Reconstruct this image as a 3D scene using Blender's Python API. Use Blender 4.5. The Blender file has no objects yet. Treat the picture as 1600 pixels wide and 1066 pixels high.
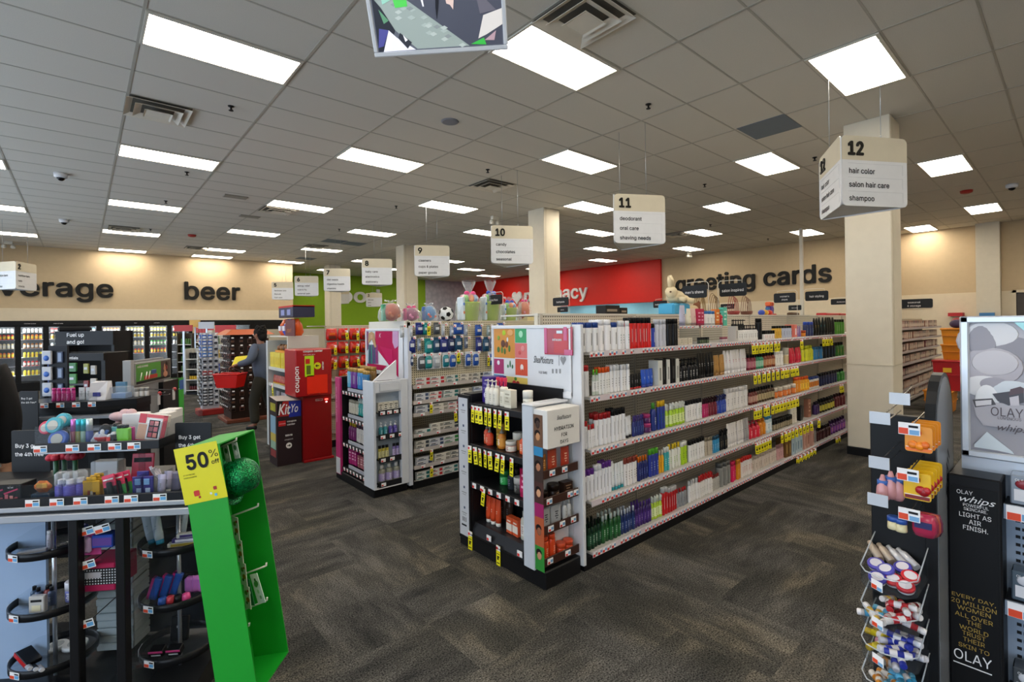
import bpy, math, random
from mathutils import Vector, Matrix
random.seed(7)
SC = bpy.context.scene
COL = SC.collection
R_ = math.radians
# ------------------------------------------------------------------ camera, sky, exposure
F_PX, YAW, ROLL, SHIFT, EYE = 772.5, R_(48.95), R_(-0.81), -25.06, 1.73
_F = Vector((math.cos(YAW), math.sin(YAW), 0)); _R0 = Vector((math.sin(YAW), -math.cos(YAW), 0)); _U0 = Vector((0, 0, 1))
_R = _R0 * math.cos(ROLL) + _U0 * math.sin(ROLL); _U = _U0 * math.cos(ROLL) - _R0 * math.sin(ROLL)
cam = bpy.data.objects.new('camera', bpy.data.cameras.new('camera')); COL.objects.link(cam)
cam.data.sensor_width = 36; cam.data.lens = F_PX * 36 / 1600; cam.data.shift_y = SHIFT / 1600; cam.data.clip_start = 0.05
cam.matrix_world = Matrix(((_R.x, _U.x, -_F.x, 0), (_R.y, _U.y, -_F.y, 0), (_R.z, _U.z, -_F.z, EYE), (0, 0, 0, 1)))
SC.camera = cam
W = bpy.data.worlds.new('sky'); SC.world = W; W.use_nodes = True
W.node_tree.nodes['Background'].inputs[0].default_value = (0.72, 0.85, 1.0, 1)
W.node_tree.nodes['Background'].inputs[1].default_value = 2.2
LAMP = 9.5
SC.view_settings.view_transform = 'Standard'; SC.view_settings.look = 'None'
SC.view_settings.exposure = 0.92; SC.view_settings.gamma = 1.0; SC.view_settings.use_curve_mapping = False
SC.cycles.max_bounces = 8; SC.cycles.diffuse_bounces = 4; SC.cycles.transparent_max_bounces = 16
SC.cycles.sample_clamp_indirect = 6; SC.cycles.caustics_reflective = False; SC.cycles.caustics_refractive = False
def daylight(name, loc, sx, sy, rot, power):      # portal of a storefront window
    l = bpy.data.lights.new(name, 'AREA'); l.shape = 'RECTANGLE'; l.size = sx; l.size_y = sy; l.energy = power
    l.cycles.is_portal = True
    o = bpy.data.objects.new(name, l); COL.objects.link(o); o.location = loc; o.rotation_euler = rot
daylight('window_portal', (-3.9, 6, 1.9), 3.2, 23, (0, R_(-90), 0), 1)

# ------------------------------------------------------------------ pixel <-> place
def ray(u, v): return _F + _R * ((u - 800) / F_PX) + _U * ((533 + SHIFT - v) / F_PX)
EYEV = Vector((0, 0, EYE))
def onz(u, v, z):
    d = ray(u, v); return EYEV + d * ((z - EYE) / d.z)
def onx(u, v, x):
    d = ray(u, v); return EYEV + d * (x / d.x)
def ony(u, v, y):
    d = ray(u, v); return EYEV + d * (y / d.y)
def ond(u, v, dep): return EYEV + ray(u, v) * dep
def pix(p):
    q = Vector(p) - EYEV; d = q.dot(_F)
    return (800 + F_PX * q.dot(_R) / d, 533 + SHIFT - F_PX * q.dot(_U) / d)

# ------------------------------------------------------------------ materials
MATS = {}
def lin(c): return c / 12.92 if c <= 0.04045 else ((c + 0.055) / 1.055) ** 2.4
def rgb(h):
    if isinstance(h, str):
        h = h.lstrip('#'); h = h if len(h) == 6 else ''.join(c * 2 for c in h); h = tuple(int(h[i:i + 2], 16) for i in (0, 2, 4))
    return tuple(lin(v / 255) for v in h) + (1,)
def mat(col, rough=0.5, metal=0.0, kind='', p=0.0):
    """Procedural Principled material, cached. kind: '' plain with faint mottling, 'clear' acrylic, 'emit', 'film'."""
    key = (str(col), rough, metal, kind, p)
    if key in MATS: return MATS[key]
    m = bpy.data.materials.new('mat_%d' % len(MATS)); m.use_nodes = True; MATS[key] = m
    nt = m.node_tree; b = nt.nodes['Principled BSDF']
    c = rgb(col)
    b.inputs['Base Color'].default_value = c; b.inputs['Roughness'].default_value = rough; b.inputs['Metallic'].default_value = metal
    if max(c[:3]) < 0.04: b.inputs['Specular IOR Level'].default_value = 0.22
    if kind == 'emit':
        b.inputs['Emission Color'].default_value = c; b.inputs['Emission Strength'].default_value = p
    elif kind == 'clear':
        out = nt.nodes['Material Output']; mx = nt.nodes.new('ShaderNodeMixShader'); tr = nt.nodes.new('ShaderNodeBsdfTransparent')
        fr = nt.nodes.new('ShaderNodeLayerWeight'); fr.inputs[0].default_value = 0.35
        mr = nt.nodes.new('ShaderNodeMapRange'); mr.inputs[3].default_value = p; mr.inputs[4].default_value = min(1, p + 0.4)
        nt.links.new(fr.outputs['Facing'], mr.inputs[0]); nt.links.new(mr.outputs[0], mx.inputs[0])
        tr.inputs[0].default_value = (0.96, 0.97, 0.98, 1)
        nt.links.new(tr.outputs[0], mx.inputs[1]); nt.links.new(b.outputs[0], mx.inputs[2]); nt.links.new(mx.outputs[0], out.inputs[0])
    else:
        n = nt.nodes.new('ShaderNodeTexNoise'); n.inputs['Scale'].default_value = 9 if kind != 'fine' else 160
        tc = nt.nodes.new('ShaderNodeTexCoord'); nt.links.new(tc.outputs['Object'], n.inputs['Vector'])
        mx = nt.nodes.new('ShaderNodeMix'); mx.data_type = 'RGBA'
        k = 0.05 if kind != 'fine' else 0.14
        mx.inputs[6].default_value = tuple(v * (1 - k) for v in c[:3]) + (1,)
        mx.inputs[7].default_value = tuple(min(1, v * (1 + k)) for v in c[:3]) + (1,)
        nt.links.new(n.outputs['Fac'], mx.inputs[0]); nt.links.new(mx.outputs[2], b.inputs['Base Color'])
    return m
def nodes(m): return m.node_tree.nodes, m.node_tree.links, m.node_tree.nodes['Principled BSDF']
BLACK = mat('#121214', 0.45); DARK = mat('#1c1c1f', 0.4); WHITE = mat('#d9dade', 0.4); OFFW = mat('#cfcbc0', 0.5)
CHROME = mat('#c8ccd2', 0.22, 1.0); STEEL = mat('#aab0b8', 0.3, 0.7); CLEAR = mat('#4a5056', 0.06, 0, 'clear', 0.035)
PAPER = mat('#eceaea', 0.6); REDT = mat('#d8281e', 0.5); INK = mat('#1a1a1c', 0.6); BLUEINK = mat('#6f9fc8', 0.6)
YEL = mat('#e9dc12', 0.5); GREY = mat('#8b8c8e', 0.5)

# ------------------------------------------------------------------ mesh builder
FONT_CACHE = {}
try:        # the grotesque that ships with Blender; its built-in face where it is missing
    import os
    GROT = bpy.data.fonts.load(os.path.join(bpy.utils.system_resource('DATAFILES'), 'fonts', 'Inter.woff2'))
except Exception:
    GROT = None
class MB:
    def __init__(s): s.v = []; s.f = []; s.mi = []; s.sm = []; s.ms = []; s.M = Matrix.Identity(4)
    def slot(s, m):
        if m not in s.ms: s.ms.append(m)
        return s.ms.index(m)
    def add(s, vs, fs, m, smooth=False):
        o = len(s.v); M = s.M
        s.v += [tuple(M @ Vector(v)) for v in vs]; k = s.slot(m)
        for f in fs: s.f.append(tuple(i + o for i in f)); s.mi.append(k); s.sm.append(smooth)
        return s
    def box(s, x0, x1, y0, y1, z0, z1, m, b=0.0):
        if b <= 0:
            vs = [(x, y, z) for x in (x0, x1) for y in (y0, y1) for z in (z0, z1)]
            fs = [(0, 1, 3, 2), (4, 6, 7, 5), (0, 4, 5, 1), (2, 3, 7, 6), (0, 2, 6, 4), (1, 5, 7, 3)]
            return s.add(vs, fs, m)
        b = min(b, (x1 - x0) / 2.01, (y1 - y0) / 2.01, (z1 - z0) / 2.01)
        vs = []; I = {}
        for i, x in enumerate((x0, x1)):
            for j, y in enumerate((y0, y1)):
                for k, z in enumerate((z0, z1)):
                    dx = b if i == 0 else -b; dy = b if j == 0 else -b; dz = b if k == 0 else -b
                    I[i, j, k, 0] = len(vs); vs.append((x, y + dy, z + dz))
                    I[i, j, k, 1] = len(vs); vs.append((x + dx, y, z + dz))
                    I[i, j, k, 2] = len(vs); vs.append((x + dx, y + dy, z))
        fs = []
        for i in (0, 1):
            a = [I[i, 0, 0, 0], I[i, 0, 1, 0], I[i, 1, 1, 0], I[i, 1, 0, 0]]; fs.append(a if i == 0 else a[::-1])
            a = [I[0, i, 0, 1], I[1, i, 0, 1], I[1, i, 1, 1], I[0, i, 1, 1]]; fs.append(a if i == 0 else a[::-1])
            a = [I[0, 0, i, 2], I[0, 1, i, 2], I[1, 1, i, 2], I[1, 0, i, 2]]; fs.append(a if i == 0 else a[::-1])
        for i in (0, 1):
            for j in (0, 1):
                fs.append((I[i, j, 0, 0], I[i, j, 1, 0], I[i, j, 1, 1], I[i, j, 0, 1]))
                fs.append((I[i, 0, j, 0], I[i, 1, j, 0], I[i, 1, j, 2], I[i, 0, j, 2]))
                fs.append((I[0, i, j, 1], I[1, i, j, 1], I[1, i, j, 2], I[0, i, j, 2]))
                for k in (0, 1): fs.append((I[i, j, k, 0], I[i, j, k, 1], I[i, j, k, 2]))
        return s.add(vs, fs, m)
    def cbox(s, cx, cy, cz, sx, sy, sz, m, b=0.0): return s.box(cx - sx / 2, cx + sx / 2, cy - sy / 2, cy + sy / 2, cz - sz / 2, cz + sz / 2, m, b)
    def quad(s, a, b, c, d, m): return s.add([a, b, c, d], [(0, 1, 2, 3)], m)
    def lathe(s, prof, m, seg=14, cx=0, cy=0, sy=1.0, smooth=True, mats=None, caps=True):
        """prof: [(r, z)] bottom to top; mats: {ring index: material} for single bands."""
        vs = []; n = len(prof)
        for r, z in prof:
            for k in range(seg):
                a = 2 * math.pi * k / seg; vs.append((cx + r * math.cos(a), cy + sy * r * math.sin(a), z))
        for i in range(n - 1):
            fs = [(i * seg + k, i * seg + (k + 1) % seg, (i + 1) * seg + (k + 1) % seg, (i + 1) * seg + k) for k in range(seg)]
            mm = (mats or {}).get(i, m)
            if i == 0: base = len(s.v); s.add(vs, fs, mm, smooth)
            else:
                kk = s.slot(mm)
                for f in fs: s.f.append(tuple(x + base for x in f)); s.mi.append(kk); s.sm.append(smooth)
        if caps:
            kk = s.slot(m)
            s.f.append(tuple(base + k for k in range(seg))[::-1]); s.mi.append(s.slot((mats or {}).get(0, m))); s.sm.append(False)
            s.f.append(tuple(base + (n - 1) * seg + k for k in range(seg))); s.mi.append(s.slot((mats or {}).get(n - 2, m))); s.sm.append(False)
        return s
    def cyl(s, cx, cy, z0, z1, r, m, seg=14, r2=None): return s.lathe([(r, z0), (r if r2 is None else r2, z1)], m, seg, cx, cy)
    def tube(s, pts, r, m, seg=8, radii=None):
        pts = [Vector(p) for p in pts]; vs = []; n = len(pts)
        up = Vector((0, 0, 1))
        for i, p in enumerate(pts):
            t = (pts[min(i + 1, n - 1)] - pts[max(i - 1, 0)]).normalized()
            a = t.cross(up)
            if a.length < 1e-3: a = t.cross(Vector((1, 0, 0)))
            a.normalize(); b = t.cross(a)
            rr = radii[i] if radii else r
            for k in range(seg):
                q = 2 * math.pi * k / seg; vs.append(p + a * rr * math.cos(q) + b * rr * math.sin(q))
        fs = [(i * seg + k, (i + 1) * seg + k, (i + 1) * seg + (k + 1) % seg, i * seg + (k + 1) % seg) for i in range(n - 1) for k in range(seg)]
        fs += [tuple(range(seg)), tuple((n - 1) * seg + k for k in range(seg))[::-1]]
        return s.add(vs, fs, m, True)
    def prism(s, poly, z0, z1, m, smooth=False):
        n = len(poly)
        vs = [(x, y, z0) for x, y in poly] + [(x, y, z1) for x, y in poly]
        fs = [tuple(range(n))[::-1], tuple(range(n, 2 * n))] + [(k, (k + 1) % n, n + (k + 1) % n, n + k) for k in range(n)]
        return s.add(vs, fs, m, False)
    def ball(s, c, rx, ry, rz, m, seg=12, rings=8):
        vs = [(c[0], c[1], c[2] - rz)]
        for i in range(1, rings):
            t = math.pi * i / rings
            for k in range(seg):
                a = 2 * math.pi * k / seg
                vs.append((c[0] + rx * math.sin(t) * math.cos(a), c[1] + ry * math.sin(t) * math.sin(a), c[2] - rz * math.cos(t)))
        vs.append((c[0], c[1], c[2] + rz)); L = len(vs) - 1
        fs = [(0, 1 + (k + 1) % seg, 1 + k) for k in range(seg)]
        for i in range(rings - 2):
            for k in range(seg): fs.append((1 + i * seg + k, 1 + i * seg + (k + 1) % seg, 1 + (i + 1) * seg + (k + 1) % seg, 1 + (i + 1) * seg + k))
        fs += [(L, 1 + (rings - 2) * seg + k, 1 + (rings - 2) * seg + (k + 1) % seg) for k in range(seg)]
        return s.add(vs, fs, m, True)
    def glyphs(s, txt, align='LEFT', bold=0.0, extrude=0.0, shear=0.0, spacing=1.0, **_):
        key = (txt, align, bold, extrude, shear, spacing)
        if key not in FONT_CACHE:
            cu = bpy.data.curves.new('t', 'FONT'); cu.body = txt
            if GROT and shear == 0: cu.font = GROT
            cu.size = 1; cu.align_x = align; cu.extrude = extrude; cu.shear = shear; cu.resolution_u = 4; cu.space_character = spacing + max(0, bold) * 1.2
            o = bpy.data.objects.new('t', cu); COL.objects.link(o)
            me = o.evaluated_get(bpy.context.evaluated_depsgraph_get()).to_mesh()
            vs = [tuple(v.co) for v in me.vertices]; fs = [tuple(p.vertices) for p in me.polygons]; V, F_ = [], []
            for k in range(7 if bold > 0 else 1):       # a heavier weight: the same letters struck again a hair beside
                a = math.pi * k / 3; dx, dy = (0, 0) if k == 0 else (bold * math.cos(a), bold * math.sin(a)); n = len(V)
                V += [(x + dx, y + dy, z + (.0012 * k if z >= 0 else 0)) for x, y, z in vs]; F_ += [tuple(i_ + n for i_ in f) for f in fs]
            FONT_CACHE[key] = (V, F_); o.to_mesh_clear(); bpy.data.objects.remove(o); bpy.data.curves.remove(cu)
        return FONT_CACHE[key]
    def text(s, txt, m, M, size=1.0, align='LEFT', squeeze=1.0, depth=0.0, **kw):
        """Lettering lying in the local XY plane of M (x along the line, y up, z out of the surface)."""
        vs, fs = s.glyphs(txt, align, **kw); keep = s.M; s.M = s.M @ M
        s.add([(x * size * squeeze, y * size, z * size + depth) for x, y, z in vs], fs, m); s.M = keep
        return s
    def fit(s, txt, m, M, width, height=None, align='LEFT', **kw):
        """text() scaled to a width, and to a height of its tallest letters from the lowest point."""
        vs = s.glyphs(txt, **kw)[0]; xs = [v[0] for v in vs]; ys = [v[1] for v in vs]; kx = width / (max(xs) - min(xs)); ky = height / (max(ys) - min(ys)) if height else kx
        off = -min(xs) * kx - (width / 2 if align == 'CENTER' else 0)
        return s.text(txt, m, M @ Matrix.Translation((off, 0, 0)), ky, squeeze=kx / ky, **kw)
    def mesh(s, name):
        me = bpy.data.meshes.new(name); me.from_pydata(s.v, [], s.f)
        for m in s.ms: me.materials.append(m)
        me.polygons.foreach_set('material_index', s.mi); me.polygons.foreach_set('use_smooth', s.sm); me.update()
        return me
def frame(o, xdir, ydir):
    """4x4 of a text plane: origin o, x along xdir, y along ydir."""
    x = Vector(xdir).normalized(); y = Vector(ydir); y = (y - x * y.dot(x)).normalized(); z = x.cross(y); o = Vector(o)
    return Matrix(((x.x, y.x, z.x, o.x), (x.y, y.y, z.y, o.y), (x.z, y.z, z.z, o.z), (0, 0, 0, 1)))
def face_my(x, y, z): return frame((x, y, z), (1, 0, 0), (0, 0, 1))      # readable on a face whose normal is -Y
def face_mx(x, y, z): return frame((x, y, z), (0, -1, 0), (0, 0, 1))     # readable on a face whose normal is -X
UP = (0, 0, 1)

# ------------------------------------------------------------------ scene objects
def tag(o, label, cat, group=None):
    o['label'] = label; o['category'] = cat
    if group: o['group'] = group
    return o
def thing(name, label, cat, loc=(0, 0, 0), rz=0.0, group=None):
    o = bpy.data.objects.new(name, None); COL.objects.link(o); o.empty_display_size = 0.1
    o.location = loc; o.rotation_euler = (0, 0, rz)
    return tag(o, label, cat, group)
def part(name, mb, parent, label=None):
    o = bpy.data.objects.new(name, mb.mesh(name) if isinstance(mb, MB) else mb); COL.objects.link(o); o.parent = parent
    if label: o['label'] = label
    return o
def wpart(name, mb, parent, label=None):
    """A part whose mesh was built in world coordinates."""
    if isinstance(parent, bpy.types.Object):
        T = Matrix.Translation(parent_loc(parent)) @ Matrix.Rotation(parent_rz(parent), 4, 'Z'); Ti = T.inverted()
        mb.v = [tuple(Ti @ Vector(v)) for v in mb.v]
    return part(name, mb, parent, label)
def parent_loc(p):
    v = Vector(p.location); q = p.parent
    if q is not None: v = Matrix.Translation(parent_loc(q)) @ Matrix.Rotation(parent_rz(q), 4, 'Z') @ v
    return v
def parent_rz(p): return p.rotation_euler.z + (parent_rz(p.parent) if p.parent else 0)
def solo(name, mb, label, cat, loc=(0, 0, 0), rot=(0, 0, 0), group=None):
    o = bpy.data.objects.new(name, mb.mesh(name) if isinstance(mb, MB) else mb); COL.objects.link(o); o.location = loc
    o.rotation_euler = rot
    return tag(o, label, cat, group)
def struct(name, mb, label=None):
    o = bpy.data.objects.new(name, mb.mesh(name)); COL.objects.link(o); o['kind'] = 'structure'; o['category'] = name.split('_')[0]
    o['label'] = label or name.replace('_', ' ')
    return o
ORD = ['', 'first', 'second', 'third', 'fourth', 'fifth', 'sixth', 'seventh', 'eighth', 'ninth', 'tenth', 'eleventh', 'twelfth',
       'thirteenth', 'fourteenth', 'fifteenth', 'sixteenth', 'seventeenth', 'eighteenth', 'nineteenth', 'twentieth']
def ordinal(n): return ORD[n] if n <= 20 else '%d%s' % (n, {1: 'st', 2: 'nd', 3: 'rd'}.get(n % 10, 'th'))
REG = {}
def reg(o, desc, where, cat, group=None):
    """Remember one of several look-alikes; relabel() says which one it is once all are placed."""
    o['category'] = cat; REG.setdefault((desc, where), []).append((o, group)); return o
def relabel():
    n = 0
    for (desc, where), L in REG.items():
        def key(t):
            M = t[0].location; return pix(M)[0]
        L.sort(key=key)
        for i, (o, g) in enumerate(L):
            if len(L) == 1: o['label'] = '%s %s' % (desc, where)
            elif i == 0: o['label'] = '%s, leftmost such %s' % (desc, where)
            elif i == len(L) - 1: o['label'] = '%s, rightmost such %s' % (desc, where)
            else: o['label'] = '%s, %s such from left %s' % (desc, ordinal(i + 1), where)
            if len(L) > 1 or g: o['group'] = g or ('%s %s' % (desc, where))[:110]
            if len(o['label'].split()) > 16: n += 1; print('LONG', o['label'])
# ------------------------------------------------------------------ the room
ZC = 4.25; GX0, GY0 = 3.4468, 3.255; TX, TY = 1.2192, 0.6096
def floor_material():
    m = bpy.data.materials.new('carpet_planks'); m.use_nodes = True; N, L, b = nodes(m)
    tc = N.new('ShaderNodeTexCoord')
    def streak(sx, sy):
        mp = N.new('ShaderNodeMapping'); mp.inputs['Scale'].default_value = (sx, sy, 1); L.new(tc.outputs['Object'], mp.inputs[0])
        n = N.new('ShaderNodeTexNoise'); n.inputs['Scale'].default_value = 1.0; n.inputs['Detail'].default_value = 5; n.inputs['Roughness'].default_value = 0.62
        L.new(mp.outputs[0], n.inputs['Vector']); return n
    a = streak(1.3, 4.5); c = streak(4.5, 1.3)
    mp = N.new('ShaderNodeMapping'); mp.inputs['Scale'].default_value = (2.0, 2.0, 1); L.new(tc.outputs['Object'], mp.inputs[0])
    fl = N.new('ShaderNodeVectorMath'); fl.operation = 'FLOOR'; L.new(mp.outputs[0], fl.inputs[0])
    wn = N.new('ShaderNodeTexWhiteNoise'); wn.noise_dimensions = '2D'; L.new(fl.outputs[0], wn.inputs['Vector'])
    gt = N.new('ShaderNodeMath'); gt.operation = 'GREATER_THAN'; L.new(wn.outputs['Value'], gt.inputs[0]); gt.inputs[1].default_value = 0.5
    mx = N.new('ShaderNodeMix'); L.new(gt.outputs[0], mx.inputs[0]); L.new(a.outputs['Fac'], mx.inputs[2]); L.new(c.outputs['Fac'], mx.inputs[3])
    ad = N.new('ShaderNodeMath'); ad.operation = 'MULTIPLY_ADD'; L.new(wn.outputs['Value'], ad.inputs[0]); ad.inputs[1].default_value = 0.1; L.new(mx.outputs[0], ad.inputs[2])
    rp = N.new('ShaderNodeValToRGB'); E = rp.color_ramp.elements
    E[0].position = 0.36; E[0].color = rgb('#31312e'); E[1].position = 0.82; E[1].color = rgb('#736b5c')
    e = E.new(0.57); e.color = rgb('#413f3a'); L.new(ad.outputs[0], rp.inputs[0])
    rg = N.new('ShaderNodeValToRGB'); G = rg.color_ramp.elements; G[0].position = 0.36; G[0].color = rgb('#2a2a2a'); G[1].position = 0.84; G[1].color = rgb('#63615d'); L.new(ad.outputs[0], rg.inputs[0])
    hn = N.new('ShaderNodeTexNoise'); hn.inputs['Scale'].default_value = 1.1; hn.inputs['Detail'].default_value = 2; L.new(tc.outputs['Object'], hn.inputs['Vector'])
    hm = N.new('ShaderNodeMapRange'); hm.inputs[1].default_value = 0.42; hm.inputs[2].default_value = 0.6; L.new(hn.outputs['Fac'], hm.inputs[0])
    hx = N.new('ShaderNodeMix'); hx.data_type = 'RGBA'; L.new(hm.outputs[0], hx.inputs[0]); L.new(rp.outputs[0], hx.inputs[6]); L.new(rg.outputs[0], hx.inputs[7])
    fi = N.new('ShaderNodeTexNoise'); fi.inputs['Scale'].default_value = 120; fi.inputs['Detail'].default_value = 2; L.new(tc.outputs['Object'], fi.inputs['Vector'])
    r2 = N.new('ShaderNodeMapRange'); r2.inputs[1].default_value = 0.3; r2.inputs[2].default_value = 0.7; r2.inputs[3].default_value = 0.1; r2.inputs[4].default_value = 2.1; L.new(fi.outputs['Fac'], r2.inputs[0])
    ml = N.new('ShaderNodeVectorMath'); ml.operation = 'SCALE'; L.new(hx.outputs[2], ml.inputs[0]); L.new(r2.outputs[0], ml.inputs['Scale'])
    L.new(ml.outputs[0], b.inputs['Base Color']); b.inputs['Roughness'].default_value = 0.95; b.inputs['Specular IOR Level'].default_value = 0.1
    bp = N.new('ShaderNodeBump'); bp.inputs['Strength'].default_value = 0.4; bp.inputs['Distance'].default_value = 0.004; L.new(fi.outputs['Fac'], bp.inputs['Height']); L.new(bp.outputs[0], b.inputs['Normal'])
    return m
struct('floor', MB().box(-4, 21, -6, 24.2, -0.1, 0, floor_material()), 'dark mottled carpet tile floor')
TILE = mat('#cfcbc2', 0.9, 0, 'fine'); TBAR = mat('#aaa69c', 0.5)
c = MB().box(-4, 21, -6, 24.2, ZC, ZC + 0.1, TILE)
for k in range(-7, 16):
    x = GX0 + TX * (k - 0.5)
    if -4 < x < 21: c.box(x - 0.013, x + 0.013, -6, 24.2, ZC - 0.004, ZC, TBAR)
for k in range(-16, 36):
    y = GY0 + TY * (k - 0.5)
    if -6 < y < 24.2: c.box(-4, 21, y - 0.009, y + 0.009, ZC - 0.003, ZC, TBAR)
struct('ceiling', c, 'grid of pale ceiling tiles')
TAN = mat('#c3ae8d', 0.85); CREAM = mat('#d8cbb2', 0.85); COLM = mat('#d2cab8', 0.8); GREENW = mat('#7fa518', 0.8); REDW = mat('#d5170c', 0.55)
def wall_mottled():
    m = bpy.data.materials.new('grey_scroll_wallpaper'); m.use_nodes = True; N, L, b = nodes(m)
    tc = N.new('ShaderNodeTexCoord'); v = N.new('ShaderNodeTexVoronoi'); v.inputs['Scale'].default_value = 5; L.new(tc.outputs['Object'], v.inputs['Vector'])
    rp = N.new('ShaderNodeValToRGB'); rp.color_ramp.elements[0].color = rgb('#c0bfc8'); rp.color_ramp.elements[1].color = rgb('#9f9fae'); L.new(v.outputs['Distance'], rp.inputs[0])
    L.new(rp.outputs[0], b.inputs['Base Color']); b.inputs['Roughness'].default_value = 0.8; return m
w = MB().box(-4, 6.25, 20.2, 20.4, 2.42, ZC, TAN); w.box(-4, 6.25, 20.18, 20.4, 2.05, 2.42, CREAM); w.box(-4, 6.25, 20.75, 20.9, 0, 2.05, DARK)
w.box(6.05, 6.25, 20.4, 23.4, 0, ZC, CREAM); w.box(6.03, 6.27, 20.17, 20.4, 0, 2.45, CREAM)
struct('wall_beverage', w, 'tan wall above the drink coolers')
struct('wall_photo', MB().box(6.25, 14.15, 23.4, 23.6, 0, ZC, GREENW), 'bright green wall')
struct('wall_grey', MB().box(14.15, 20.1, 23.38, 23.6, 0, ZC, wall_mottled()), 'grey patterned wall')
w = MB().box(17.25, 17.6, 10.85, 23.4, 2.58, ZC, REDW)
struct('wall_pharmacy_header', w, 'red wall header over the pharmacy')
struct('wall_pharmacy', MB().box(20, 20.1, 10.5, 23.6, 0, 2.9, mat('#8fcbe8', 0.8)), 'pale blue pharmacy wall')
struct('ceiling_pharmacy', MB().box(17.6, 20, 10.86, 23.38, 2.9, 2.95, TILE), 'lower pharmacy ceiling')  # added out of view to carry the lights that brighten the pharmacy
w = MB().box(17.35, 17.6, 3.9, 10.85, 2.42, ZC, TAN); w.box(17.33, 17.6, 3.9, 10.85, 0, 2.42, CREAM); w.box(17.33, 20.1, 10.7, 10.85, 0, 2.58, CREAM)
w.box(17.35, 18.4, 3.75, 3.9, 0, ZC, TAN)
struct('wall_cards', w, 'tan wall behind the greeting cards')
w = MB().box(18.3, 18.5, -6, 3.75, 2.44, ZC, TAN); w.box(18.28, 18.5, -6, 3.75, 0, 2.44, CREAM)
pa = onx(1525, 450, 18.0); pb = onx(1563, 450, 18.0)
w.box(18.0, 18.3, pb.y, pa.y, 2.44, ZC, COLM); w.box(17.99, 18.3, pb.y, pa.y, 0, 2.44, COLM)
struct('wall_right', w, 'tan wall at the far right with a pilaster')
a = onx(1588, 470, 18.25)
w = MB().box(18.22, 18.28, a.y - 1.0, a.y, 0, 2.38, mat('#3a322b', 0.5), 0.01); w.box(18.18, 18.27, a.y - 1.07, a.y - 1.0, 0, 2.45, CREAM); w.box(18.18, 18.27, a.y, a.y + 0.07, 0, 2.45, CREAM); w.box(18.18, 18.27, a.y - 1.07, a.y + 0.07, 2.38, 2.45, CREAM)
w.box(18.14, 18.22, a.y - 0.3, a.y - 0.22, 2.1, 2.32, CHROME)
struct('door_1', w, 'dark door at the far right')
struct('wall_side', MB().box(-4, 21, -6.2, -6, 0, ZC, CREAM), 'cream side wall')
# storefront the daylight comes through (behind the camera)
w = MB().box(-4.2, -4, -6, 24.2, 0, 0.4, CREAM); w.box(-4.2, -4, -6, 24.2, 3.4, ZC, CREAM); w.box(-4.2, -4, -6, -5.5, 0.4, 3.4, CREAM); w.box(-4.2, -4, 17.5, 24.2, 0.4, 3.4, CREAM)
struct('wall_front', w, 'storefront wall')
w = MB()
for k in range(10): w.box(-4.15, -4.05, -5.53 + k * 2.556, -5.47 + k * 2.556, 0.4, 3.4, STEEL)
w.box(-4.15, -4.05, -5.5, 17.5, 0.4, 0.46, STEEL); w.box(-4.15, -4.05, -5.5, 17.5, 3.34, 3.4, STEEL)
w.box(-4.11, -4.1, -5.5, 17.5, 0.46, 3.34, mat('#f4f8fa', 0.05, 0, 'clear', 0.02))
struct('window_1', w, 'storefront glazing')
# columns
for i, (x, y, d) in enumerate(((7.468, 1.5, 0), (7.5, 7.53, 0), (7.5, 13.65, 0), (7.5, 19.75, 0))):
    m = MB().box(x, x + 0.49, y, y + 0.49, 0.1, ZC, COLM, 0.008); m.box(x - 0.006, x + 0.496, y - 0.006, y + 0.496, 0, 0.1, BLACK)
    m.box(x - 0.004, x + 0.494, y - 0.004, y + 0.494, 1.155, 1.17, mat('#bfb6a2', 0.6))
    m.box(x + 0.05, x + 0.09, y - 0.003, y, 1.175, ZC, mat('#c9c0ad', 0.8))
    o = struct('pillar_%d' % (i + 1), m, ['cream square pillar beside the hair products', 'cream square pillar behind the candy sign', 'cream square pillar by the green wall', 'cream square pillar furthest left'][i])
pp = onz(1252, 357, ZC)
solo('power_pole', MB().box(-0.04, 0.04, -0.04, 0.04, 0, ZC, OFFW, 0.01), 'slim white pole rising to the ceiling by greeting cards lettering', 'pole', (14.8, 4.96, 0))

# ------------------------------------------------------------------ ceiling fittings
LENS = mat('#fff3e0', 0.4, 0, 'emit', LAMP); LENSJ = mat('#f4ead6', 0.5, 0, 'emit', LAMP * 0.035); FRAMEM = mat('#c9c4b8', 0.5)
fr = MB(); hx, hy = 0.6, 0.296; lx, ly = 0.578, 0.266
for a, b_, c_, d in ((-hx, -lx, -hy, hy), (lx, hx, -hy, hy), (-lx, lx, -hy, -ly), (-lx, lx, ly, hy)): fr.box(a, b_, c_, d, -0.016, -0.001, FRAMEM)
frm = fr.mesh('frame')
df = MB()
for k in range(6):
    x0 = -lx + k * 2 * lx / 6
    df.box(x0 + 0.0025, x0 + 2 * lx / 6 - 0.0025, -ly, ly, -0.012, -0.004, LENS)
    if k: df.box(x0 - 0.004, x0 + 0.004, -ly, ly, -0.0125, -0.004, LENSJ)
dfm = df.mesh('diffuser')
spots = []
for i in range(-8, 13, 2):
    for j in range(-15, 36):
        if (i % 4 == 0 and j % 6 == 0) or (i % 4 == 2 and j % 6 == 3): spots.append((i, j))
spots.append((0, 27)); _q = onz(1447, 361.5, ZC); spots.append(((min(_q.x, 17.6) - GX0) / TX, (_q.y - GY0) / TY))
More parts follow.
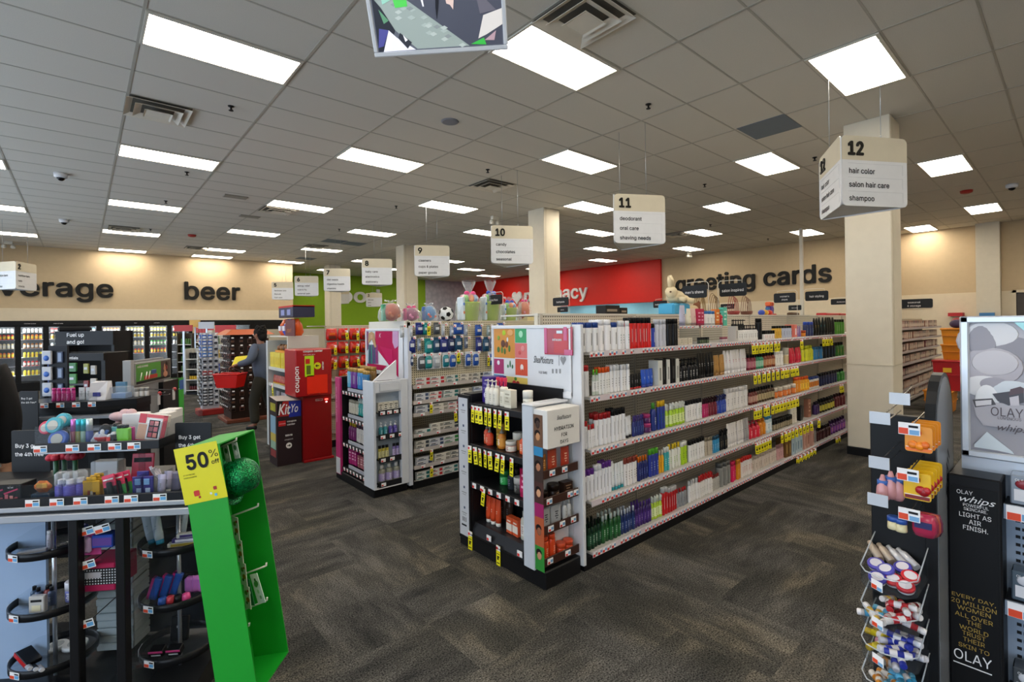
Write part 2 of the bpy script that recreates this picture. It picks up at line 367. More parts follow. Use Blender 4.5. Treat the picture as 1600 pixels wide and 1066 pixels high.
for i, j in spots:
    x, y = GX0 + i * TX, GY0 + j * TY
    if x < -3.3 or x > 20 or y < -5.5 or y > 23 or (y > 19.9 and x < 7) or (16.7 < x < 17.7 and y > 3) or (x > 17.6 and y < 11.5): continue  # panels past the red header are unseen, added to light the pharmacy
    o = thing('ceiling_light', '', 'ceiling light', (x, y, ZC), 0); part('frame', frm, o); part('diffuser', dfm, o, 'glowing white lens')
    row = {-8: 'left', -6: 'left'}.get(i, '')
    q = pix((x, y, ZC)); ok = (x * _F.x + y * _F.y) > 0.5 and -60 < q[0] < 1660 and q[1] > -80
    o['label'] = ''
    if not ok: o['label'] = 'white fluorescent ceiling light outside the picture'; o['group'] = 'ceiling lights out of the picture'; continue
    d = math.hypot(x, y); LT = globals().setdefault('LT', []); LT.append((d, i, j, o))
for k in range(5):  # unseen glowing panels added to brighten the pale blue wall
    o = thing('ceiling_light', 'pharmacy ceiling light behind the red header', 'ceiling light', (18.7, 12.2 + 2.3 * k, 2.899), 0, 'added lights behind the red header'); part('frame', frm, o); part('diffuser', dfm, o)
for d, i, j, o in LT:
    col = sorted([t for t in LT if t[1] == i]); r = [t[3] for t in col].index(o) + 1
    cols = sorted(set(t[1] for t in LT)); ci = cols.index(i) + 1
    o['label'] = 'white ceiling light panel, %s from camera in %s ceiling row counted from left' % (ordinal(r), ordinal(ci)); o['group'] = 'fluorescent panels in the ceiling'
def ceil_at(u, v): p = onz(u, v, ZC); return (p.x, p.y, ZC)
VENTM = mat('#ddd6c8', 0.5); VDARK = mat('#5a554c', 0.7)
vm = MB(); vm.box(-0.3, 0.3, -0.3, 0.3, -0.004, 0, VDARK)
for k, (a, z) in enumerate(((0.3, 0), (0.22, -0.02), (0.13, -0.035))):
    b_ = a - 0.07; zz = z - 0.035
    for s1 in range(4):
        vm.M = Matrix.Rotation(s1 * math.pi / 2, 4, 'Z')
        vm.add([(-a, -a, zz), (a, -a, zz), (b_, -b_, z), (-b_, -b_, z), (-a, -a, zz + 0.004), (a, -a, zz + 0.004), (b_, -b_, z + 0.004), (-b_, -b_, z + 0.004)], [(0, 3, 2, 1), (4, 5, 6, 7), (0, 1, 5, 4)], VENTM)
vm.M = Matrix.Identity(4)
vmm = vm.mesh('louvre'); vc = MB(); vc.box(-0.11, 0.11, -0.11, 0.11, -0.062, -0.056, VENTM, 0.002); vcm = vc.mesh('centre_plate')
for u, v, t in ((247, 170, 'left of the big light panel'), (912, 26, 'beside the hanging monitor screen'), (770, 288, 'above the candy sign'), (436, 326, 'touching a light panel, middle left'), (193, 358, 'above the beverage lettering'), (305, 389, 'above the beer lettering'), (492, 385, 'above the green wall'), (1068, 384 - 20, 'near the red wall')):
    p = ceil_at(u, v); gx = GX0 + TX * (round((p[0] - GX0 - 0.305) / 0.6096) * 0.5) + 0.305; gy = GY0 + TY * round((p[1] - GY0) / TY)
    o = thing('air_vent', 'square louvred ceiling air vent ' + t, 'air vent', (p[0], gy, ZC)); part('louvre', vmm, o); part('centre_plate', vcm, o)
for u, v, t in ((1202, 199, 'blue-grey return air panel in the ceiling left of sign 12'), (522, 377, 'blue-grey ceiling panel, left of the far pair'), (553, 381, 'blue-grey ceiling panel, right of the far pair'), (478, 404, 'blue-grey ceiling panel above sign 5')):
    p = ceil_at(u, v); solo('return_panel', MB().box(-0.3, 0.3, -0.29, 0.29, -0.006, 0, mat('#6d7884', 0.7)), t, 'ceiling panel', p)
sp = MB(); sp.lathe([(0.035, 0), (0.03, -0.008), (0.012, -0.012), (0.009, -0.04)][::-1], BLACK, 10); sp.cyl(0, 0, -0.052, -0.048, 0.026, BLACK, 10); sp.tube([(0.016, 0, -0.03), (0.012, 0, -0.05)], 0.003, BLACK, 5); spm = sp.mesh('sprinkler')
for u, v in ((361, 166), (1013, 163), (292, 269), (762, 265), (1101, 288), (259, 314), (619, 322), (1273, 246), (530, 358), (235, 358), (1110, 351), (1200, 373)):
    o = bpy.data.objects.new('fire_sprinkler', spm); COL.objects.link(o); o.location = ceil_at(u, v); reg(o, 'small dark fire sprinkler', 'on the ceiling', 'sprinkler')
for u, v, t in ((95, 271, 'nearer black and white dome camera on the ceiling at left'), (100, 343, 'farther black and white dome camera on the ceiling at left'), (1581, 288, 'dome camera on the ceiling at far right')):
    o = thing('security_camera', t, 'security camera', ceil_at(u, v))
    part('housing', MB().lathe([(0.06, -0.075), (0.085, -0.06), (0.09, 0)], WHITE, 16), o); part('dome', MB().ball((0, 0, -0.07), 0.055, 0.055, 0.05, mat('#101012', 0.08), 14, 8), o, 'black glass dome')
solo('ceiling_speaker', MB().lathe([(0.09, -0.012), (0.105, -0.006), (0.11, 0)], mat('#7d8088', 0.6), 20), 'round grey ceiling speaker in the middle of the ceiling', 'speaker', ceil_at(703, 190))
for u, v, t in ((300, 367, 'red fire alarm on the ceiling above the beer lettering'), (1510, 298, 'red fire alarm on the ceiling at far right')):
    solo('fire_alarm', MB().lathe([(0.05, -0.06), (0.09, -0.045), (0.1, 0)], mat('#a01c14', 0.4), 14), t, 'fire alarm', ceil_at(u, v))
for u, v, t in ((368, 307, 'left of the vents'), (390, 338, 'just right of the other, by a vent')):
    solo('slot_vent', MB().box(-0.2, 0.2, -0.1, 0.1, -0.02, 0, mat('#8f8a80', 0.6), 0.006), 'small grey slotted ceiling diffuser ' + t, 'grille', ceil_at(u, v))  # small slotted ceiling vents
def twin_light(u, v, t):
    p = ceil_at(u, v); o = thing('emergency_light', t, 'emergency light', p)
    part('body', MB().box(-0.09, 0.09, -0.05, 0.05, -0.09, 0, OFFW, 0.01), o)
    for s in (-1, 1): part('lamp_head', MB().lathe([(0.02, -0.2), (0.06, -0.18), (0.05, -0.12), (0.02, -0.09)], OFFW, 12, s * 0.09, 0), o)
twin_light(773, 338, 'white twin-head emergency light above sign 10'); twin_light(13, 377, 'white twin-head emergency light at far left'); twin_light(1077, 394, 'white twin-head emergency light near the red wall')
# ------------------------------------------------------------------ products
PC = {}
def ring_loft(mb, rings, m, seg=14):
    """rings: [(rx, ry, z)]"""
    vs = [(rx * math.cos(2 * math.pi * k / seg), ry * math.sin(2 * math.pi * k / seg), z) for rx, ry, z in rings for k in range(seg)]
    n = len(rings)
    fs = [(i * seg + k, i * seg + (k + 1) % seg, (i + 1) * seg + (k + 1) % seg, (i + 1) * seg + k) for i in range(n - 1) for k in range(seg)]
    fs += [tuple(range(seg))[::-1], tuple((n - 1) * seg + k for k in range(seg))]
    mb.add(vs, fs, m, True)
def marks(mb, r, z0, z1, m, w=0.25, vertical=False):
    y = -r - 0.0006
    if vertical: mb.box(-r * 0.1, r * 0.08, y, y + 0.002, z0, z1, m)
    else:
        h = z1 - z0
        for k in range(4):
            a = r * (0.5, 0.35, 0.55, 0.3)[k] * w * 2.2
            mb.box(-a, a, y, y + 0.003, z1 - h * (k + 0.7) / 4, z1 - h * (k + 0.25) / 4, m)
def product(kind, h, r, body, cap='#eeeeee', label=None, ink=None, seg=14):
    key = (kind, round(h, 3), round(r, 4), body, cap, label, ink)
    if key in PC: return PC[key]
    B = mat(body, 0.32); K = mat(cap, 0.35); Lb = mat(label, 0.45) if label else B; I = mat(ink, 0.5) if ink else None
    b = MB(); c = MB()
    if kind == 'can':
        b.lathe([(r * .94, 0), (r, .006), (r, h * .2), (r, h * .66), (r, h * .79), (r * .9, h * .82)], B, seg, mats={2: Lb})
        c.lathe([(r * .93, h * .815), (r * .93, h * .98), (r * .85, h)], K, seg)
        if I: marks(b, r, h * .22, h * .64, I, vertical=True)
    elif kind == 'bottle':
        b.lathe([(r * .9, 0), (r, .008), (r, h * .15), (r, h * .55), (r, h * .64), (r * .82, h * .73), (r * .42, h * .8)], B, seg, sy=.85, mats={2: Lb})
        c.lathe([(r * .5, h * .79), (r * .5, h * .98), (r * .43, h)], K, 10)
        if I: marks(b, r * .85, h * .22, h * .5, I)
    elif kind == 'flip':
        b.lathe([(r * .92, 0), (r, .006), (r, h * .15), (r * .98, h * .6), (r * .92, h * .78), (r * .86, h * .8)], B, seg, sy=.8, mats={2: Lb})
        c.lathe([(r * .88, h * .795), (r * .86, h * .97), (r * .78, h)], K, seg, sy=.8)
        if I: marks(b, r * .8, h * .2, h * .55, I)
    elif kind == 'pump':
        b.lathe([(r * .9, 0), (r, .008), (r, h * .12), (r, h * .5), (r, h * .58), (r * .5, h * .68), (r * .42, h * .7)], B, seg, mats={2: Lb})
        c.lathe([(r * .5, h * .69), (r * .5, h * .78), (r * .2, h * .79), (r * .18, h * .92), (r * .3, h * .925), (r * .3, h * .97), (r * .15, h)], K, 10)
        c.box(-r * .14, r * .14, -r * 1.15, 0, h * .93, h * .975, K)
        if I: marks(b, r, h * .16, h * .46, I)
    elif kind == 'spray':
        b.lathe([(r * .9, 0), (r, .008), (r, h * .12), (r, h * .5), (r * .75, h * .66), (r * .42, h * .72)], B, seg, sy=.85, mats={2: Lb})
        c.lathe([(r * .48, h * .71), (r * .46, h * .84), (r * .36, h * .86), (r * .36, h)], K, 10)
        c.box(-r * .22, r * .22, -r * .95, 0, h * .86, h * .97, K, r * .05); c.box(-r * .1, r * .1, -r * .85, -r * .68, h * .72, h * .88, K)
        if I: marks(b, r * .85, h * .16, h * .46, I)
    elif kind == 'tube':
        ring_loft(b, [(r * .84, r * .7, h * .13), (r * .92, r * .74, h * .3), (r, r * .5, h * .7), (r * 1.04, r * .08, h * .97), (r * 1.04, r * .05, h)], B, seg)
        c.lathe([(r * .72, 0), (r * .76, .004), (r * .78, h * .135)], K, seg, sy=.85)
        if I: marks(b, r * .62, h * .3, h * .6, I)
    elif kind == 'jar':
        b.lathe([(r * .93, 0), (r, h * .06), (r, h * .56), (r * .93, h * .6)], B, seg, mats={1: Lb})
        c.lathe([(r * 1.02, h * .6), (r * 1.03, h * .95), (r * .97, h)], K, seg)
        if I: marks(b, r, h * .12, h * .5, I)
    elif kind == 'box':
        b.box(-r, r, -r * .7, r * .7, 0, h, B, r * .04)
        if label: b.box(-r * .99, r * .99, -r * .7 - .0008, -r * .68, h * .18, h * .62, Lb)
        if I:
            for k in range(3): b.box(-r * (.6, .45, .7)[k], r * (.6, .3, .5)[k], -r * .7 - .0015, -r * .68, h * (.72 - k * .2), h * (.8 - k * .2), I)
        c = None
    elif kind == 'slab':
        b.box(-r, r, -r * 1.6, r * 1.6, 0, h, B, r * .06)
        if I: b.box(-r * .3, r * .3, -r * 1.6 - .001, -r * 1.5, h * .2, h * .7, I)
        c = None
    elif kind == 'pouch':
        ring_loft(b, [(r, r * .3, 0), (r, r * .34, h * .1), (r, r * .22, h * .6), (r, r * .03, h * .93), (r, r * .02, h)], B, 12)
        if I: marks(b, r * .28, h * .3, h * .75, I, w=.9)
        if label: b.box(-r * .9, r * .9, -r * .3, -r * .1, h * .06, h * .22, Lb)
        c = None
    elif kind == 'trigger':
        b.lathe([(r * .9, 0), (r, .008), (r, h * .5), (r * .5, h * .64), (r * .35, h * .68)], B, seg, sy=.8)
        c.lathe([(r * .4, h * .67), (r * .4, h * .8), (r * .3, h * .84)], K, 10); c.box(-r * .3, r * .3, -r * 1.1, r * .5, h * .84, h, K, r * .12); c.box(-r * .12, r * .12, -r * .9, -r * .6, h * .68, h * .86, K)
        if I: marks(b, r * .8, h * .12, h * .45, I)
    nm = {'can': 'spray_can', 'bottle': 'shampoo_bottle', 'flip': 'conditioner_bottle', 'pump': 'pump_bottle', 'spray': 'spray_bottle', 'tube': 'cream_tube', 'jar': 'cream_jar', 'box': 'carton', 'slab': 'slim_carton', 'pouch': 'pouch', 'trigger': 'trigger_bottle'}[kind]
    PC[key] = (b.mesh(nm), c.mesh('cap') if c else None, nm); return PC[key]
CAT = {'spray_can': 'spray can', 'shampoo_bottle': 'bottle', 'conditioner_bottle': 'bottle', 'pump_bottle': 'pump bottle', 'spray_bottle': 'spray bottle', 'cream_tube': 'tube', 'cream_jar': 'jar', 'carton': 'box', 'slim_carton': 'box', 'pouch': 'pouch', 'trigger_bottle': 'spray bottle'}
def put(p, loc, rz, desc, where, name=None, rx=0, ry=0):
    bm, cm, nm = p
    o = bpy.data.objects.new(name or nm, bm); COL.objects.link(o); o.location = loc; o.rotation_euler = (rx, ry, rz)
    if cm:
        c = bpy.data.objects.new({'jar': 'lid'}.get(nm.split('_')[-1], 'pump' if nm == 'pump_bottle' else 'cap'), cm); COL.objects.link(c); c.parent = o
    return reg(o, desc, where, CAT.get(nm, 'product'))
def row_y(x0, x1, y, z, n, kind, h, body, cap, label, ink, desc, where, rmax=0.036, rmin=0.01, back=0, rz=0.0):
    """n look-alikes standing from x0 to x1 on a shelf, facing -Y, front at y."""
    sp = (x1 - x0) / n; r = max(rmin, min(rmax, sp * 0.455)); p = product(kind, h, r, body, cap, label, ink)
    for k in range(n):
        put(p, (x0 + sp * (k + .5) + random.uniform(-.05, .05) * sp, y + r + random.uniform(0, .012), z), rz + random.uniform(-.12, .12), desc, where)
    for k in range(back):
        put(p, (x0 + sp * (k + .9), y + r * 3.3 + .015, z), random.uniform(-.1, .1), 'rear ' + desc, where)
def row_x(y0, y1, x, z, n, kind, h, body, cap, label, ink, desc, where, rmax=0.04):
    """the same along Y, facing -X (y0 > y1: left to right)."""
    sp = (y0 - y1) / n; r = min(rmax, abs(sp) * 0.48); p = product(kind, h, r, body, cap, label, ink)
    for k in range(n): put(p, (x + r + random.uniform(0, .01), y0 - sp * (k + .5), z), -math.pi / 2 + random.uniform(-.12, .12), desc, where)

# price tags on shelf edges
def strip_y(x0, x1, y, z, h=.042, pitch=.052, base='#cfc8cc', red=True):
    mb = MB(); mb.box(x0, x1, y - .006, y, z, z + h, mat(base, .35))
    n = int((x1 - x0) / pitch)
    for k in range(n):
        if random.random() < .12: continue
        a = x0 + (x1 - x0) * (k + .5) / n; w = pitch * .42
        mb.box(a - w, a + w, y - .0075, y - .005, z + .004, z + h - .004, PAPER)
        mb.box(a - w, a - w * .05, y - .0085, y - .005, z + .005, z + h * .5, REDT)
        mb.box(a + w * .1, a + w * .9, y - .0085, y - .005, z + h * .3, z + h * .75, BLUEINK if k % 3 else GREY)
    return mb
def strip_x(y0, y1, x, z, h=.042, pitch=.052, base='#cfc8cc'):
    mb = strip_y(y0, y1, 0, z, h, pitch, base); mb.v = [(x + b, a, c) for a, b, c in mb.v]; mb.f = [f[::-1] for f in mb.f]; return mb
def pegboard(col='#cdc4b2', pitch=.0254, hole=.0055):
    key = ('peg', col, pitch)
    if key in MATS: return MATS[key]
    m = bpy.data.materials.new('pegboard'); m.use_nodes = True; MATS[key] = m; N, L, b = nodes(m)
    tc = N.new('ShaderNodeTexCoord'); sc = N.new('ShaderNodeVectorMath'); sc.operation = 'SCALE'; sc.inputs['Scale'].default_value = 1 / pitch
    L.new(tc.outputs['Object'], sc.inputs[0]); fr_ = N.new('ShaderNodeVectorMath'); fr_.operation = 'FRACTION'; L.new(sc.outputs[0], fr_.inputs[0])
    sb = N.new('ShaderNodeVectorMath'); sb.operation = 'SUBTRACT'; L.new(fr_.outputs[0], sb.inputs[0]); sb.inputs[1].default_value = (.5, .5, .5)
    sx = N.new('ShaderNodeSeparateXYZ'); L.new(sb.outputs[0], sx.inputs[0])
    cb = N.new('ShaderNodeCombineXYZ'); L.new(sx.outputs['X'], cb.inputs['X']); L.new(sx.outputs['Z'], cb.inputs['Z'])
    ln = N.new('ShaderNodeVectorMath'); ln.operation = 'LENGTH'; L.new(cb.outputs[0], ln.inputs[0])
    lt = N.new('ShaderNodeMath'); lt.operation = 'LESS_THAN'; L.new(ln.outputs['Value'], lt.inputs[0]); lt.inputs[1].default_value = hole / pitch
    mx = N.new('ShaderNodeMix'); mx.data_type = 'RGBA'; L.new(lt.outputs[0], mx.inputs[0]); mx.inputs[6].default_value = rgb(col); mx.inputs[7].default_value = rgb('#3a352e')
    L.new(mx.outputs[2], b.inputs['Base Color']); b.inputs['Roughness'].default_value = .6; return m
tg = MB(); tg.box(-.019, .019, -.0008, .0008, -.108, .012, YEL); tg.box(-.0185, .0185, -.0016, 0, -.018, .012, PAPER); tg.box(-.018, -.002, -.0022, 0, -.014, .002, REDT)
tg.box(-.013, .013, -.0016, 0, -.04, -.036, INK); tg.box(-.009, .004, -.0016, 0, -.074, -.05, INK); tg.box(.006, .011, -.0016, 0, -.06, -.05, INK); tg.box(-.014, .014, -.0016, 0, -.095, -.09, INK)
TAGM = tg.mesh('sale_tag')
def sale_tag(x, y, z, rz, where, s=1.0):
    o = bpy.data.objects.new('sale_tag', TAGM); COL.objects.link(o); o.location = (x, y, z); o.scale = (s, s, s)
    o.rotation_euler = (random.uniform(-.06, .02), random.uniform(-.12, .1), rz + random.uniform(-.2, .2)); return reg(o, 'yellow sale tag', where, 'price tag')
def X12(u, y=2.33): return ony(u, 600, y).x

# ------------------------------------------------------------------ near gondola of hair products (aisle 12 side)
G12X1 = 10.4
g = thing('store_gondola', 'long nearest gondola of salon hair products beside square pillar', 'shelving', (2.63, 2.27, 0))
wpart('base', MB().box(2.63, G12X1, 2.285, 3.2, 0, .085, BLACK), g)
m = MB().box(2.63, G12X1, 2.72, 2.76, .085, 1.815, pegboard('#c9c1b0')); m.box(2.628, G12X1, 2.715, 2.765, 1.8, 1.817, OFFW)
for k in range(7): m.box(2.64 + k * 1.22, 2.67 + k * 1.22, 2.708, 2.72, .085, 1.81, mat('#b9b1a2', .5))
wpart('back_panel', m, g, 'beige pegboard back')
wpart('end_panel', MB().box(2.6, 2.63, 2.265, 2.355, .05, 1.727, WHITE, .004), g, 'white end post'); wpart('end_panel', MB().box(2.6, 2.63, 2.355, 3.22, .05, 1.727, mat('#cfcfce', .5), .003), g)
SH12 = (1.495, 1.175, .80, .432, .07); NM12 = ('top', 'second', 'middle', 'fourth', 'bottom')
for zi, z in enumerate(SH12):
    for k in range(6):
        x0 = 2.72 + k * 1.28; x1 = min(x0 + 1.28, G12X1)
        s_ = wpart('shelf', MB().box(x0, x1 - .004, 2.29, 2.715, z + .012, z + .03, mat('#b4b1ac', .45)), g)
        wpart('price_strip', strip_y(x0, x1 - .004, 2.29, z - .004, base='#d2c7cc'), s_, 'strip of small white and red price tags')
def w12(i): return "on salon gondola's %s shelf" % NM12[i]
# (u0, u1, n, kind, height, body, cap, label, ink, description, back row)
ROWS = {0: [
 (909, 938, 3, 'can', .215, '#e6e7ea', '#1d3f86', None, '#55565e', 'white can with navy cap', 3), (938, 958, 2, 'can', .235, '#eceaec', '#e9e9ec', None, '#6d6e74', 'tall plain white can', 2),
 (958, 968, 1, 'can', .215, '#e6e7ea', '#1d3f86', None, '#777', 'short white can with navy cap', 1), (968, 986, 3, 'flip', .225, '#e9eaed', '#e6e6ea', None, '#9aa', 'white bottle with faint print', 0), 
 (986, 1019, 6, 'can', .25, '#cf1512', '#141416', None, '#f0e8e6', 'red can with black cap', 3), (1019, 1026, 1, 'can', .2, '#2440a8', '#16161a', None, '#e8e8f0', 'single blue can', 0),
 (1026, 1044, 3, 'can', .235, '#c9cbd6', '#c5c7d0', None, '#9a9cac', 'silvery white can', 0), (1044, 1062, 4, 'can', .24, '#1c1c1e', '#141416', None, '#4a4a4e', 'tall black can', 0)],
1: [(909, 926, 1, 'can', .225, '#dfe0e4', '#a8141a', None, None, 'big white can with red cap', 0), (927, 936, 2, 'bottle', .19, '#bfc9bd', '#6cc235', '#e6e6e4', '#333', 'clear bottle with green cap', 0), (936, 955, 4, 'flip', .2, '#e8e8e6', '#e85a17', None, '#888', 'white bottle with orange cap', 2),
 (955, 985, 6, 'flip', .205, '#e9e9ea', '#e4e4e6', None, '#8a8a90', 'plain white bottle', 4), (986, 1004, 4, 'tube', .12, '#19191b', '#b5201e', None, '#c8c8cc', 'small black tube with red cap', 0), (1004, 1024, 3, 'tube', .145, '#2255c4', '#1d3a96', None, '#cfe0f4', 'bright blue tube', 0),
 (1025, 1032, 1, 'slab', .21, '#d6d6cf', '#eee', None, '#8a8a84', 'off-white slim box', 0), (1033, 1039, 1, 'slab', .215, '#17171a', '#111', None, '#3a3a3c', 'black slim box', 0), (1040, 1045, 1, 'slab', .21, '#d6d6cf', '#eee', None, '#8a8a84', 'off-white slim box', 0), (1046, 1052, 1, 'slab', .215, '#17171a', '#111', None, '#3a3a3c', 'black slim box', 0), (1053, 1059, 1, 'slab', .21, '#d6d6cf', '#eee', None, '#8a8a84', 'off-white slim box', 0), (1060, 1092, 6, 'pump', .2, '#17171a', '#0f0f11', None, '#d9d9d6', 'black pump bottle', 0),
 (1092, 1118, 6, 'tube', .235, '#121214', '#0d0d10', None, '#d8d8d8', 'glossy black tube', 0), (1118, 1134, 4, 'tube', .2, '#b98948', '#a57638', None, '#7a5526', 'tan tube', 0), (1134, 1170, 7, 'tube', .235, '#ece9ea', '#e6e4e6', None, '#c86a86', 'white tube with pink flower print', 0),
 (1171, 1183, 3, 'bottle', .17, '#7a1530', '#111114', '#b56a7c', '#e3c9a8', 'maroon bottle with black cap', 0), (1183, 1196, 3, 'bottle', .165, '#1d8a62', '#101214', '#8fc9ae', '#e8f0ea', 'green bottle with black cap', 0), (1196, 1213, 4, 'bottle', .17, '#7c3216', '#141110', '#c08a62', '#eadbc0', 'amber brown bottle with black cap', 0),
 (1213, 1226, 3, 'flip', .17, '#e9e6e0', '#e4e1dc', None, '#aaa', 'slim cream bottle', 0), (1226, 1237, 1, 'jar', .2, '#e6e0d2', '#d8cfba', '#cdb68a', '#8a744a', 'wide cream canister', 0), (1237, 1256, 4, 'tube', .19, '#d31a3c', '#c8183a', '#68c7d0', '#f0d0d8', 'pinkish red tube with aqua band', 0),
 (1256, 1274, 4, 'bottle', .2, '#d6d62a', '#c8ca20', None, '#5a7a20', 'lemon yellow bottle', 0), (1274, 1288, 3, 'flip', .17, '#2f7db4', '#246796', None, '#c9b24a', 'sky blue bottle', 0), (1288, 1308, 4, 'can', .2, '#1a2024', '#101214', None, '#2f5a8a', 'dark can beside blue bottles', 0), (1308, 1322, 3, 'bottle', .2, '#2f6b22', '#1a1a16', None, '#d88a3a', 'leaf green bottle', 0)],
2: [(909, 918, 2, 'can', .2, '#e3e4e7', '#b81c20', None, '#8c8c92', 'white can with red cap', 1), (918, 930, 3, 'bottle', .17, '#e6e6e8', '#c22024', None, '#999', 'white bottle with red cap', 0), (930, 955, 4, 'can', .235, '#e8e8ea', '#a3181c', None, '#a0a0a6', 'tall white can with crimson cap', 2),
 (955, 978, 4, 'can', .245, '#e6e6e8', '#131315', None, '#909096', 'white can with black cap', 2), (978, 988, 2, 'tube', .17, '#e2e4e8', '#15161c', None, '#888', 'white tube with black cap', 0), (988, 1006, 5, 'spray', .165, '#1f2a6e', '#3d2a78', None, '#8ab0e0', 'indigo spray bottle', 0),
 (1008, 1019, 1, 'jar', .075, '#4c1f58', '#a62f6c', None, '#c58ab8', 'lower of two stacked purple jars', 0), (1028, 1040, 3, 'flip', .24, '#263a8f', '#e2b21c', None, '#4ea04c', 'royal blue bottle with yellow cap', 0), (1020, 1027, 1, 'bottle', .23, '#22357f', '#4c9c2f', None, '#ddd', 'navy bottle with green cap', 0),
 (1041, 1071, 6, 'spray', .2, '#a9cf2c', '#e9eae2', '#d8e6a0', '#4a7a1c', 'lime green spray bottle', 0), (1072, 1098, 6, 'flip', .19, '#e6e4e2', '#17171a', None, '#8c8c8c', 'white bottle with black cap', 0), (1098, 1108, 3, 'spray', .18, '#b3195c', '#2c0f1c', None, '#e8b0cc', 'magenta spray bottle', 0),
 (1108, 1121, 3, 'spray', .18, '#6c0f26', '#24080f', None, '#c88a98', 'burgundy spray bottle', 0), (1121, 1136, 4, 'spray', .18, '#2344a6', '#1b2a62', None, '#a8c0ea', 'cobalt spray bottle', 0), (1136, 1171, 7, 'flip', .22, '#e4e1df', '#dedad8', None, '#8a868a', 'tall white conditioner bottle', 0),
 (1172, 1184, 3, 'bottle', .17, '#5f1a14', '#121010', '#b58a7a', '#e0d0c0', 'oxblood bottle with black cap', 0), (1184, 1211, 7, 'bottle', .17, '#3f2a16', '#100f0e', '#b3a27c', '#2b2014', 'dark brown bottle with black cap', 0), (1211, 1245, 5, 'jar', .12, '#c2561b', '#e4d8c8', '#e07a30', '#f0e0c8', 'orange tub with pale lid', 0),
 (1245, 1252, 2, 'flip', .19, '#e08a1c', '#e2521c', None, '#f4e0b0', 'amber bottle with red cap', 0), (1252, 1266, 4, 'bottle', .18, '#e6a01a', '#e8601a', '#f0c040', '#7a3a10', 'golden bottle with orange cap', 0), (1266, 1282, 5, 'flip', .15, '#d6d2ce', '#1f3a7c', '#d07a2a', '#333', 'white and orange bottle', 0),
 (1282, 1310, 7, 'flip', .17, '#1d2342', '#0f1016', None, '#4a62a8', 'midnight blue bottle', 0), (1310, 1322, 3, 'bottle', .17, '#2a7a2a', '#12140f', None, '#a8d0a0', 'green bottle by the pillar', 0)],
3: [(909, 928, 3, 'can', .215, '#e3e3e8', '#5a2484', None, '#7b7b84', 'white can with purple cap', 1), (928, 940, 2, 'can', .23, '#e6e6ea', '#e2e2e6', None, '#77777f', 'white can with white cap', 0), (940, 955, 3, 'can', .235, '#e6e6ea', '#5f2a86', None, '#77777f', 'tall white can with violet cap', 2),
 (955, 974, 4, 'tube', .2, '#e2e6e8', '#1a8c96', None, '#9aa', 'white tube with teal cap', 2), (974, 995, 5, 'flip', .215, '#e6e2e0', '#8a3a2c', None, '#6c6668', 'white bottle with rust cap', 0), (995, 1012, 4, 'bottle', .19, '#1f2764', '#e07018', None, '#8aa0dc', 'navy bottle with orange cap', 2),
 (1013, 1028, 3, 'flip', .225, '#2d3a92', '#55a82a', None, '#c0d0e0', 'blue bottle with green cap', 0), (1029, 1036, 2, 'bottle', .19, '#e0a21c', '#e6e2d0', None, '#7a4a10', 'yellow bottle with white cap', 0), (1037, 1045, 2, 'flip', .2, '#3ea7a8', '#e8e6e0', None, '#e0f0ee', 'turquoise bottle', 0),
 (1045, 1064, 4, 'bottle', .21, '#e3e3d8', '#e8c423', None, '#8ab030', 'white bottle with yellow cap', 0), (1064, 1075, 2, 'flip', .2, '#a8cc2a', '#e6e6e0', None, '#4a7a1c', 'lime bottle with white cap', 0), (1076, 1102, 6, 'flip', .19, '#e8e6e4', '#161618', None, '#8a8a8a', 'white bottle with black cap', 0),
 (1102, 1112, 3, 'flip', .17, '#b7ab97', '#8f826c', None, '#5c5242', 'beige clear bottle', 0), (1112, 1124, 4, 'flip', .16, '#2f8fbf', '#16425c', None, '#d0e8f4', 'azure bottle', 0), (1124, 1137, 4, 'spray', .2, '#17171a', '#0e0e10', None, '#c0b090', 'black spray bottle', 0), (1137, 1162, 7, 'tube', .235, '#e6e2e0', '#dedad8', None, '#7a7478', 'tall white tube', 0), (1162, 1171, 2, 'tube', .24, '#a9a6a8', '#8c8a8c', None, '#666', 'grey tube', 0),
 (1171, 1187, 3, 'pump', .19, '#d5213c', '#c01c34', None, '#f0c0c8', 'cherry red bottle', 0), (1187, 1198, 2, 'bottle', .18, '#d9861a', '#c87414', None, '#f4dca0', 'amber orange bottle', 0), (1198, 1208, 2, 'flip', .19, '#bfd8e0', '#3a86b0', '#e4ecee', '#3a7a9a', 'pale blue and white bottle', 0),
 (1208, 1238, 9, 'jar', .12, '#2b2620', '#151412', '#8a7d62', '#d8ccb0', 'dark jar with kraft label', 0), (1238, 1247, 2, 'flip', .24, '#d9d2c6', '#d0c8bc', None, '#8a8074', 'tall cream bottle', 0), (1247, 1257, 1, 'box', .19, '#1b1a1a', '#111', None, '#5a5450', 'black carton', 0), (1257, 1275, 1, 'box', .24, '#a8735c', '#a8735c', '#96604a', '#d8b8a0', 'rose copper carton', 0),
 (1275, 1282, 2, 'bottle', .17, '#3d2458', '#1a1222', None, '#a890c8', 'plum bottle', 0), (1282, 1306, 6, 'bottle', .185, '#2a2418', '#12110e', '#cdbf4a', '#3a3418', 'dark bottle with yellow label', 0), (1306, 1322, 4, 'bottle', .19, '#5a1420', '#2a0a10', None, '#b07a80', 'wine red bottle', 0)],
4: [(909, 938, 5, 'bottle', .2, '#14301f', '#0f1612', '#1c4a30', '#b8d4c0', 'dark green bottle', 4), (938, 968, 5, 'bottle', .2, '#1c4f25', '#b9c4bd', '#235f2e', '#b8d4c0', 'forest green bottle with grey cap', 4), (968, 990, 5, 'bottle', .185, '#1a2b5c', '#c3c8d2', '#22376e', '#a8b8dc', 'navy bottle with grey cap', 3),
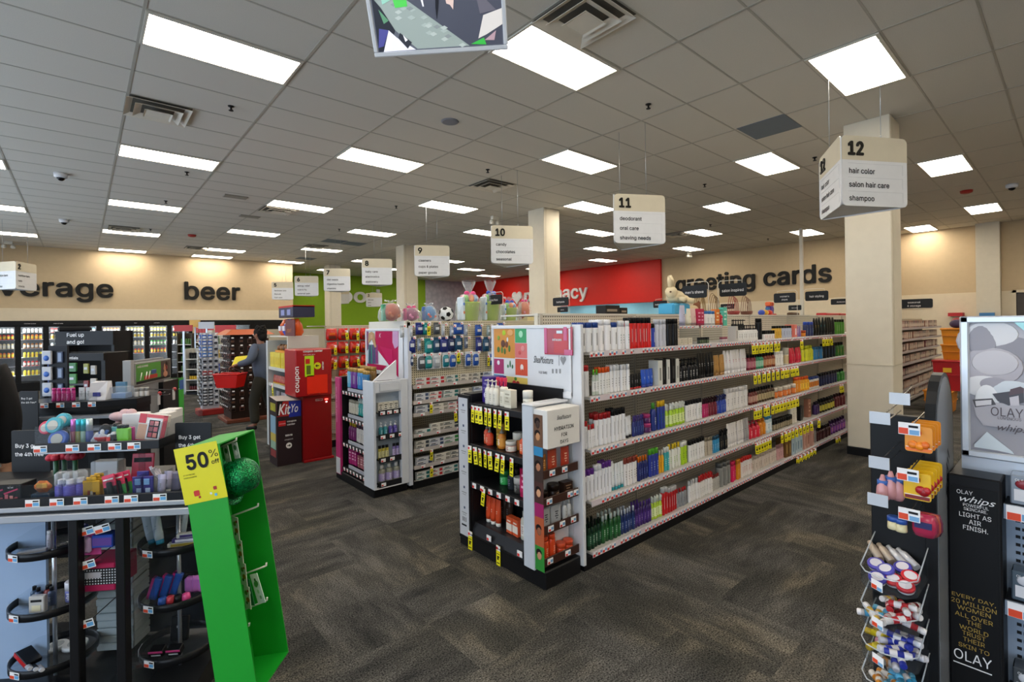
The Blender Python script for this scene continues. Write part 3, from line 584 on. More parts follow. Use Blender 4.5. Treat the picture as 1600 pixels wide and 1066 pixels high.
 (990, 1016, 6, 'bottle', .185, '#3a1f62', '#4a2a78', '#4a2a7a', '#b8a0d8', 'deep purple bottle', 3), (1016, 1032, 4, 'spray', .19, '#b4cf38', '#d8dcd0', '#dfe8b0', '#5a8a20', 'lime and white spray bottle', 0), (1041, 1056, 4, 'can', .21, '#b71b20', '#c8c6c4', None, '#e8c8c8', 'red can with silver cap', 0), (1032, 1041, 2, 'can', .23, '#c01c22', '#c8c6c4', None, '#e8c8c8', 'bright red can', 0),
 (1056, 1072, 4, 'bottle', .16, '#8d9094', '#b01c20', None, '#5a5c60', 'silver bottle with red cap', 0), (1074, 1090, 4, 'bottle', .19, '#e6e4e2', '#e0dedc', None, '#b8b4b0', 'round white bottle', 0), (1090, 1112, 6, 'spray', .2, '#e2dfdb', '#c81e20', None, '#a8a4a0', 'white spray bottle with red top', 0), (1112, 1124, 4, 'bottle', .15, '#b4b0a8', '#8c2a26', None, '#777', 'clear grey bottle', 0),
 (1124, 1142, 3, 'can', .23, '#82827f', '#5a5a58', None, '#b4b4b0', 'pewter grey can', 0), (1142, 1150, 2, 'flip', .2, '#d81c58', '#c01848', None, '#f4b0c8', 'hot pink bottle', 0), (1150, 1157, 2, 'flip', .2, '#d88a18', '#c87a14', None, '#f4dca0', 'amber bottle', 0), (1157, 1174, 5, 'flip', .2, '#e4dcd8', '#c8201e', None, '#c05a50', 'white bottle with scarlet cap', 0),
 (1174, 1214, 10, 'flip', .16, '#d2c4b8', '#b8a898', None, '#8c7868', 'beige bottle', 0), (1214, 1224, 3, 'flip', .17, '#c79a9a', '#a87c7c', None, '#7a5050', 'dusty pink bottle', 0), (1224, 1232, 2, 'slab', .22, '#6a4a24', '#111', None, '#b89858', 'bronze brown box', 0), (1232, 1250, 4, 'slab', .2, '#a9bcc6', '#111', None, '#6a8498', 'pale blue box', 0), (1250, 1268, 3, 'slab', .23, '#c99a88', '#111', None, '#8a5c4c', 'rose pink box', 0),
 (1268, 1276, 2, 'flip', .2, '#8d8a88', '#6a6866', None, '#444', 'grey bottle', 0), (1276, 1298, 8, 'bottle', .17, '#3a1216', '#1a0a0c', None, '#a87a7c', 'dark maroon bottle', 0), (1298, 1322, 6, 'bottle', .19, '#4a1c62', '#2a1238', '#8a4aa8', '#e8a030', 'violet bottle', 0)]}
for zi, L in ROWS.items():
    for (u0, u1, n, kind, h, body, cap, lab, ink, desc, back) in L:
        row_y(X12(u0), X12(u1), 2.32, SH12[zi] + .0305, n, kind, h, body, cap, lab, ink, desc, w12(zi), rmax=.04, back=back)
row_y(X12(1008), X12(1019), 2.32, SH12[2] + .0305 + .0752, 1, 'jar', .075, '#4c1f58', '#a62f6c', None, '#c58ab8', 'purple jar', "topmost of two stacked on salon gondola's middle shelf")
# far part of the top shelf: clear risers, pumps, boxes, tubes
zt = SH12[0] + .0305
ri = thing('acrylic_riser', 'clear acrylic riser holding small bottles on salon gondola top shelf', 'display stand', (X12(1066), 2.34, zt))
for (a, b) in ((1066, 1098), (1100, 1134)):
    x0, x1 = X12(a) - .02, X12(b); wpart('tier', MB().box(x0, x1, 2.36, 2.56, zt + .16, zt + .165, CLEAR).box(x0, x1, 2.355, 2.36, zt + .15, zt + .195, CLEAR).box(x0, x0 + .006, 2.36, 2.56, zt, zt + .16, CLEAR).box(x1 - .006, x1, 2.36, 2.56, zt, zt + .16, CLEAR), ri)
    wpart('price_strip', strip_y(x0 + .02, x1 - .02, 2.3545, zt + .15, .025, .06, '#dedad8'), ri)
wt = "on clear riser above salon shelf"
for (a, b, n, kind, h, body, cap, ink, desc) in ((1066, 1073, 1, 'tube', .2, '#b9b7cc', '#8f8cae', '#777', 'lavender grey tube'), (1074, 1080, 1, 'tube', .17, '#e2dcc4', '#c9b98e', '#987', 'cream tube'), (1080, 1088, 1, 'tube', .17, '#d9b4ac', '#b8867c', '#a66', 'blush tube'), (1088, 1099, 2, 'box', .17, '#b8144a', '#b8144a', '#e8a8c0', 'magenta carton'),
        (1101, 1117, 3, 'flip', .15, '#e8e6e2', '#3a78b8', '#889', 'white bottle with blue cap'), (1117, 1124, 1, 'box', .17, '#d8741c', '#eee', '#f4d8b0', 'orange carton'), (1124, 1129, 1, 'pump', .17, '#c01c30', '#0f5040', '#eee', 'red bottle with green pump'), (1129, 1136, 1, 'box', .19, '#4fb8a0', '#eee', '#d8f0ea', 'mint green carton')):
    row_y(X12(a, 2.42), X12(b, 2.42), 2.385, zt + .1655, n, kind, h, body, cap, None, ink, desc, wt)
wu = "under clear riser on salon gondola"
for (a, b, n, kind, h, body, cap, ink, desc) in ((1103, 1119, 5, 'jar', .06, '#3a4a2a', '#16181a', '#a8b898', 'small olive jar'), (1073, 1092, 3, 'box', .06, '#d8cdbb', '#eee', '#998', 'low cream carton'), (1137, 1146, 3, 'jar', .05, '#d8ccd0', '#9a4a5c', '#a66', 'tiny pink-lidded jar')):
    row_y(X12(a), X12(b), 2.375, zt, n, kind, h, body, cap, None, ink, desc, wu)
wt = w12(0)
for (a, b, n, kind, h, body, cap, lab, ink, desc) in ((1149, 1153, 1, 'slab', .16, '#c9c4be', '#eee', None, '#888', 'pale upright box'), (1156, 1186, 9, 'pump', .17, '#e2e0de', '#111214', '#e8e6e4', '#333', 'white pump bottle with black pump'), (1187, 1196, 1, 'can', .24, '#17171a', '#0d0d0f', None, '#333', 'lone black can'),
        (1196, 1213, 5, 'jar', .1, '#e0dedc', '#111', None, '#b02030', 'small white jar with black lid'), (1213, 1226, 3, 'flip', .15, '#d0a53a', '#151412', None, '#7a5a10', 'mustard bottle with black cap'), (1226, 1240, 4, 'flip', .15, '#b8c0d4', '#16181c', None, '#557', 'pale lilac bottle with black cap'),
        (1240, 1245, 1, 'slab', .16, '#e27a68', '#eee', None, '#fff', 'coral slim box'), (1245, 1258, 3, 'pouch', .14, '#8a6aa8', '#eee', None, '#d8c8e8', 'lilac pouch'), (1258, 1262, 1, 'jar', .08, '#d8841c', '#b04a1c', None, '#333', 'orange round jar'), (1262, 1276, 3, 'flip', .19, '#1d2a5c', '#2a4ab0', None, '#8ab', 'dark blue bottle with blue cap'),
        (1276, 1284, 2, 'tube', .24, '#1a1a18', '#0f0f0e', None, '#d8b83a', 'black tube with gold print'), (1284, 1294, 2, 'tube', .25, '#141c1e', '#0f1112', None, '#38b0b8', 'black tube with teal print'), (1294, 1308, 4, 'tube', .25, '#1b1c18', '#111', None, '#3a3c30', 'plain black tube'), (1308, 1322, 4, 'can', .22, '#4a8a2a', '#23281c', None, '#b8d8a0', 'green can with dark cap')):
    row_y(X12(a), X12(b), 2.325, zt, n, kind, h, body, cap, lab, ink, desc, wt)
row_y(X12(1165), X12(1185), 2.45, zt, 6, 'pump', .23, '#1a1a1c', '#0e0e10', None, '#444', 'tall black pump bottle', 'behind white ones on salon top shelf')
for zi, spans in enumerate((((1172, 1218, 8), (1249, 1253, 1), (1283, 1299, 4)), ((1174, 1186, 2), (1188, 1216, 4), (1218, 1245, 6)), ((1175, 1187, 3), (1190, 1200, 2), (1202, 1245, 9), (1309, 1315, 2)), ((1176, 1201, 6), (1215, 1267, 9), (1274, 1279, 1)), ((1239, 1272, 6), (1301, 1310, 2)))):
    for u0, u1, n in spans:
        for k in range(n):
            x = X12(u0 + (u1 - u0) * (k + .5) / n, 2.285); sale_tag(x, 2.266, SH12[zi] - .002, -.55, "under salon gondola's %s shelf" % NM12[zi])
# ------------------------------------------------------------------ endcap of the hair aisle (faces the entrance)
BLK = mat('#161618', .4); BLKLIP = mat('#232326', .35); BROWN = mat('#3a1f17', .4)
def px_x(u0, v0, u1, v1, X):
    a = onx(u0, v0, X); b = onx(u1, v1, X); return max(a.y, b.y), min(a.y, b.y), min(a.z, b.z), max(a.z, b.z)
def patch_x(mb, r, X, m, t=.0015):
    y1, y0, z0, z1 = r; mb.box(X - t, X, y0, y1, z0, z1, m); return mb
e = thing('endcap_display', 'black and white endcap of orange and white skincare bottles nearest camera', 'endcap', (2.25, 2.29, 0))
m = MB().box(2.25, 2.6, 2.29, 3.25, 0, .12, BLK, .008); m.box(2.24, 2.6, 2.48, 3.1, .12, .125, BLK)
m.add([(2.255, 2.48, .12), (2.255, 3.1, .12), (2.29, 3.1, .205), (2.29, 2.48, .205), (2.58, 2.48, .205), (2.58, 3.1, .205)], [(1, 0, 3, 2), (2, 3, 4, 5)], BLKLIP)
wpart('base', m, e)
wpart('back_panel', MB().box(2.565, 2.585, 2.42, 3.2, .12, 1.27, BLK), e)
m = MB().box(2.27, 2.585, 3.1, 3.2, .12, 1.2, BLK, .003); wpart('side_panel', m, e)
m = MB().box(2.245, 2.27, 3.1, 3.25, .06, 1.19, BLK, .003); m.box(2.2425, 2.246, 3.115, 3.235, .09, 1.165, mat('#c3c5cb', .4))
for k in range(6):
    z = 1.1 - k * .16; m.box(2.2418, 2.243, 3.16, 3.18, z, z + .018, mat('#3b4a66', .5)); m.box(2.2418, 2.243, 3.14, 3.205, z - .035, z - .028, GREY); m.box(2.2418, 2.243, 3.15, 3.195, z - .05, z - .045, GREY)
for k in range(3): m.box(2.2418, 2.243, 3.15 + k * .02, 3.157 + k * .02, .2, .235, INK)
m.box(2.2418, 2.243, 3.145, 3.21, .165, .178, INK)
wpart('sign_strip', m, e, 'grey printed strip')
m = MB().box(2.235, 2.27, 2.375, 2.48, .105, 1.195, mat('#c4cad3', .4), .004); m.box(2.27, 2.585, 2.40, 2.425, .105, 1.19, mat('#cdd0d6', .4)); m.box(2.235, 2.585, 2.375, 2.48, 1.185, 1.2, mat('#d8dade', .4), .003)
wpart('white_frame', m, e, 'white upright frame')
ELV = (1.10, .785, .495)
for z in ELV:
    s_ = wpart('shelf', MB().box(2.265, 2.565, 2.482, 3.1, z + .02, z + .032, BLK).box(2.25, 2.266, 2.482, 3.1, z - .01, z + .036, BLKLIP, .003), e)
    mb = MB()
    if z == ELV[2]:
        for k in range(6): a = 3.07 - k * .098; mb.box(2.247, 2.2505, a - .045, a, z - .008, z + .03, PAPER); mb.box(2.246, 2.248, a - .022, a - .002, z - .006, z + .012, REDT)
        wpart('price_strip', mb, s_, 'white and red price tags')
m = MB()
for y in (2.9, 2.56): m.box(2.246, 2.2505, y - .05, y, .14, .18, PAPER); m.box(2.245, 2.247, y - .025, y - .003, .142, .16, REDT)
wpart('price_strip', m, e)
ew = "under %s shelf of nearest black endcap"
for zi, ys in ((0, (3.045, 3.0, 2.955, 2.885, 2.84, 2.775, 2.72, 2.645)), (1, (3.09, 3.025, 2.965, 2.90, 2.845, 2.755, 2.695, 2.60)), (2, (2.925,))):
    for y in ys: sale_tag(2.2435, y, ELV[zi] + .008, -math.pi / 2, ew % ('top', 'second', 'third')[zi], 1.08)
for y in (3.1, 2.76): sale_tag(2.2425, y, .13, -math.pi / 2, 'on plinth of nearest black endcap', 1.2)
ep = "on nearest black endcap's %s shelf"
zt = ELV[0] + .0325
for (a, b, n, kind, h, body, cap, lab, ink, desc, dx) in ((2.95, 2.83, 3, 'trigger', .2, '#d8d0c4', '#e83a62', None, '#c88', 'white spray bottle with coral trigger', .12),
        (2.985, 2.83, 3, 'pump', .19, '#e3ded2', '#dcd8cf', None, '#a8a294', 'white pump bottle', .03), (2.83, 2.75, 1, 'flip', .14, '#e0d9c6', '#e8e2d2', None, '#a8a08c', 'cream white bottle', .03), (2.75, 2.66, 1, 'box', .13, '#e2dcca', '#eee', '#cfc8b4', '#a8a08c', 'ivory carton', .02), (2.59, 2.515, 1, 'jar', .135, '#e4dfd0', '#e8e4d8', None, '#a8a08c', 'ivory jar', .06)):
    row_x(a, b, 2.265 + dx, zt, n, kind, h, body, cap, lab, ink, desc, ep % 'top')
o = thing('countertop_sign', 'purple box sign standing on top of nearest black endcap', 'sign', (2.34, 3.0, zt), -.1)
m = MB().box(0, .16, -.045, .06, 0, .2, mat('#35207c', .4), .003); m.text('FREE', mat('#c9bce8', .5), face_mx(-.001, .035, .14), .03); m.text('SHIPPING', mat('#c9bce8', .5), face_mx(-.001, .04, .11), .018)
part('panel', m, o); part('seal', MB().lathe([(.022, 0), (.022, .002)], mat('#d9d2ec', .5), 16), o, 'pale round seal').location = (-.001, .01, .06)
o.children[1].rotation_euler = (0, -math.pi / 2, 0)
zt = ELV[1] + .0325
for (a, b, n, kind, h, body, cap, lab, ink, desc, dx) in ((3.04, 2.99, 1, 'pump', .16, '#d2502e', '#6c655c', '#e0603a', '#f4d0b8', 'coral pump bottle with grey pump', .05), (2.99, 2.93, 1, 'pump', .14, '#d8452c', '#8f8a80', '#e05a3a', '#f4d0b8', 'scarlet pump bottle', .03), (2.925, 2.845, 1, 'jar', .17, '#b8862c', '#c89a3a', '#d2b040', '#5a3a10', 'tall golden jar', .07), (2.85, 2.785, 1, 'pump', .16, '#d2802a', '#8a857c', '#e09a40', '#fff', 'amber pump bottle', .03),
        (2.78, 2.65, 1, 'jar', .125, '#cf7a1c', '#d8d2c4', '#e08a2c', '#fff', 'big orange jar', .09), (2.76, 2.66, 1, 'jar', .075, '#d8602c', '#e0dacc', '#e8e0d0', '#a66', 'small orange jar', .012), (2.62, 2.5, 2, 'pump', .16, '#e0572c', '#8a857c', '#e8734a', '#f8e0d0', 'bright orange pump bottle', .04)):
    row_x(a, b, 2.275 + dx, zt, n, kind, h, body, cap, lab, ink, desc, ep % 'second')
zt = ELV[2] + .0325
for (a, b, n, kind, h, body, cap, lab, ink, desc, dx) in ((2.91, 2.83, 1, 'jar', .105, '#2f9a4c', '#2a7a3c', '#3cb058', '#d0f0d8', 'green jar', .09), (2.84, 2.78, 1, 'bottle', .15, '#2e241c', '#16120f', None, '#8a7a5c', 'brown bottle', .17), (2.78, 2.71, 1, 'pump', .17, '#2b2f34', '#14171a', None, '#778', 'slate grey pump bottle', .06), (2.70, 2.61, 1, 'jar', .11, '#4a4640', '#d2cfc6', None, '#999', 'grey jar with pale lid', .04), (2.59, 2.5, 1, 'box', .2, '#a8184c', '#eee', '#c01c5c', '#f4b0cc', 'raspberry carton', .01), (2.99, 2.92, 1, 'jar', .12, '#26221e', '#121110', None, '#554', 'black jar', .17)):
    row_x(a, b, 2.275 + dx, zt, n, kind, h, body, cap, lab, ink, desc, ep % 'third')
zt = .2055
for (a, b, n, kind, h, body, cap, lab, ink, desc, dx) in ((3.06, 2.88, 3, 'tube', .2, '#e0522a', '#e8e4da', '#e8632f', '#f8d0b8', 'orange tube with pale cap', .04), (3.02, 2.9, 2, 'pump', .22, '#5a4034', '#a8a49a', None, '#aaa', 'brown pump bottle', .17), (2.79, 2.65, 2, 'box', .12, '#d8582f', '#eee', '#e8e0d4', '#f4e0d0', 'orange and white carton', .03), (2.64, 2.5, 2, 'bottle', .2, '#c8c4b8', '#b0aca0', '#e4e0d8', '#a88', 'clear bottle with white label', .02)):
    row_x(a, b, 2.3 + dx, zt, n, kind, h, body, cap, lab, ink, desc, ep % 'bottom', rmax=.036)
# side wing with four brown-fronted trays
wg = wpart('wing_panel', MB().box(2.245, 2.58, 2.385, 2.4, .12, 1.14, mat('#d6d6d8', .45)), e, 'white back of the side trays')
m = MB()
for z0, z1, c in ((.93, 1.14, '#6b4a34'), (.87, .93, '#2f86b8'), (.70, .87, '#3a2720'), (.56, .70, '#4a2a24'), (.47, .56, '#a01c62'), (.28, .47, '#b85a34'), (.12, .28, '#2f8a34')): m.box(2.243, 2.247, 2.292, 2.385, z0, z1, mat(c, .5))
for z, c in ((1.08, '#3a2418'), (1.0, '#c28a5c'), (.8, '#b87a58'), (.63, '#d8a078'), (.38, '#9a5c40'), (.22, '#c8906c')):
    m.M = Matrix.Translation((2.243, 2.335, z)); m.ball((0, 0, 0), .0015, .022, .03, mat(c, .6), 10, 6); m.ball((0, .004, .016), .001, .028, .026, mat('#1c1210', .7), 10, 6)
m.M = Matrix.Identity(4); wpart('printed_side', m, e, 'colourful printed tray side')
zb = (.735, .555, .375, .165); hb = .045
for k, z in enumerate(zb):
    t_ = wpart('tray', MB().box(2.247, 2.58, 2.295, 2.385, z - .008, z, BROWN).box(2.247, 2.58, 2.288, 2.296, z - .012, z + hb, BROWN, .002), e, 'brown-fronted tray')
    m = MB()
    for x in ((2.3, 2.42), (2.27, 2.47, 2.53), (2.28, 2.39, 2.5), (2.27, 2.44))[k]: m.box(x, x + .05, 2.2855, 2.2885, z, z + .036, PAPER); m.box(x + .003, x + .022, 2.285, 2.2865, z + .002, z + .016, REDT); m.box(x + .026, x + .047, 2.285, 2.2865, z + .008, z + .026, BLUEINK)
    wpart('price_strip', m, t_, 'white price tags')
m = MB().box(2.247, 2.56, 2.25, 2.385, .925, 1.175, mat('#dedcd8', .5), .003); wpart('header_box', m, e, 'white header box')
m = MB(); 
m.text('HYDRATION', INK, face_my(2.403, 2.2485, 1.035), .048, 'CENTER', squeeze=.92, bold=.01); m.text('FOR', INK, face_my(2.403, 2.2485, .99), .045, 'CENTER', squeeze=.92, bold=.01); m.text('DAYS', INK, face_my(2.403, 2.2485, .945), .045, 'CENTER', squeeze=.92, bold=.01)
m.text('SheaMoisture', INK, face_my(2.403, 2.2485, 1.105), .04, 'CENTER', shear=.35, squeeze=.62)
wpart('lettering', m, e, 'black lettering')
wq = "in %s brown tray on endcap side"
def sidebits(x0, x1, n, z, kind, h, body, cap, ink, desc, w, r=None, rx=0, y=2.345):
    sp = (x1 - x0) / n; p = product(kind, h, min(r or 1, sp * .46), body, cap, None, ink)
    for k in range(n): put(p, (x0 + sp * (k + .5), y, z + .001), random.uniform(-.1, .1), desc, wq % w, rx=rx)
sidebits(2.27, 2.33, 1, zb[0], 'pouch', .13, '#a8682a', '#eee', '#e0b070', 'tan pouch', 'top'); sidebits(2.335, 2.43, 1, zb[0], 'pouch', .15, '#b8432a', '#eee', '#f0c0a0', 'coral pouch', 'top'); sidebits(2.465, 2.55, 1, zb[0], 'pouch', .15, '#b83c26', '#eee', '#f0c0a0', 'coral pouch', 'top')
sidebits(2.26, 2.33, 1, zb[1], 'jar', .07, '#2b1a12', '#1c100b', '#8a6a50', 'low dark brown jar', 'second'); sidebits(2.34, 2.44, 1, zb[1], 'jar', .1, '#241610', '#1a0f0a', '#8a6a50', 'wide dark brown jar', 'second', .042); sidebits(2.465, 2.56, 1, zb[1], 'box', .09, '#2c1a12', '#eee', '#8a6a50', 'dark brown carton', 'second', .042)
sidebits(2.26, 2.46, 2, zb[2], 'pouch', .13, '#a9abad', '#eee', '#4a4c50', 'silver pouch', 'third'); sidebits(2.475, 2.56, 2, zb[2], 'bottle', .14, '#c6c6c4', '#a8a8a6', '#777', 'clear pump-top bottle', 'third')
sidebits(2.27, 2.40, 2, zb[3], 'flip', .16, '#d8491f', '#d84a20', '#f4b090', 'orange bottle', 'bottom'); sidebits(2.415, 2.565, 2, zb[3], 'jar', .075, '#d04a24', '#d8522c', '#f4b090', 'orange jar', 'bottom', .04)
# poster over the endcap
ps = thing('endcap_poster', 'white-framed skincare poster above nearest endcap with fruit squares', 'poster', (2.585, 2.36, 1.21))
XP = 2.592
m = MB().box(XP, 2.6, 2.345, 3.235, 1.24, 1.725, mat('#d4d6da', .3)); m.box(XP - .008, 2.6, 2.345, 3.235, 1.70, 1.727, WHITE, .003); m.box(XP - .008, 2.6, 3.215, 3.235, 1.25, 1.7, WHITE, .003); m.box(XP - .008, 2.6, 2.345, 2.365, 1.22, 1.7, WHITE, .003); m.box(XP - .012, 2.6, 2.345, 3.235, 1.205, 1.25, WHITE, .003)
wpart('frame', m, ps)
def z7(x, y): return (700 + x / 7.105, 490 + y / 7.105)
m = MB()
for (a, b, c, d, col) in ((510, 165, 745, 500, '#c98420'), (745, 155, 872, 328, '#2f9a5c'), (745, 328, 880, 500, '#cf6a66'), (512, 500, 622, 672, '#a01a5c'), (622, 500, 748, 690, '#cfd0cf'), (748, 500, 885, 695, '#c8441a'), (512, 672, 622, 712, '#4f9ac0'), (622, 692, 885, 850, '#d2b85c')):
    patch_x(m, px_x(*z7(a, b), *z7(c, d), XP), XP, mat(col, .4))
def dot(x, y, rx_, rz_, col, t=.003):
    p = onx(*z7(x, y), XP - t); m.ball((p.x, p.y, p.z), .0012, rx_ / 7.105 * .0052, rz_ / 7.105 * .0046, mat(col, .5), 12, 6)
for a in ((620, 215, 30, 34, '#a8c81e'), (690, 215, 50, 40, '#dba060'), (610, 335, 36, 48, '#5a2f1a'), (650, 345, 26, 40, '#6e3c22'), (560, 400, 24, 38, '#3f6a24'), (600, 405, 18, 44, '#4a7a2a'), (630, 420, 18, 40, '#3a6222'), (680, 390, 18, 42, '#457228'), (560, 270, 22, 30, '#7a9a2c'), (660, 290, 14, 30, '#dfe4e4'), (830, 390, 30, 34, '#d88a88'), (795, 435, 22, 26, '#c24a48'), (690, 560, 12, 44, '#2f6a3a'), (665, 585, 14, 22, '#3a7a44'), (715, 590, 14, 26, '#2f6a3a'), (735, 780, 34, 42, '#b01c20'), (775, 785, 30, 40, '#8f1418'), (750, 725, 22, 22, '#3f7a2a')): dot(*a)
for a in ((808, 230, 34, 42, '#9fd8b4'), (808, 230, 24, 30, '#2f9a5c'), (560, 545, 24, 30, '#e4dce4'), (820, 600, 26, 40, '#e8d8d0'), (822, 622, 14, 20, '#c8441a')): dot(*a, t=.004)
patch_x(m, px_x(*z7(1075, 150), *z7(1392, 468), XP), XP - .004, mat('#a3122a', .12), .003)
patch_x(m, px_x(*z7(1180, 225), *z7(1340, 445), XP), XP - .0062, mat('#b80f12', .15))
for i_, (a, b, c, d) in enumerate(((1075, 160, 1110, 440), (1290, 150, 1330, 300), (1300, 400, 1390, 465))): patch_x(m, px_x(*z7(a, b), *z7(c, d), XP), XP - .0075 - i_ * .0006, mat('#c04a78', .15))
patch_x(m, px_x(*z7(1215, 190), *z7(1280, 222), XP), XP - .0095, mat('#c9d8e0', .2))  # pale highlight painted onto the glossy crimson sheet
wpart('printed_sheet', m, ps, 'fruit squares and a glossy crimson sheet with a painted highlight')
m = MB(); p = onx(*z7(1158, 290), XP - .01); m.text('extracare', WHITE, face_mx(XP - .011, p.y, p.z - .008), .036, bold=.02, squeeze=.8)
p = onx(*z7(960, 545), XP); m.text('SheaMoisture', INK, face_mx(XP - .002, p.y + .01, p.z), .075, shear=.4, squeeze=.5)
p = onx(*z7(1008, 650), XP); m.text('FAIR TRADE', INK, face_mx(XP - .002, p.y, p.z - .01), .036, squeeze=.62)
p = onx(*z7(1280, 520), XP); m.box(XP - .002, XP - .001, p.y + .04, p.y + .042, p.z - .04, p.z + .035, INK)
m.M = frame((XP - .002, p.y, p.z), (0, -1, 0), (0, 0, 1)); m.prism([(0, -.035), (.028, .005), (.026, .022), (.012, .028), (0, .016), (-.012, .028), (-.026, .022), (-.028, .005)], 0, .001, GREY); m.M = Matrix.Identity(4)
for k in range(3): q = onx(*z7(1165 + 40 * k, 640), XP); m.box(XP - .002, XP - .001, q.y - .008, q.y + .008, q.z - .016, q.z + .016, GREY)
wpart('lettering', m, ps)
# ------------------------------------------------------------------ second gondola (oral care) and its endcap
g = thing('store_gondola', 'second gondola from camera holding toothpaste boxes and mouthwash packs', 'shelving', (2.63, 4.65, 0))
wpart('base', MB().box(2.63, 10.4, 4.65, 5.6, 0, .075, BLACK), g)
m = MB().box(2.63, 10.4, 5.08, 5.12, .075, 1.79, pegboard('#cfc4a8', .0254, .0062))
for k in range(7): m.box(2.64 + k * 1.22, 2.67 + k * 1.22, 5.07, 5.08, .085, 1.79, mat('#c4b9a0', .5))
wpart('back_panel', m, g, 'cream pegboard'); wpart('pegboard', MB().box(2.66, 6.2, 4.70, 4.715, 1.10, 1.785, pegboard('#cfc4a8', .0254, .0062)).box(2.66, 6.2, 4.715, 5.08, 1.775, 1.785, OFFW), g, 'cream pegboard with hooks')
wpart('end_panel', MB().box(2.585, 2.63, 4.645, 4.73, .05, 1.715, mat('#c9ccd4', .4), .004).box(2.6, 2.63, 4.73, 5.6, .05, 1.79, OFFW, .003), g, 'white end post')
Z11 = (1.062, .895, .762, .542, .38, .2, .045)
for z in Z11:
    s_ = wpart('shelf', MB().box(2.66, 6.2, 4.68, 5.08, z + .012, z + .026, mat('#b4ada2', .5)).box(2.66, 6.2, 4.672, 4.68, z - .004, z + .036, mat('#b9b1ac', .4)), g)
    m = MB()
    for k in range(14):
        x = 2.72 + k * .24 + random.uniform(-.03, .03); m.box(x, x + .05, 4.668, 4.673, z + .002, z + .032, PAPER); m.box(x + .003, x + .026, 4.667, 4.669, z + .004, z + .017, REDT)
    wpart('price_strip', m, s_, 'white and red price tags')
TPC = (('#d2d0cc', '#b3202a'), ('#c9cbcf', '#3a4a68'), ('#cfd0d0', '#2a7a3a'), ('#d4cfc4', '#8a867c'), ('#c4ccd6', '#24489a'), ('#cccdc8', '#1e6a68'), ('#24489a', '#c8281e'), ('#c8c4ba', '#333c44'))
TPN = ('white and red', 'white and slate', 'white and green', 'cream', 'white and blue', 'white and teal', 'blue and red', 'white and charcoal')
def tp_mesh(ci, L_, n=1):
    key = ('tp', ci, round(L_, 2))
    if key not in PC:
        b = MB().box(-L_ / 2, L_ / 2, -.022, .022, 0, .042, mat(TPC[ci][0], .4), .0015)
        b.box(-L_ / 2 + .004, L_ * .05, -.0228, -.02, .008, .016, mat(TPC[ci][1], .4)); b.box(L_ * .22, L_ * .46, -.0228, -.02, .006, .036, mat(TPC[ci][1], .4)); b.box(-L_ * .42, -L_ * .1, -.0228, -.02, .022, .03, INK)
        PC[key] = b.mesh('toothpaste_box')
    return PC[key]
random.seed(21)
for zi, z in enumerate(Z11):
    x = 2.70; prev = -1; xm = 4.25 if zi < 4 else 3.9
    while x < xm:
        ci = random.choice([c for c in range(8) if c != prev and (c != 6 or zi == 6)]); prev = ci
        if zi == 0 and x < 2.9: ci = 0
        L_ = random.choice((.16, .18, .2))
        for st in range(2 if zi != 3 else random.choice((1, 2, 3))):
            o = bpy.data.objects.new('toothpaste_box', tp_mesh(ci, L_)); COL.objects.link(o); o.location = (x + L_ / 2 + random.uniform(-.004, .004), 4.708, z + .0265 + st * .0425)
            reg(o, TPN[ci] + ' toothpaste box' + (', %s layer' % ('bottom', 'second', 'third')[st]), "on oral care %s shelf" % ('top', 'second', 'third', 'fourth', 'fifth', 'sixth', 'bottom')[zi], 'box')
        x += L_ + random.choice((.006, .006, .03))
for u, v, zi in ((674, 633, 1), (712, 650, 2), (675, 704, 4), (675, 732, 5)):
    p = ony(u, v, 4.66); sale_tag(p.x, 4.664, Z11[zi] - .008, 0, "under oral care %s shelf" % ('top', 'second', 'third', 'fourth', 'fifth', 'sixth')[zi], 1.0)
def hang_pack(col, col2, w, h):
    key = ('hp', col, col2, w, h)
    if key not in PC:
        b = MB().box(-w / 2, w / 2, -.004, -.002, -h, 0, mat(col2, .4), .001); ring_loft(b, [(w * .38, .006, -h * .96), (w * .44, .02, -h * .8), (w * .42, .018, -h * .3), (w * .25, .008, -h * .16)], mat(col, .2), 12)
        b.box(-w * .25, w * .2, -.026, -.018, -h * .62, -h * .4, mat('#d8dce2', .4))
        h_ = MB().tube([(0, .044, -.012), (0, -.06, -.012), (0, -.07, -.006)], .0022, CHROME, 6); h_.box(-.017, .017, -.074, -.071, -.02, .012, PAPER); h_.box(-.015, .0, -.0755, -.073, -.016, -.004, REDT)
        PC[key] = (b.mesh('hanging_pack'), h_.mesh('hook'))
    return PC[key]
def hang_y(u, v, Y, col, col2, w, h, desc, where, name='hanging_pack'):
    p = ony(u, v, Y); bm, hm = hang_pack(col, col2, w, h)
    o = bpy.data.objects.new(name, bm); COL.objects.link(o); o.location = (p.x, Y - .045, p.z); k = bpy.data.objects.new('hook', hm); COL.objects.link(k); k.parent = o
    return reg(o, desc, where, 'hanging pack')
def z4(x, y): return (510 + x / 7.105, 500 + y / 7.105)
NAVY, TEAL, DTEAL, BLU, GRY = '#1f2f7c', '#1f8a8c', '#1c4a6c', '#2453a8', '#50555a'
hw = 'on pegboard, %s row of mouthwash packs'
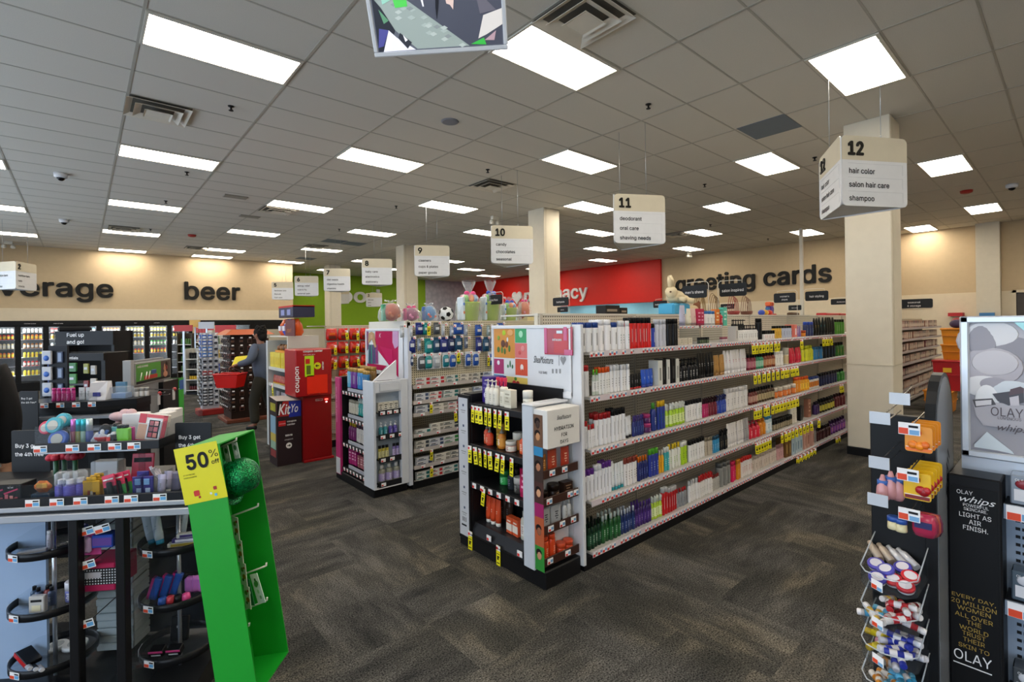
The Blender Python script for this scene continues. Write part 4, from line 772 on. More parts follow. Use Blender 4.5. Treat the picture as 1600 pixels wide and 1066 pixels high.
for ri_, L in enumerate(([(815, 60, '#b8bcc0', 'silver', .05), (910, 62, '#c4c8d0', 'white', .05), (1008, 30, NAVY, 'navy', .1), (1083, 32, TEAL, 'teal', .1), (1198, 28, GRY, 'dark grey', .085), (1268, 45, '#c4c8d0', 'white', .045), (1362, 62, '#9aa4b4', 'grey', .05), (1440, 32, BLU, 'blue', .14), (1520, 55, '#a8b0bc', 'grey', .05), (1660, 55, BLU, 'blue', .1), (1770, 60, '#9aa', 'grey', .05), (1830, 60, '#9aa', 'grey', .05), (1905, 35, BLU, 'blue', .11)],
         [(920, 190, NAVY, 'navy', .09), (1002, 205, '#8a96a8', 'grey', .045), (1110, 205, TEAL, 'teal', .11), (1195, 192, DTEAL, 'petrol', .1), (1272, 190, NAVY, 'navy', .11), (1358, 180, '#172a5c', 'navy', .1), (1438, 175, DTEAL, 'petrol', .11), (1522, 190, '#6a7488', 'grey', .05), (1662, 250 - 60, NAVY, 'navy', .09), (1742, 250 - 60, DTEAL, 'petrol', .1), (1800, 195, '#667', 'grey', .05), (1880, 195, '#9aa', 'grey', .05), (1950, 190, BLU, 'blue', .09)],
         [(920, 380, '#3a4a6c', 'slate', .045), (1030, 375, GRY, 'dark grey', .11), (1108, 372, TEAL, 'teal', .11), (1198, 368, '#aab0b8', 'silver', .11), (1300, 360, '#1f7a8a', 'teal', .1), (1375, 360, BLU, 'blue', .1), (1440, 365, '#4a9a4a', 'green', .06), (1545, 350, BLU, 'blue', .09), (1630, 350, BLU, 'blue', .1), (1800, 350, BLU, 'blue', .09), (1880, 350, BLU, 'blue', .09), (2020, 250, BLU, 'blue', .08)])):
    for (x, y, c, cn, w) in L: hang_y(*z4(x, y), 4.7, c, '#cfd4da' if ri_ == 2 else c, w, .13 + .04 * (w > .07) * (ri_ > 0), cn + ' mouthwash pack', hw % ('top', 'middle', 'lower')[ri_])
for x, y in ((1150, 50), (1480, 345), (1655 + 160, 400), (1665 + 440, 100)): p = ony(*z4(x, y), 4.6); sale_tag(p.x, 4.62, p.z, 0, 'hanging in front of mouthwash packs', 1.1)

XE = 2.2
e = thing('endcap_display', 'second endcap, white with pink sign strip and glossy poster', 'endcap', (XE, 4.68, 0))
m = MB().box(XE, 2.58, 4.68, 5.66, 0, .1, BLK, .008); wpart('base', m, e)
wpart('back_panel', MB().box(2.5, 2.53, 4.9, 5.6, .1, 1.2, BLK), e)
m = MB().box(XE + .02, 2.53, 5.5, 5.6, .1, 1.17, BLK, .003); wpart('side_panel', m, e)
m = MB().box(XE - .008, XE + .02, 5.5, 5.63, .06, 1.16, mat('#b72a6c', .4), .003); m.text('beautiful skin & hair care', mat('#ecd2de', .5), frame((XE - .0095, 5.58, .65), (0, 0, 1), (0, 1, 0)), .05); m.box(XE - .0105, XE - .008, 5.51, 5.62, .07, .25, mat('#c9ccd0', .4))
wpart('sign_strip', m, e, 'pink printed strip')
m = MB().box(XE - .01, XE + .02, 4.645, 4.885, .09, 1.18, mat('#c6cbd4', .4), .004); m.box(XE + .005, 2.515, 4.648, 4.68, 1.06, 1.178, mat('#cfd2d8', .4), .004); m.box(XE + .02, 2.56, 4.74, 4.76, .09, 1.1, mat('#a9b6c4', .4)); m.box(2.5, 2.583, 4.6455, 4.70, .09, 1.181, mat('#cfd2d8', .4), .003); m.box(XE, 2.56, 4.65, 4.74, .09, .1, WHITE)
m.box(XE + .06, 2.48, 4.642, 4.647, 1.075, 1.155, mat('#b4b9c2', .4)); m.box(XE + .065, 2.475, 4.640, 4.645, 1.08, 1.15, mat('#d0d3d9', .4))
wpart('white_frame', m, e, 'white upright frame')
EL2 = (.99, .70, .405, .13)
for k, z in enumerate(EL2):
    s_ = wpart('shelf', MB().box(XE + .02, 2.5, 4.9, 5.5, z + .02, z + .03, BLK).box(XE + .012, XE + .022, 4.89, 5.5, z - .012, z + .03, BLKLIP).box(XE + .035, XE + .045, 4.92, 5.38, z + .03, z + .065, mat('#a8aab4', .4)), e)
    m = MB()
    for q in range(7): y = 5.46 - q * .085; m.box(XE + .009, XE + .0125, y - .035, y, z - .008, z + .026, PAPER); m.box(XE + .008, XE + .0095, y - .018, y - .002, z - .006, z + .008, REDT)
    wpart('price_strip', m, s_, 'white price tags')
ep = "on pink-strip endcap's %s shelf"
rr = lambda a, b, n, kind, h, body, cap, ink, desc, w, z, dx=.05: row_x(a, b, XE + dx, z + .031, n, kind, h, body, cap, None, ink, desc, ep % w, rmax=.032)
zz = EL2[0] + .035
rr(5.44, 5.36, 2, 'can', .22, '#5fa8c8', '#b8924a', '#eee', 'sky blue can with gold cap', 'top', zz); rr(5.35, 5.21, 3, 'can', .22, '#6a2a8a', '#b8924a', '#eee', 'purple can with gold cap', 'top', zz); rr(5.2, 5.06, 2, 'can', .22, '#2f7ab8', '#c8a050', '#eee', 'blue can with gold cap', 'top', zz); rr(5.05, 4.92, 3, 'can', .21, '#1f6a9c', '#b8924a', '#eee', 'deep blue can with gold cap', 'top', zz)
rr(5.36, 5.0, 5, 'can', .24, '#8a6a3a', '#a8843c', '#eee', 'bronze can', 'top', zz, .15)
rr(5.44, 5.2, 4, 'flip', .15, '#c4beae', '#9a9484', '#666', 'beige bottle', 'second', EL2[1] + .035); rr(5.19, 4.95, 4, 'spray', .19, '#1f8a88', '#cfd8d4', '#ddd', 'teal spray bottle', 'second', EL2[1] + .035)
rr(5.44, 5.26, 3, 'bottle', .19, '#6a1c5c', '#c8a428', '#e0b0d0', 'plum bottle with gold cap', 'third', EL2[2] + .035); rr(5.25, 4.95, 5, 'flip', .19, '#c8c4c0', '#3a1c34', '#888', 'pale bottle with dark cap', 'third', EL2[2] + .035)
rr(5.44, 5.24, 3, 'box', .17, '#a81c6c', '#eee', '#f0c8dc', 'fuchsia carton', 'bottom', EL2[3] + .035); rr(5.22, 4.95, 4, 'box', .13, '#a05a64', '#eee', '#e8c8cc', 'dusty rose carton', 'bottom', EL2[3] + .035)
ZS = (.855, .61, .375, .13)
for k, z in enumerate(ZS):
    t_ = wpart('tray', MB().box(XE + .05, 2.5, 4.66, 4.74, z - .005, z, BLK).box(XE + .05, 2.5, 4.652, 4.66, z - .03, z + .028, BLKLIP, .002), e)
    m = MB()
    for q in range((4, 3, 2, 1)[k]): x = XE + .07 + q * (.1 if k else .075); m.box(x, x + .05, 4.649, 4.6525, z - .018, z + .016, PAPER); m.box(x + .003, x + .022, 4.648, 4.6495, z - .015, z, REDT)
    wpart('price_strip', m, t_, 'white price tags')
def side2(x0, x1, n, z, kind, h, body, cap, lab, ink, desc, w):
    sp = (x1 - x0) / n; p = product(kind, h, min(.045, sp * .46), body, cap, lab, ink)
    for k in range(n): put(p, (x0 + sp * (k + .5), 4.70, z + .001), random.uniform(-.08, .08), desc, "in %s tray on white endcap side" % w)
side2(XE + .06, XE + .29, 4, ZS[0], 'box', .1, '#cdc8b8', '#eee', '#d8d4c8', '#2a2a2a', 'cream and black carton', 'top')
side2(XE + .07, XE + .17, 2, ZS[1], 'pump', .14, '#3a8a94', '#e2e2e4', None, '#cde', 'teal pump bottle with white pump', 'second'); side2(XE + .18, XE + .28, 2, ZS[1], 'pump', .14, '#5a4a9c', '#e2e2e4', None, '#cce', 'violet pump bottle with white pump', 'second')
side2(XE + .06, XE + .18, 3, ZS[2], 'flip', .14, '#b8a83a', '#17171a', '#d8d4a0', '#433', 'yellow bottle with black cap', 'third'); side2(XE + .22, XE + .3, 2, ZS[2], 'flip', .14, '#7a68a8', '#17171a', '#c8b8e0', '#334', 'lavender bottle with black cap', 'third')
side2(XE + .06, XE + .3, 3, ZS[3], 'bottle', .19, '#8f9080', '#e2e2e2', '#a89ac8', '#e8e8f0', 'olive bottle with lilac label', 'bottom')
ps = thing('endcap_poster', 'glossy magenta poster with long-haired figure above second endcap', 'poster', (2.57, 4.73, 1.2))
XP2 = 2.575
def zq(x, y): return (510 + x / 7.105, 500 + y / 7.105)
m = MB().box(XP2, 2.585, 4.735, 5.6, 1.05, 1.7, mat('#d9dbe0', .3)); m.box(XP2 - .012, 2.585, 4.72, 5.62, 1.685, 1.71, WHITE, .003); m.box(XP2 - .012, 2.585, 5.6, 5.625, 1.05, 1.69, WHITE, .003)
wpart('frame', m, ps)
def poly_x(mb, pts, X, m_, t=.002):
    q = [onx(*zq(x, y), X) for x, y in pts]; mb.M = Matrix(((0, 0, -1, X), (-1, 0, 0, 0), (0, 1, 0, 0), (0, 0, 0, 1))); mb.prism([(-a.y, a.z) for a in q], 0, t, m_); mb.M = Matrix.Identity(4)
m = MB(); MAG = mat('#b3114f', .15)
poly_x(m, [(545, 545 - 420), (800, 125), (800, 640), (560, 320), (540, 330)], XP2, MAG); poly_x(m, [(430, 130), (470, 130), (470, 320), (432, 370)], XP2, mat('#7a2a5c', .3)); poly_x(m, [(735, 125), (795, 125), (800, 290), (760, 320), (735, 250)], XP2 - .003, mat('#c99ac0', .2)); poly_x(m, [(590, 290), (735, 330), (740, 500), (690, 480)], XP2 - .003, mat('#c21c5c', .15))
poly_x(m, [(420, 500), (470, 480), (675, 510), (620, 560), (430, 540)], XP2, MAG)
m.M = Matrix.Identity(4)
wpart('printed_sheet', m, ps, 'glossy magenta print')
m = MB()
for k in range(7): poly_x(m, [(468 + k * 15, 280), (478 + k * 15, 270), (480 + k * 16, 490), (466 + k * 16, 485)], XP2 - .0025, mat(('#1f5a6a', '#2a3a5c', '#1c7a72', '#5a2a6a', '#24486a', '#7a2a70', '#8a1c6a')[k], .5))
poly_x(m, [(470, 150), (500, 130), (530, 150), (550, 270), (556, 300), (540, 310), (520, 260), (500, 210), (478, 250), (462, 270)], XP2 - .0045, mat('#b08a5c', .5)); poly_x(m, [(490, 165), (515, 165), (518, 200), (505, 215), (490, 200)], XP2 - .006, mat('#c99a78', .5))
m.text('K', mat('#e8c8d8', .4), face_mx(XP2 - .003, onx(*zq(585, 200), XP2).y, onx(*zq(585, 195), XP2).z), .07, shear=.3)
wpart('figure_print', m, ps, 'printed figure with long fair hair')
o = solo('display_wedge', MB().prism([(0, 0), (.26, 0), (.26, .2)], 0, .02, mat('#d9dadf', .4)), 'white triangular tray side on top of second endcap', 'display stand', (XE + .02, 4.72, 1.18), (math.pi / 2, 0, 0))
# ------------------------------------------------------------------ hanging aisle signs
SGN_T = mat('#cbc2ab', .55); SGN_W = mat('#d3d5d8', .45); SGN_E = mat('#b9bbbd', .5); SGN_L = mat('#b3b7bc', .5)
def rounded(w, h, r, n=4):
    pts = []
    for cx, cy, a0 in ((w - r, h - r, 0), (r, h - r, 90), (r, r, 180), (w - r, r, 270)):
        pts += [(cx + r * math.cos(R_(a0 + 90 * k / n)), cy + r * math.sin(R_(a0 + 90 * k / n))) for k in range(n + 1)]
    return pts
def face_panel(L_, H, num, lines):
    m = MB(); m.prism(rounded(L_, H, .045), -.008, 0, SGN_W)
    top = [p for p in rounded(L_, H, .045) if p[1] > H * .5]; m.prism([(L_, H * .655)] + top + [(0, H * .655)], 0, .0012, SGN_T)
    for k in range(3): z = H * (.61 - .2 * k); m.box(L_ * .09, L_ * .93, z - .002, z, 0, .001, SGN_L); m.box(L_ * .93, L_ * .932, z - .09, z, 0, .001, SGN_L)
    t = MB(); t.fit(num, mat('#16140f', .5), Matrix.Translation((L_ * .09, H * .73, .004)), L_ * (.12 if len(num) == 1 else .23), H * .2, bold=.03, extrude=.03)
    for k, s_ in enumerate(lines):
        t.text(s_, INK, Matrix.Translation((L_ * .1, H * (.465 - .195 * k), .002)), H * .142, squeeze=.98, bold=.016)
    return m, t
def aisle_sign(num, lines, apex, ztop, heading, desc, L_=.68, H=.61):
    o = thing('aisle_sign', desc, 'aisle sign', (apex[0], apex[1], ztop - H), heading)
    c, s_ = math.cos(R_(30)), math.sin(R_(30))
    A = (0, 0, 0); B = (L_ * c, -L_ * s_, 0); Cc = (L_ * c, L_ * s_, 0)
    for p0, p1 in ((A, B), (Cc, A), (B, Cc)):
        M = frame(p0, Vector(p1) - Vector(p0), UP); m, t = face_panel(L_, H, num, lines)
        M = M @ Matrix.Translation((.006, 0, .004))
        m.v = [tuple(M @ Vector(v)) for v in m.v]; t.v = [tuple(M @ Vector(v)) for v in t.v]
        f_ = part('face_panel', m, o); part('lettering', t, f_, 'black lettering')
    part('bottom_panel', MB().prism([(.02, 0), (L_ * c - .01, -L_ * s_ + .02), (L_ * c - .01, L_ * s_ - .02)], .01, .02, SGN_E), o)
    dz = ZC - (ztop - H)
    for y in (-.2, .2): part('wire', MB().cyl(.4, y, H - .02, dz, .0025, STEEL, 6).ball((.4, y, H + .02), .006, .006, .008, CHROME, 8, 5), o)
SG = [('12', ('hair color', 'salon hair care', 'shampoo')), ('11', ('deodorant', 'oral care', 'shaving needs')), ('10', ('candy', 'chocolates', 'seasonal')), ('9', ('cleaners', 'cups & plates', 'paper goods')),
      ('8', ('baby care', 'electronics', 'stationery')), ('7', ('diet needs', 'digestive health', 'vitamins')), ('6', ('allergy relief', 'cold & flu', 'external pain')), ('5', ('feminine care', 'first aid', 'foot care'))]
for k, (n_, ln) in enumerate(SG): aisle_sign(n_, ln, (4.97, 1.345 + 2.42 * k), 3.335, 0, 'white triangular aisle sign hanging from ceiling, reading %s %s' % (n_, ln[0]))
for n_, ln, (u, v, d), hd, ex in (('4', ('bread', 'cookies', 'groceries'), (519, 452, 20.9), 0, 'partly hiding the food lettering at left'), ('3', ('diet aids', 'juice', 'soup'), (572, 458, 22.0), 0, 'partly hiding the food lettering at right'), ('2', ('nutrition bars', 'nuts', 'snacks'), (24, 408, 10.9), R_(94), 'at far left')):
    p = ond(u, v, d); aisle_sign(n_, ln, (p.x, p.y), p.z, hd, 'white triangular aisle sign number %s, %s' % (n_, ex))
# ------------------------------------------------------------------ lettering on the walls
LET = mat('#1a1917', .5)
def wall_word(name, txt, M, w, h, m, label, **kw):
    mb = MB(); mb.fit(txt, m, Matrix.Translation((0, 0, .03)), w, h, bold=.02, extrude=.03, **kw)
    o = solo(name, mb, label, 'wall lettering'); o.matrix_world = M; return o
wall_word('wall_lettering', 'beer', frame((2.68, 20.2, 2.79), (1, 0, 0), UP), 1.71, .62, LET, 'large black 3D letters reading beer on the tan wall')
wall_word('wall_lettering', 'beverage', frame((-2.72, 20.2, 2.79), (1, 0, 0), UP), 3.5, .72, LET, 'large black 3D letters reading beverage on the tan wall')
wall_word('wall_lettering', 'greeting cards', frame((17.35, 10.23, 2.93), (0, -1, 0), UP), 5.26, .76, LET, 'large black 3D letters reading greeting cards')
wall_word('wall_lettering', 'pharmacy', frame((17.25, 18.75, 2.93), (0, -1, 0), UP), 4.2, .78, WHITE, 'large white 3D letters reading pharmacy on the red header')
wall_word('wall_lettering', 'food', frame((8.85, 23.4, 2.97), (1, 0, 0), UP), 2.6, .72, WHITE, 'large white 3D letters reading food on the green wall')
hp = []
for k in range(40):
    t = 2 * math.pi * k / 40; hp.append((.024 * 16 * math.sin(t) ** 3, .024 * (13 * math.cos(t) - 5 * math.cos(2 * t) - 2 * math.cos(3 * t) - math.cos(4 * t))))
o = solo('wall_heart', MB().prism(hp, 0, .05, WHITE), 'white heart emblem on the red pharmacy header', 'wall emblem'); o.matrix_world = frame((17.25, 19.35, 3.18), (0, -1, 0), UP)
# ------------------------------------------------------------------ black blade signs above the shelves
def flag_sign(txt, u0, v0, u1, v1, yc, zb, side=1):
    c = ony((u0 + u1) / 2, (v0 + v1) / 2, yc); a = onx(u0, v1, c.x); b = onx(u1, v0, c.x); w = abs(a.y - b.y); h = abs(onx((u0 + u1) / 2, v0, c.x).z - onx((u0 + u1) / 2, v1, c.x).z)
    o = thing('blade_sign', 'black blade sign reading %s above the shelves' % txt.replace('\n', ' '), 'sign', (c.x, c.y, zb))
    z0 = c.z - h / 2 - zb; m = MB(); m.M = frame((0, w / 2, z0), (0, -1, 0), UP); m.prism(rounded(w, h, h * .16, 3), -.004, .004, mat('#1b1c1e', .4)); pn = part('panel', m, o)
    t = MB(); L_ = txt.split('\n')
    for i, s_ in enumerate(L_): t.text(s_, PAPER, frame((-.006, 0, z0 + h * (.36 if len(L_) == 1 else .56 - .33 * i)), (0, -1, 0), UP), h * (.42 if len(L_) == 1 else .34), 'CENTER', squeeze=.9)
    part('lettering', t, pn, 'white lettering'); y = -side * w * .56
    part('rod', MB().tube([(0, y, 0), (0, y, z0 + h * 1.05), (0, y * .85, z0 + h * 1.25), (0, 0, z0 + h * 1.25), (0, -y * .6, z0 + h * 1.2), (0, -y * .6, z0 + h * .95)], .004, OFFW, 6), o)
for a in (("men's shave", 1066, 446, 1104, 466, 3.0, 1.812, 1), ('salon inspired', 1124, 443, 1166, 463, 2.74, 1.815, -1), ("women's\nshave", 1209, 458, 1243, 473, 3.0, 1.812, 1), ('hair styling', 1258, 455, 1294, 470, 2.74, 1.815, -1), ('deodorant', 1298, 467, 1330, 476, 2.74, 1.815, 1), ('mouthwash', 1126, 475, 1147, 483, 4.9, 1.785, 1),
          ('dental floss', 759, 461, 784, 476, 4.75, 1.785, 1), ('toothpaste', 864, 465, 888, 478, 4.95, 1.785, 1), ('denture', 871, 480, 887, 488, 5.1, 1.79, 1), ('toothbrushes', 1021, 470, 1042, 481, 4.95, 1.785, 1), ('hair color', 1232, 477, 1252, 485, 3.1, 1.812, -1)): flag_sign(*a)
p = onx(1428, 475, 18.25); o = thing('blade_sign', 'black wall sign reading seasonal and storage, right of the big pillar', 'sign', (18.28, p.y, p.z - .12))
m = MB(); m.M = frame((-.01, .42, 0), (0, -1, 0), UP); m.prism(rounded(.84, .26, .04, 3), -.01, .01, mat('#1b1c1e', .4)); pn = part('panel', m, o)
t = MB(); t.text('seasonal', PAPER, frame((-.022, 0, .14), (0, -1, 0), UP), .1, 'CENTER'); t.text('& storage', PAPER, frame((-.022, 0, .04), (0, -1, 0), UP), .1, 'CENTER'); part('lettering', t, pn, 'white lettering')
# ------------------------------------------------------------------ goods on top of the two gondolas
gd = bpy.data.objects['store_gondola']; wpart('top_deck', MB().box(2.66, 10.4, 2.76, 3.2, 1.8, 1.812, OFFW), gd)
CELLO = mat('#f2f6f8', .06, 0, 'clear', .09)
def cello(h, r, neck, sx=1.0):
    m = MB(); seg = 16
    prof = [(r, .002), (r * 1.06, h * .2), (r * .98, h * .5), (r * .6, h * neck * .95), (r * .16, h * neck), (r * .3, h * (neck + .1)), (r * .55, h)]
    m.lathe(prof, CELLO, seg, caps=False); k = 0
    m.v = [(x * (1 + .1 * math.sin(i * 2.3)), y * (1 + .1 * math.cos(i * 1.7)), z * (1 + (.05 * math.sin(i * 3.1) if z > h * .9 else 0))) for i, (x, y, z) in enumerate(m.v)]
    return m
def gift(u0, v0, u1, v1, Y, zb, label, contents, bow, neck=.62):
    a = ony(u0, v1, Y); b = ony(u1, v1, Y); r = abs(b.x - a.x) / 2 * .92; c = ony((u0 + u1) / 2, v1, Y); h = ony((u0 + u1) / 2, v0, Y).z - zb
    o = thing('gift_basket', label, 'gift basket', (c.x, Y, zb)); r = min(r, .2)
    for nm, mb, lb in contents(r, h * neck): part(nm, mb, o, lb)
    part('cellophane', cello(h, r * 1.02, neck), o, 'clear wrapping')
    if bow:
        B = mat(bow, .4); m = MB(); z = h * neck
        for s1 in (-1, 1): m.ball((s1 * r * .3, -r * .15, z), r * .28, r * .1, r * .18, B, 10, 6); m.tube([(0, -r * .15, z), (s1 * r * .3, -r * .25, z - r * .45)], r * .06, B, 5)
        part('bow', m, o, 'ribbon bow')
def c_ball(c1, c2, c3):
    def f(r, h):
        out = [('ball', MB().ball((r * .1, 0, h * .5), r * .78, r * .78, h * .48, mat(c1, .3), 16, 10), None), ('card', MB().box(-r * .85, -r * .55, -r * .2, r * .2, .01, h * .9, mat(c2, .5), .003), None)]
        m = MB()
        for k in range(5): m.ball((r * (.5 - k * .22), -r * .6, h * (.3 + .12 * (k % 3))), r * .18, r * .12, r * .16, mat(c3, .4), 8, 6)
        out.append(('toys', m, None)); return out
    return f
def c_bucket(r, h):
    m = MB().lathe([(r * .7, .003), (r * .85, h * .62), (r * .9, h * .64), (r * .9, h * .68)], mat('#a6bf2c', .5), 18); t = MB()
    for k, c in enumerate(('#d8562a', '#4fa8d0', '#e8c84a', '#d84a7a', '#7ac04a', '#e07a2a', '#5a8ad0')): a = k * .9; t.ball((r * .5 * math.cos(a), r * .5 * math.sin(a), h * .8), r * .24, r * .24, h * .14, mat(c, .4), 8, 6)
    sd = MB().box(-r * .98, -r * .7, -r * .5, r * .3, .01, h * .85, mat('#c8d4dc', .4), .01); sd.ball((-r * .84, -r * .52, h * .3), r * .1, .004, r * .12, mat('#d8722a', .5), 8, 6); sd.ball((-r * .84, -r * .52, h * .6), r * .1, .004, r * .12, mat('#3a6ac0', .5), 8, 6)
    return [('bucket', m, 'lime bucket'), ('toys', t, 'colourful toys'), ('card', sd, None)]
def s5(x, y): return (520 + x / 5.333, 380 + y / 5.333)
def gift5(x0, y0, x1, y1, *a, **k): gift(*s5(x0, y0), *s5(x1, y1), 4.9, 1.786, *a, **k)
gift5(390, 480, 575, 645, 'cellophane basket with rusty orange ball, leftmost above mouthwash packs', c_ball('#a8431f', '#2f8a5c', '#c86a3a'), None, .9)
gift5(578, 505, 725, 640, 'cellophane basket with pink bow, beside the orange ball basket', c_ball('#8a2a5c', '#b84a7a', '#d87aa8'), '#e84a8c', .8)
gift5(735, 505, 868, 640, 'cellophane basket with blue toy, just left of the soccer ball', c_ball('#3a7ab0', '#2a5a9a', '#d05a4a'), None, .9)
gift5(1045, 320, 1228, 645, 'tall cellophane basket of lime bucket, left of the pair', c_bucket, '#e84a8c', .7)
gift5(1236, 315, 1392, 645, 'tall cellophane basket of lime bucket, right of the pair', c_bucket, '#2f5ac0', .7)
gift5(1400, 450, 1535, 645, 'low cellophane basket with pale lime bucket and blue bow', c_bucket, '#2f4ac0', .8)
gift5(1545, 440, 1640, 645, 'low cellophane basket of pink goods beside the cream pillar', c_ball('#c8683a', '#b0a49a', '#d88aa0'), '#e84a8c', .8)
p = ony(*s5(945, 640), 4.9); r = .085
b = MB(); b.ball((0, 0, r), r, r, r, mat('#dcdfe2', .35), 20, 14)
for k in range(12):
    t = math.acos(1 - 2 * (k + .5) / 12); f_ = math.pi * (1 + 5 ** .5) * k; d = Vector((math.cos(f_) * math.sin(t), math.sin(f_) * math.sin(t), math.cos(t)))
    q = d.to_track_quat('Z', 'Y').to_matrix().to_4x4(); b.M = Matrix.Translation(d * (r - .0025) + Vector((0, 0, r))) @ q; b.prism([(.03 * math.cos(2 * math.pi * i / 5), .03 * math.sin(2 * math.pi * i / 5)) for i in range(5)], 0, .0035, mat('#141416', .4))
b.M = Matrix.Identity(4)
solo('soccer_ball', b, 'black and white soccer ball on top of the second gondola', 'ball', (p.x, 4.9, 1.786))
for u0, u1, v0, c, t in ((824, 838, 497, '#cfc28c', 'beige carton on second gondola, right of gift baskets'), (839, 853, 497, '#b59a5c', 'tan carton on second gondola by the cream pillar')):
    a = ony(u0, 500, 4.8); b_ = ony(u1, 500, 4.8); solo('shipping_carton', MB().box(0, b_.x - a.x, 0, .2, 0, .075, mat(c, .7), .002), t, 'box', (a.x, 4.8, 1.786))
# small goods along the top of the near gondola
def gx(u, Y=2.95): return ony(u, 490, Y).x
Z12 = 1.8125
for u0, u1, h, t in ((940, 962, .09, 'black lettered box on near gondola, left of two'), (963, 974, .07, 'black lettered box on near gondola, right of two')):
    m = MB().box(0, gx(u1) - gx(u0), 0, .12, 0, h, mat('#1d1a18', .5), .003); m.box(.02, (gx(u1) - gx(u0)) * .8, -.001, .001, h * .35, h * .6, mat('#8a7a68', .5)); solo('black_box', m, t, 'box', (gx(u0), 2.9, Z12))
m = MB().box(0, gx(1068) - gx(1041), 0, .2, 0, .13, mat('#3a9ac8', .5), .02); solo('toy_box', m, 'sky blue rounded box under the plush bunny', 'box', (gx(1041), 2.86, Z12))
pl = thing('plush_bunny', 'cream plush bunny lying on the blue box above near gondola', 'plush toy', (gx(1056), 2.95, Z12 + .132))
PLM = mat('#d6c6a4', .95); m = MB(); m.ball((0, 0, .07), .13, .09, .075, PLM, 14, 10); m.ball((-.12, -.02, .12), .07, .065, .065, PLM, 14, 10); m.ball((.16, 0, .05), .06, .07, .05, PLM, 12, 8); part('body', m, pl)
m = MB(); m.tube([(-.13, -.02, .16), (-.16, -.03, .24), (-.2, -.04, .29)], .03, PLM, 8, [.028, .032, .012]); m.tube([(-.1, 0, .17), (-.07, .01, .25), (-.06, .02, .31)], .03, PLM, 8, [.028, .032, .012]); part('ears', m, pl)
m = MB(); m.tube([(-.05, -.08, .05), (-.08, -.16, .03)], .028, PLM, 8); m.tube([(.1, -.07, .04), (.12, -.15, .02)], .03, PLM, 8); part('paws', m, pl); part('nose', MB().ball((-.185, -.05, .12), .012, .012, .01, mat('#5a3a2a', .5), 8, 6), pl)
solo('plush_toy', MB().ball((0, 0, .06), .07, .06, .06, mat('#c9b490', .95), 12, 8).ball((.08, 0, .1), .05, .045, .05, mat('#7a4a30', .9), 12, 8).ball((.13, 0, .14), .02, .02, .03, mat('#7a4a30', .9), 8, 6), 'small tan and brown plush toy beside the plush bunny', 'plush toy', (gx(1083), 2.95, Z12))
for i, (u, c, n) in enumerate(((1098, '#8a6a30', 'gold'), (1120, '#6a4a20', 'brown'), (1150, '#8a2a2a', 'red'), (1170, '#6a3a2a', 'rust'))):
    o = thing('wire_basket', '%s wire handled basket on top of near gondola' % n, 'basket', (gx(u), 2.98, Z12)); m = MB(); C1 = mat(c, .4)
    for k in range(4): rr_ = .07 + .014 * k; m.tube([(rr_ * math.cos(t) + .02 * k - .03, -.05 + .03 * k, .02 + (.2 + .02 * k) * math.sin(t)) for t in [math.pi * j / 12 for j in range(13)]], .004, C1, 6)
    part('handles', m, o); part('bowl', MB().lathe([(.05, 0), (.075, .03), (.08, .06)], C1, 14), o)
o = thing('toy_figure', 'purple and orange block toy on top of near gondola', 'toy', (gx(1206), 2.98, Z12))
part('body', MB().box(-.05, .05, -.04, .04, .02, .14, mat('#4a2f8a', .4), .01).box(-.09, -.05, -.03, .03, .06, .12, mat('#2f6a9a', .4), .01).box(.05, .09, -.03, .03, .06, .12, mat('#2f6a9a', .4), .01), o)
part('head', MB().box(-.07, -.01, -.04, .04, .14, .2, mat('#d8622a', .4), .012).box(.01, .07, -.04, .04, .14, .2, mat('#c8502a', .4), .012), o); part('base', MB().box(-.16, .1, -.06, .06, 0, .03, mat('#b8281e', .4), .01), o)
m = MB(); 
for k, (dx, c) in enumerate(((0, '#2f4ab0'), (.1, '#d8722a'), (.17, '#d8b02a'), (.26, '#c02a20'))): pass
for u, c, n in ((1184, '#2f4ab0', 'blue'), (1190, '#d8a02a', 'yellow'), (1196, '#c8301e', 'red')): solo('toy_ball', MB().ball((0, 0, .04), .05, .045, .04, mat(c, .4), 12, 8), 'small %s toy on top of near gondola' % n, 'toy', (gx(u), 2.9, Z12))
for u0, u1, n in ((1281, 1302, 'left'), (1303, 1322, 'right')): m = MB().box(0, gx(u1) - gx(u0) - .02, 0, .16, 0, .05, mat('#a81a1c', .4), .01); solo('red_tray', m, 'red tray on top of near gondola, %s of two beside pillar' % n, 'tray', (gx(u0), 2.85, Z12))
solo('brown_bundle', MB().tube([(0, 0, .025), (.2, .02, .03), (.38, 0, .025)], .025, mat('#4a3524', .8), 8), 'dark brown bundle on top of near gondola', 'bundle', (gx(1232), 2.95, Z12))
# ------------------------------------------------------------------ cosmetics island, front left
AL = R_(-35); A6 = Vector((math.cos(AL), math.sin(AL), 0)); B6 = Vector((-math.sin(AL), math.cos(AL), 0))
o6 = ond(296, 797, 2.1); O6 = Vector((o6.x, o6.y, 0))
def l6(u, v, yl):
    d = ray(u, v); t = (yl - (EYEV - O6).dot(B6)) / d.dot(B6); p = EYEV + d * t; return (p - O6).dot(A6), p.z
def w6(x, y, z): return O6 + A6 * x + B6 * y + Vector((0, 0, z))
isl = thing('cosmetics_island', 'black and silver cosmetics island with clear tiers at front left', 'store fixture', O6, AL)
SILV = mat('#a9adb5', .35, .4)
P1 = onz(333, 1022, .12); P2 = onz(308, 1066, .12); q = lambda p: ((p - O6).dot(A6), (p - O6).dot(B6))
a1, a2 = q(P1), q(P2)
m = MB().prism([(-1.35, a2[1] - .03), (a2[0], a2[1]), a1, (a1[0], .75), (-1.35, .75)], 0, .12, mat('#1a1b1d', .3)); part('base', m, isl)
X0 = -1.3
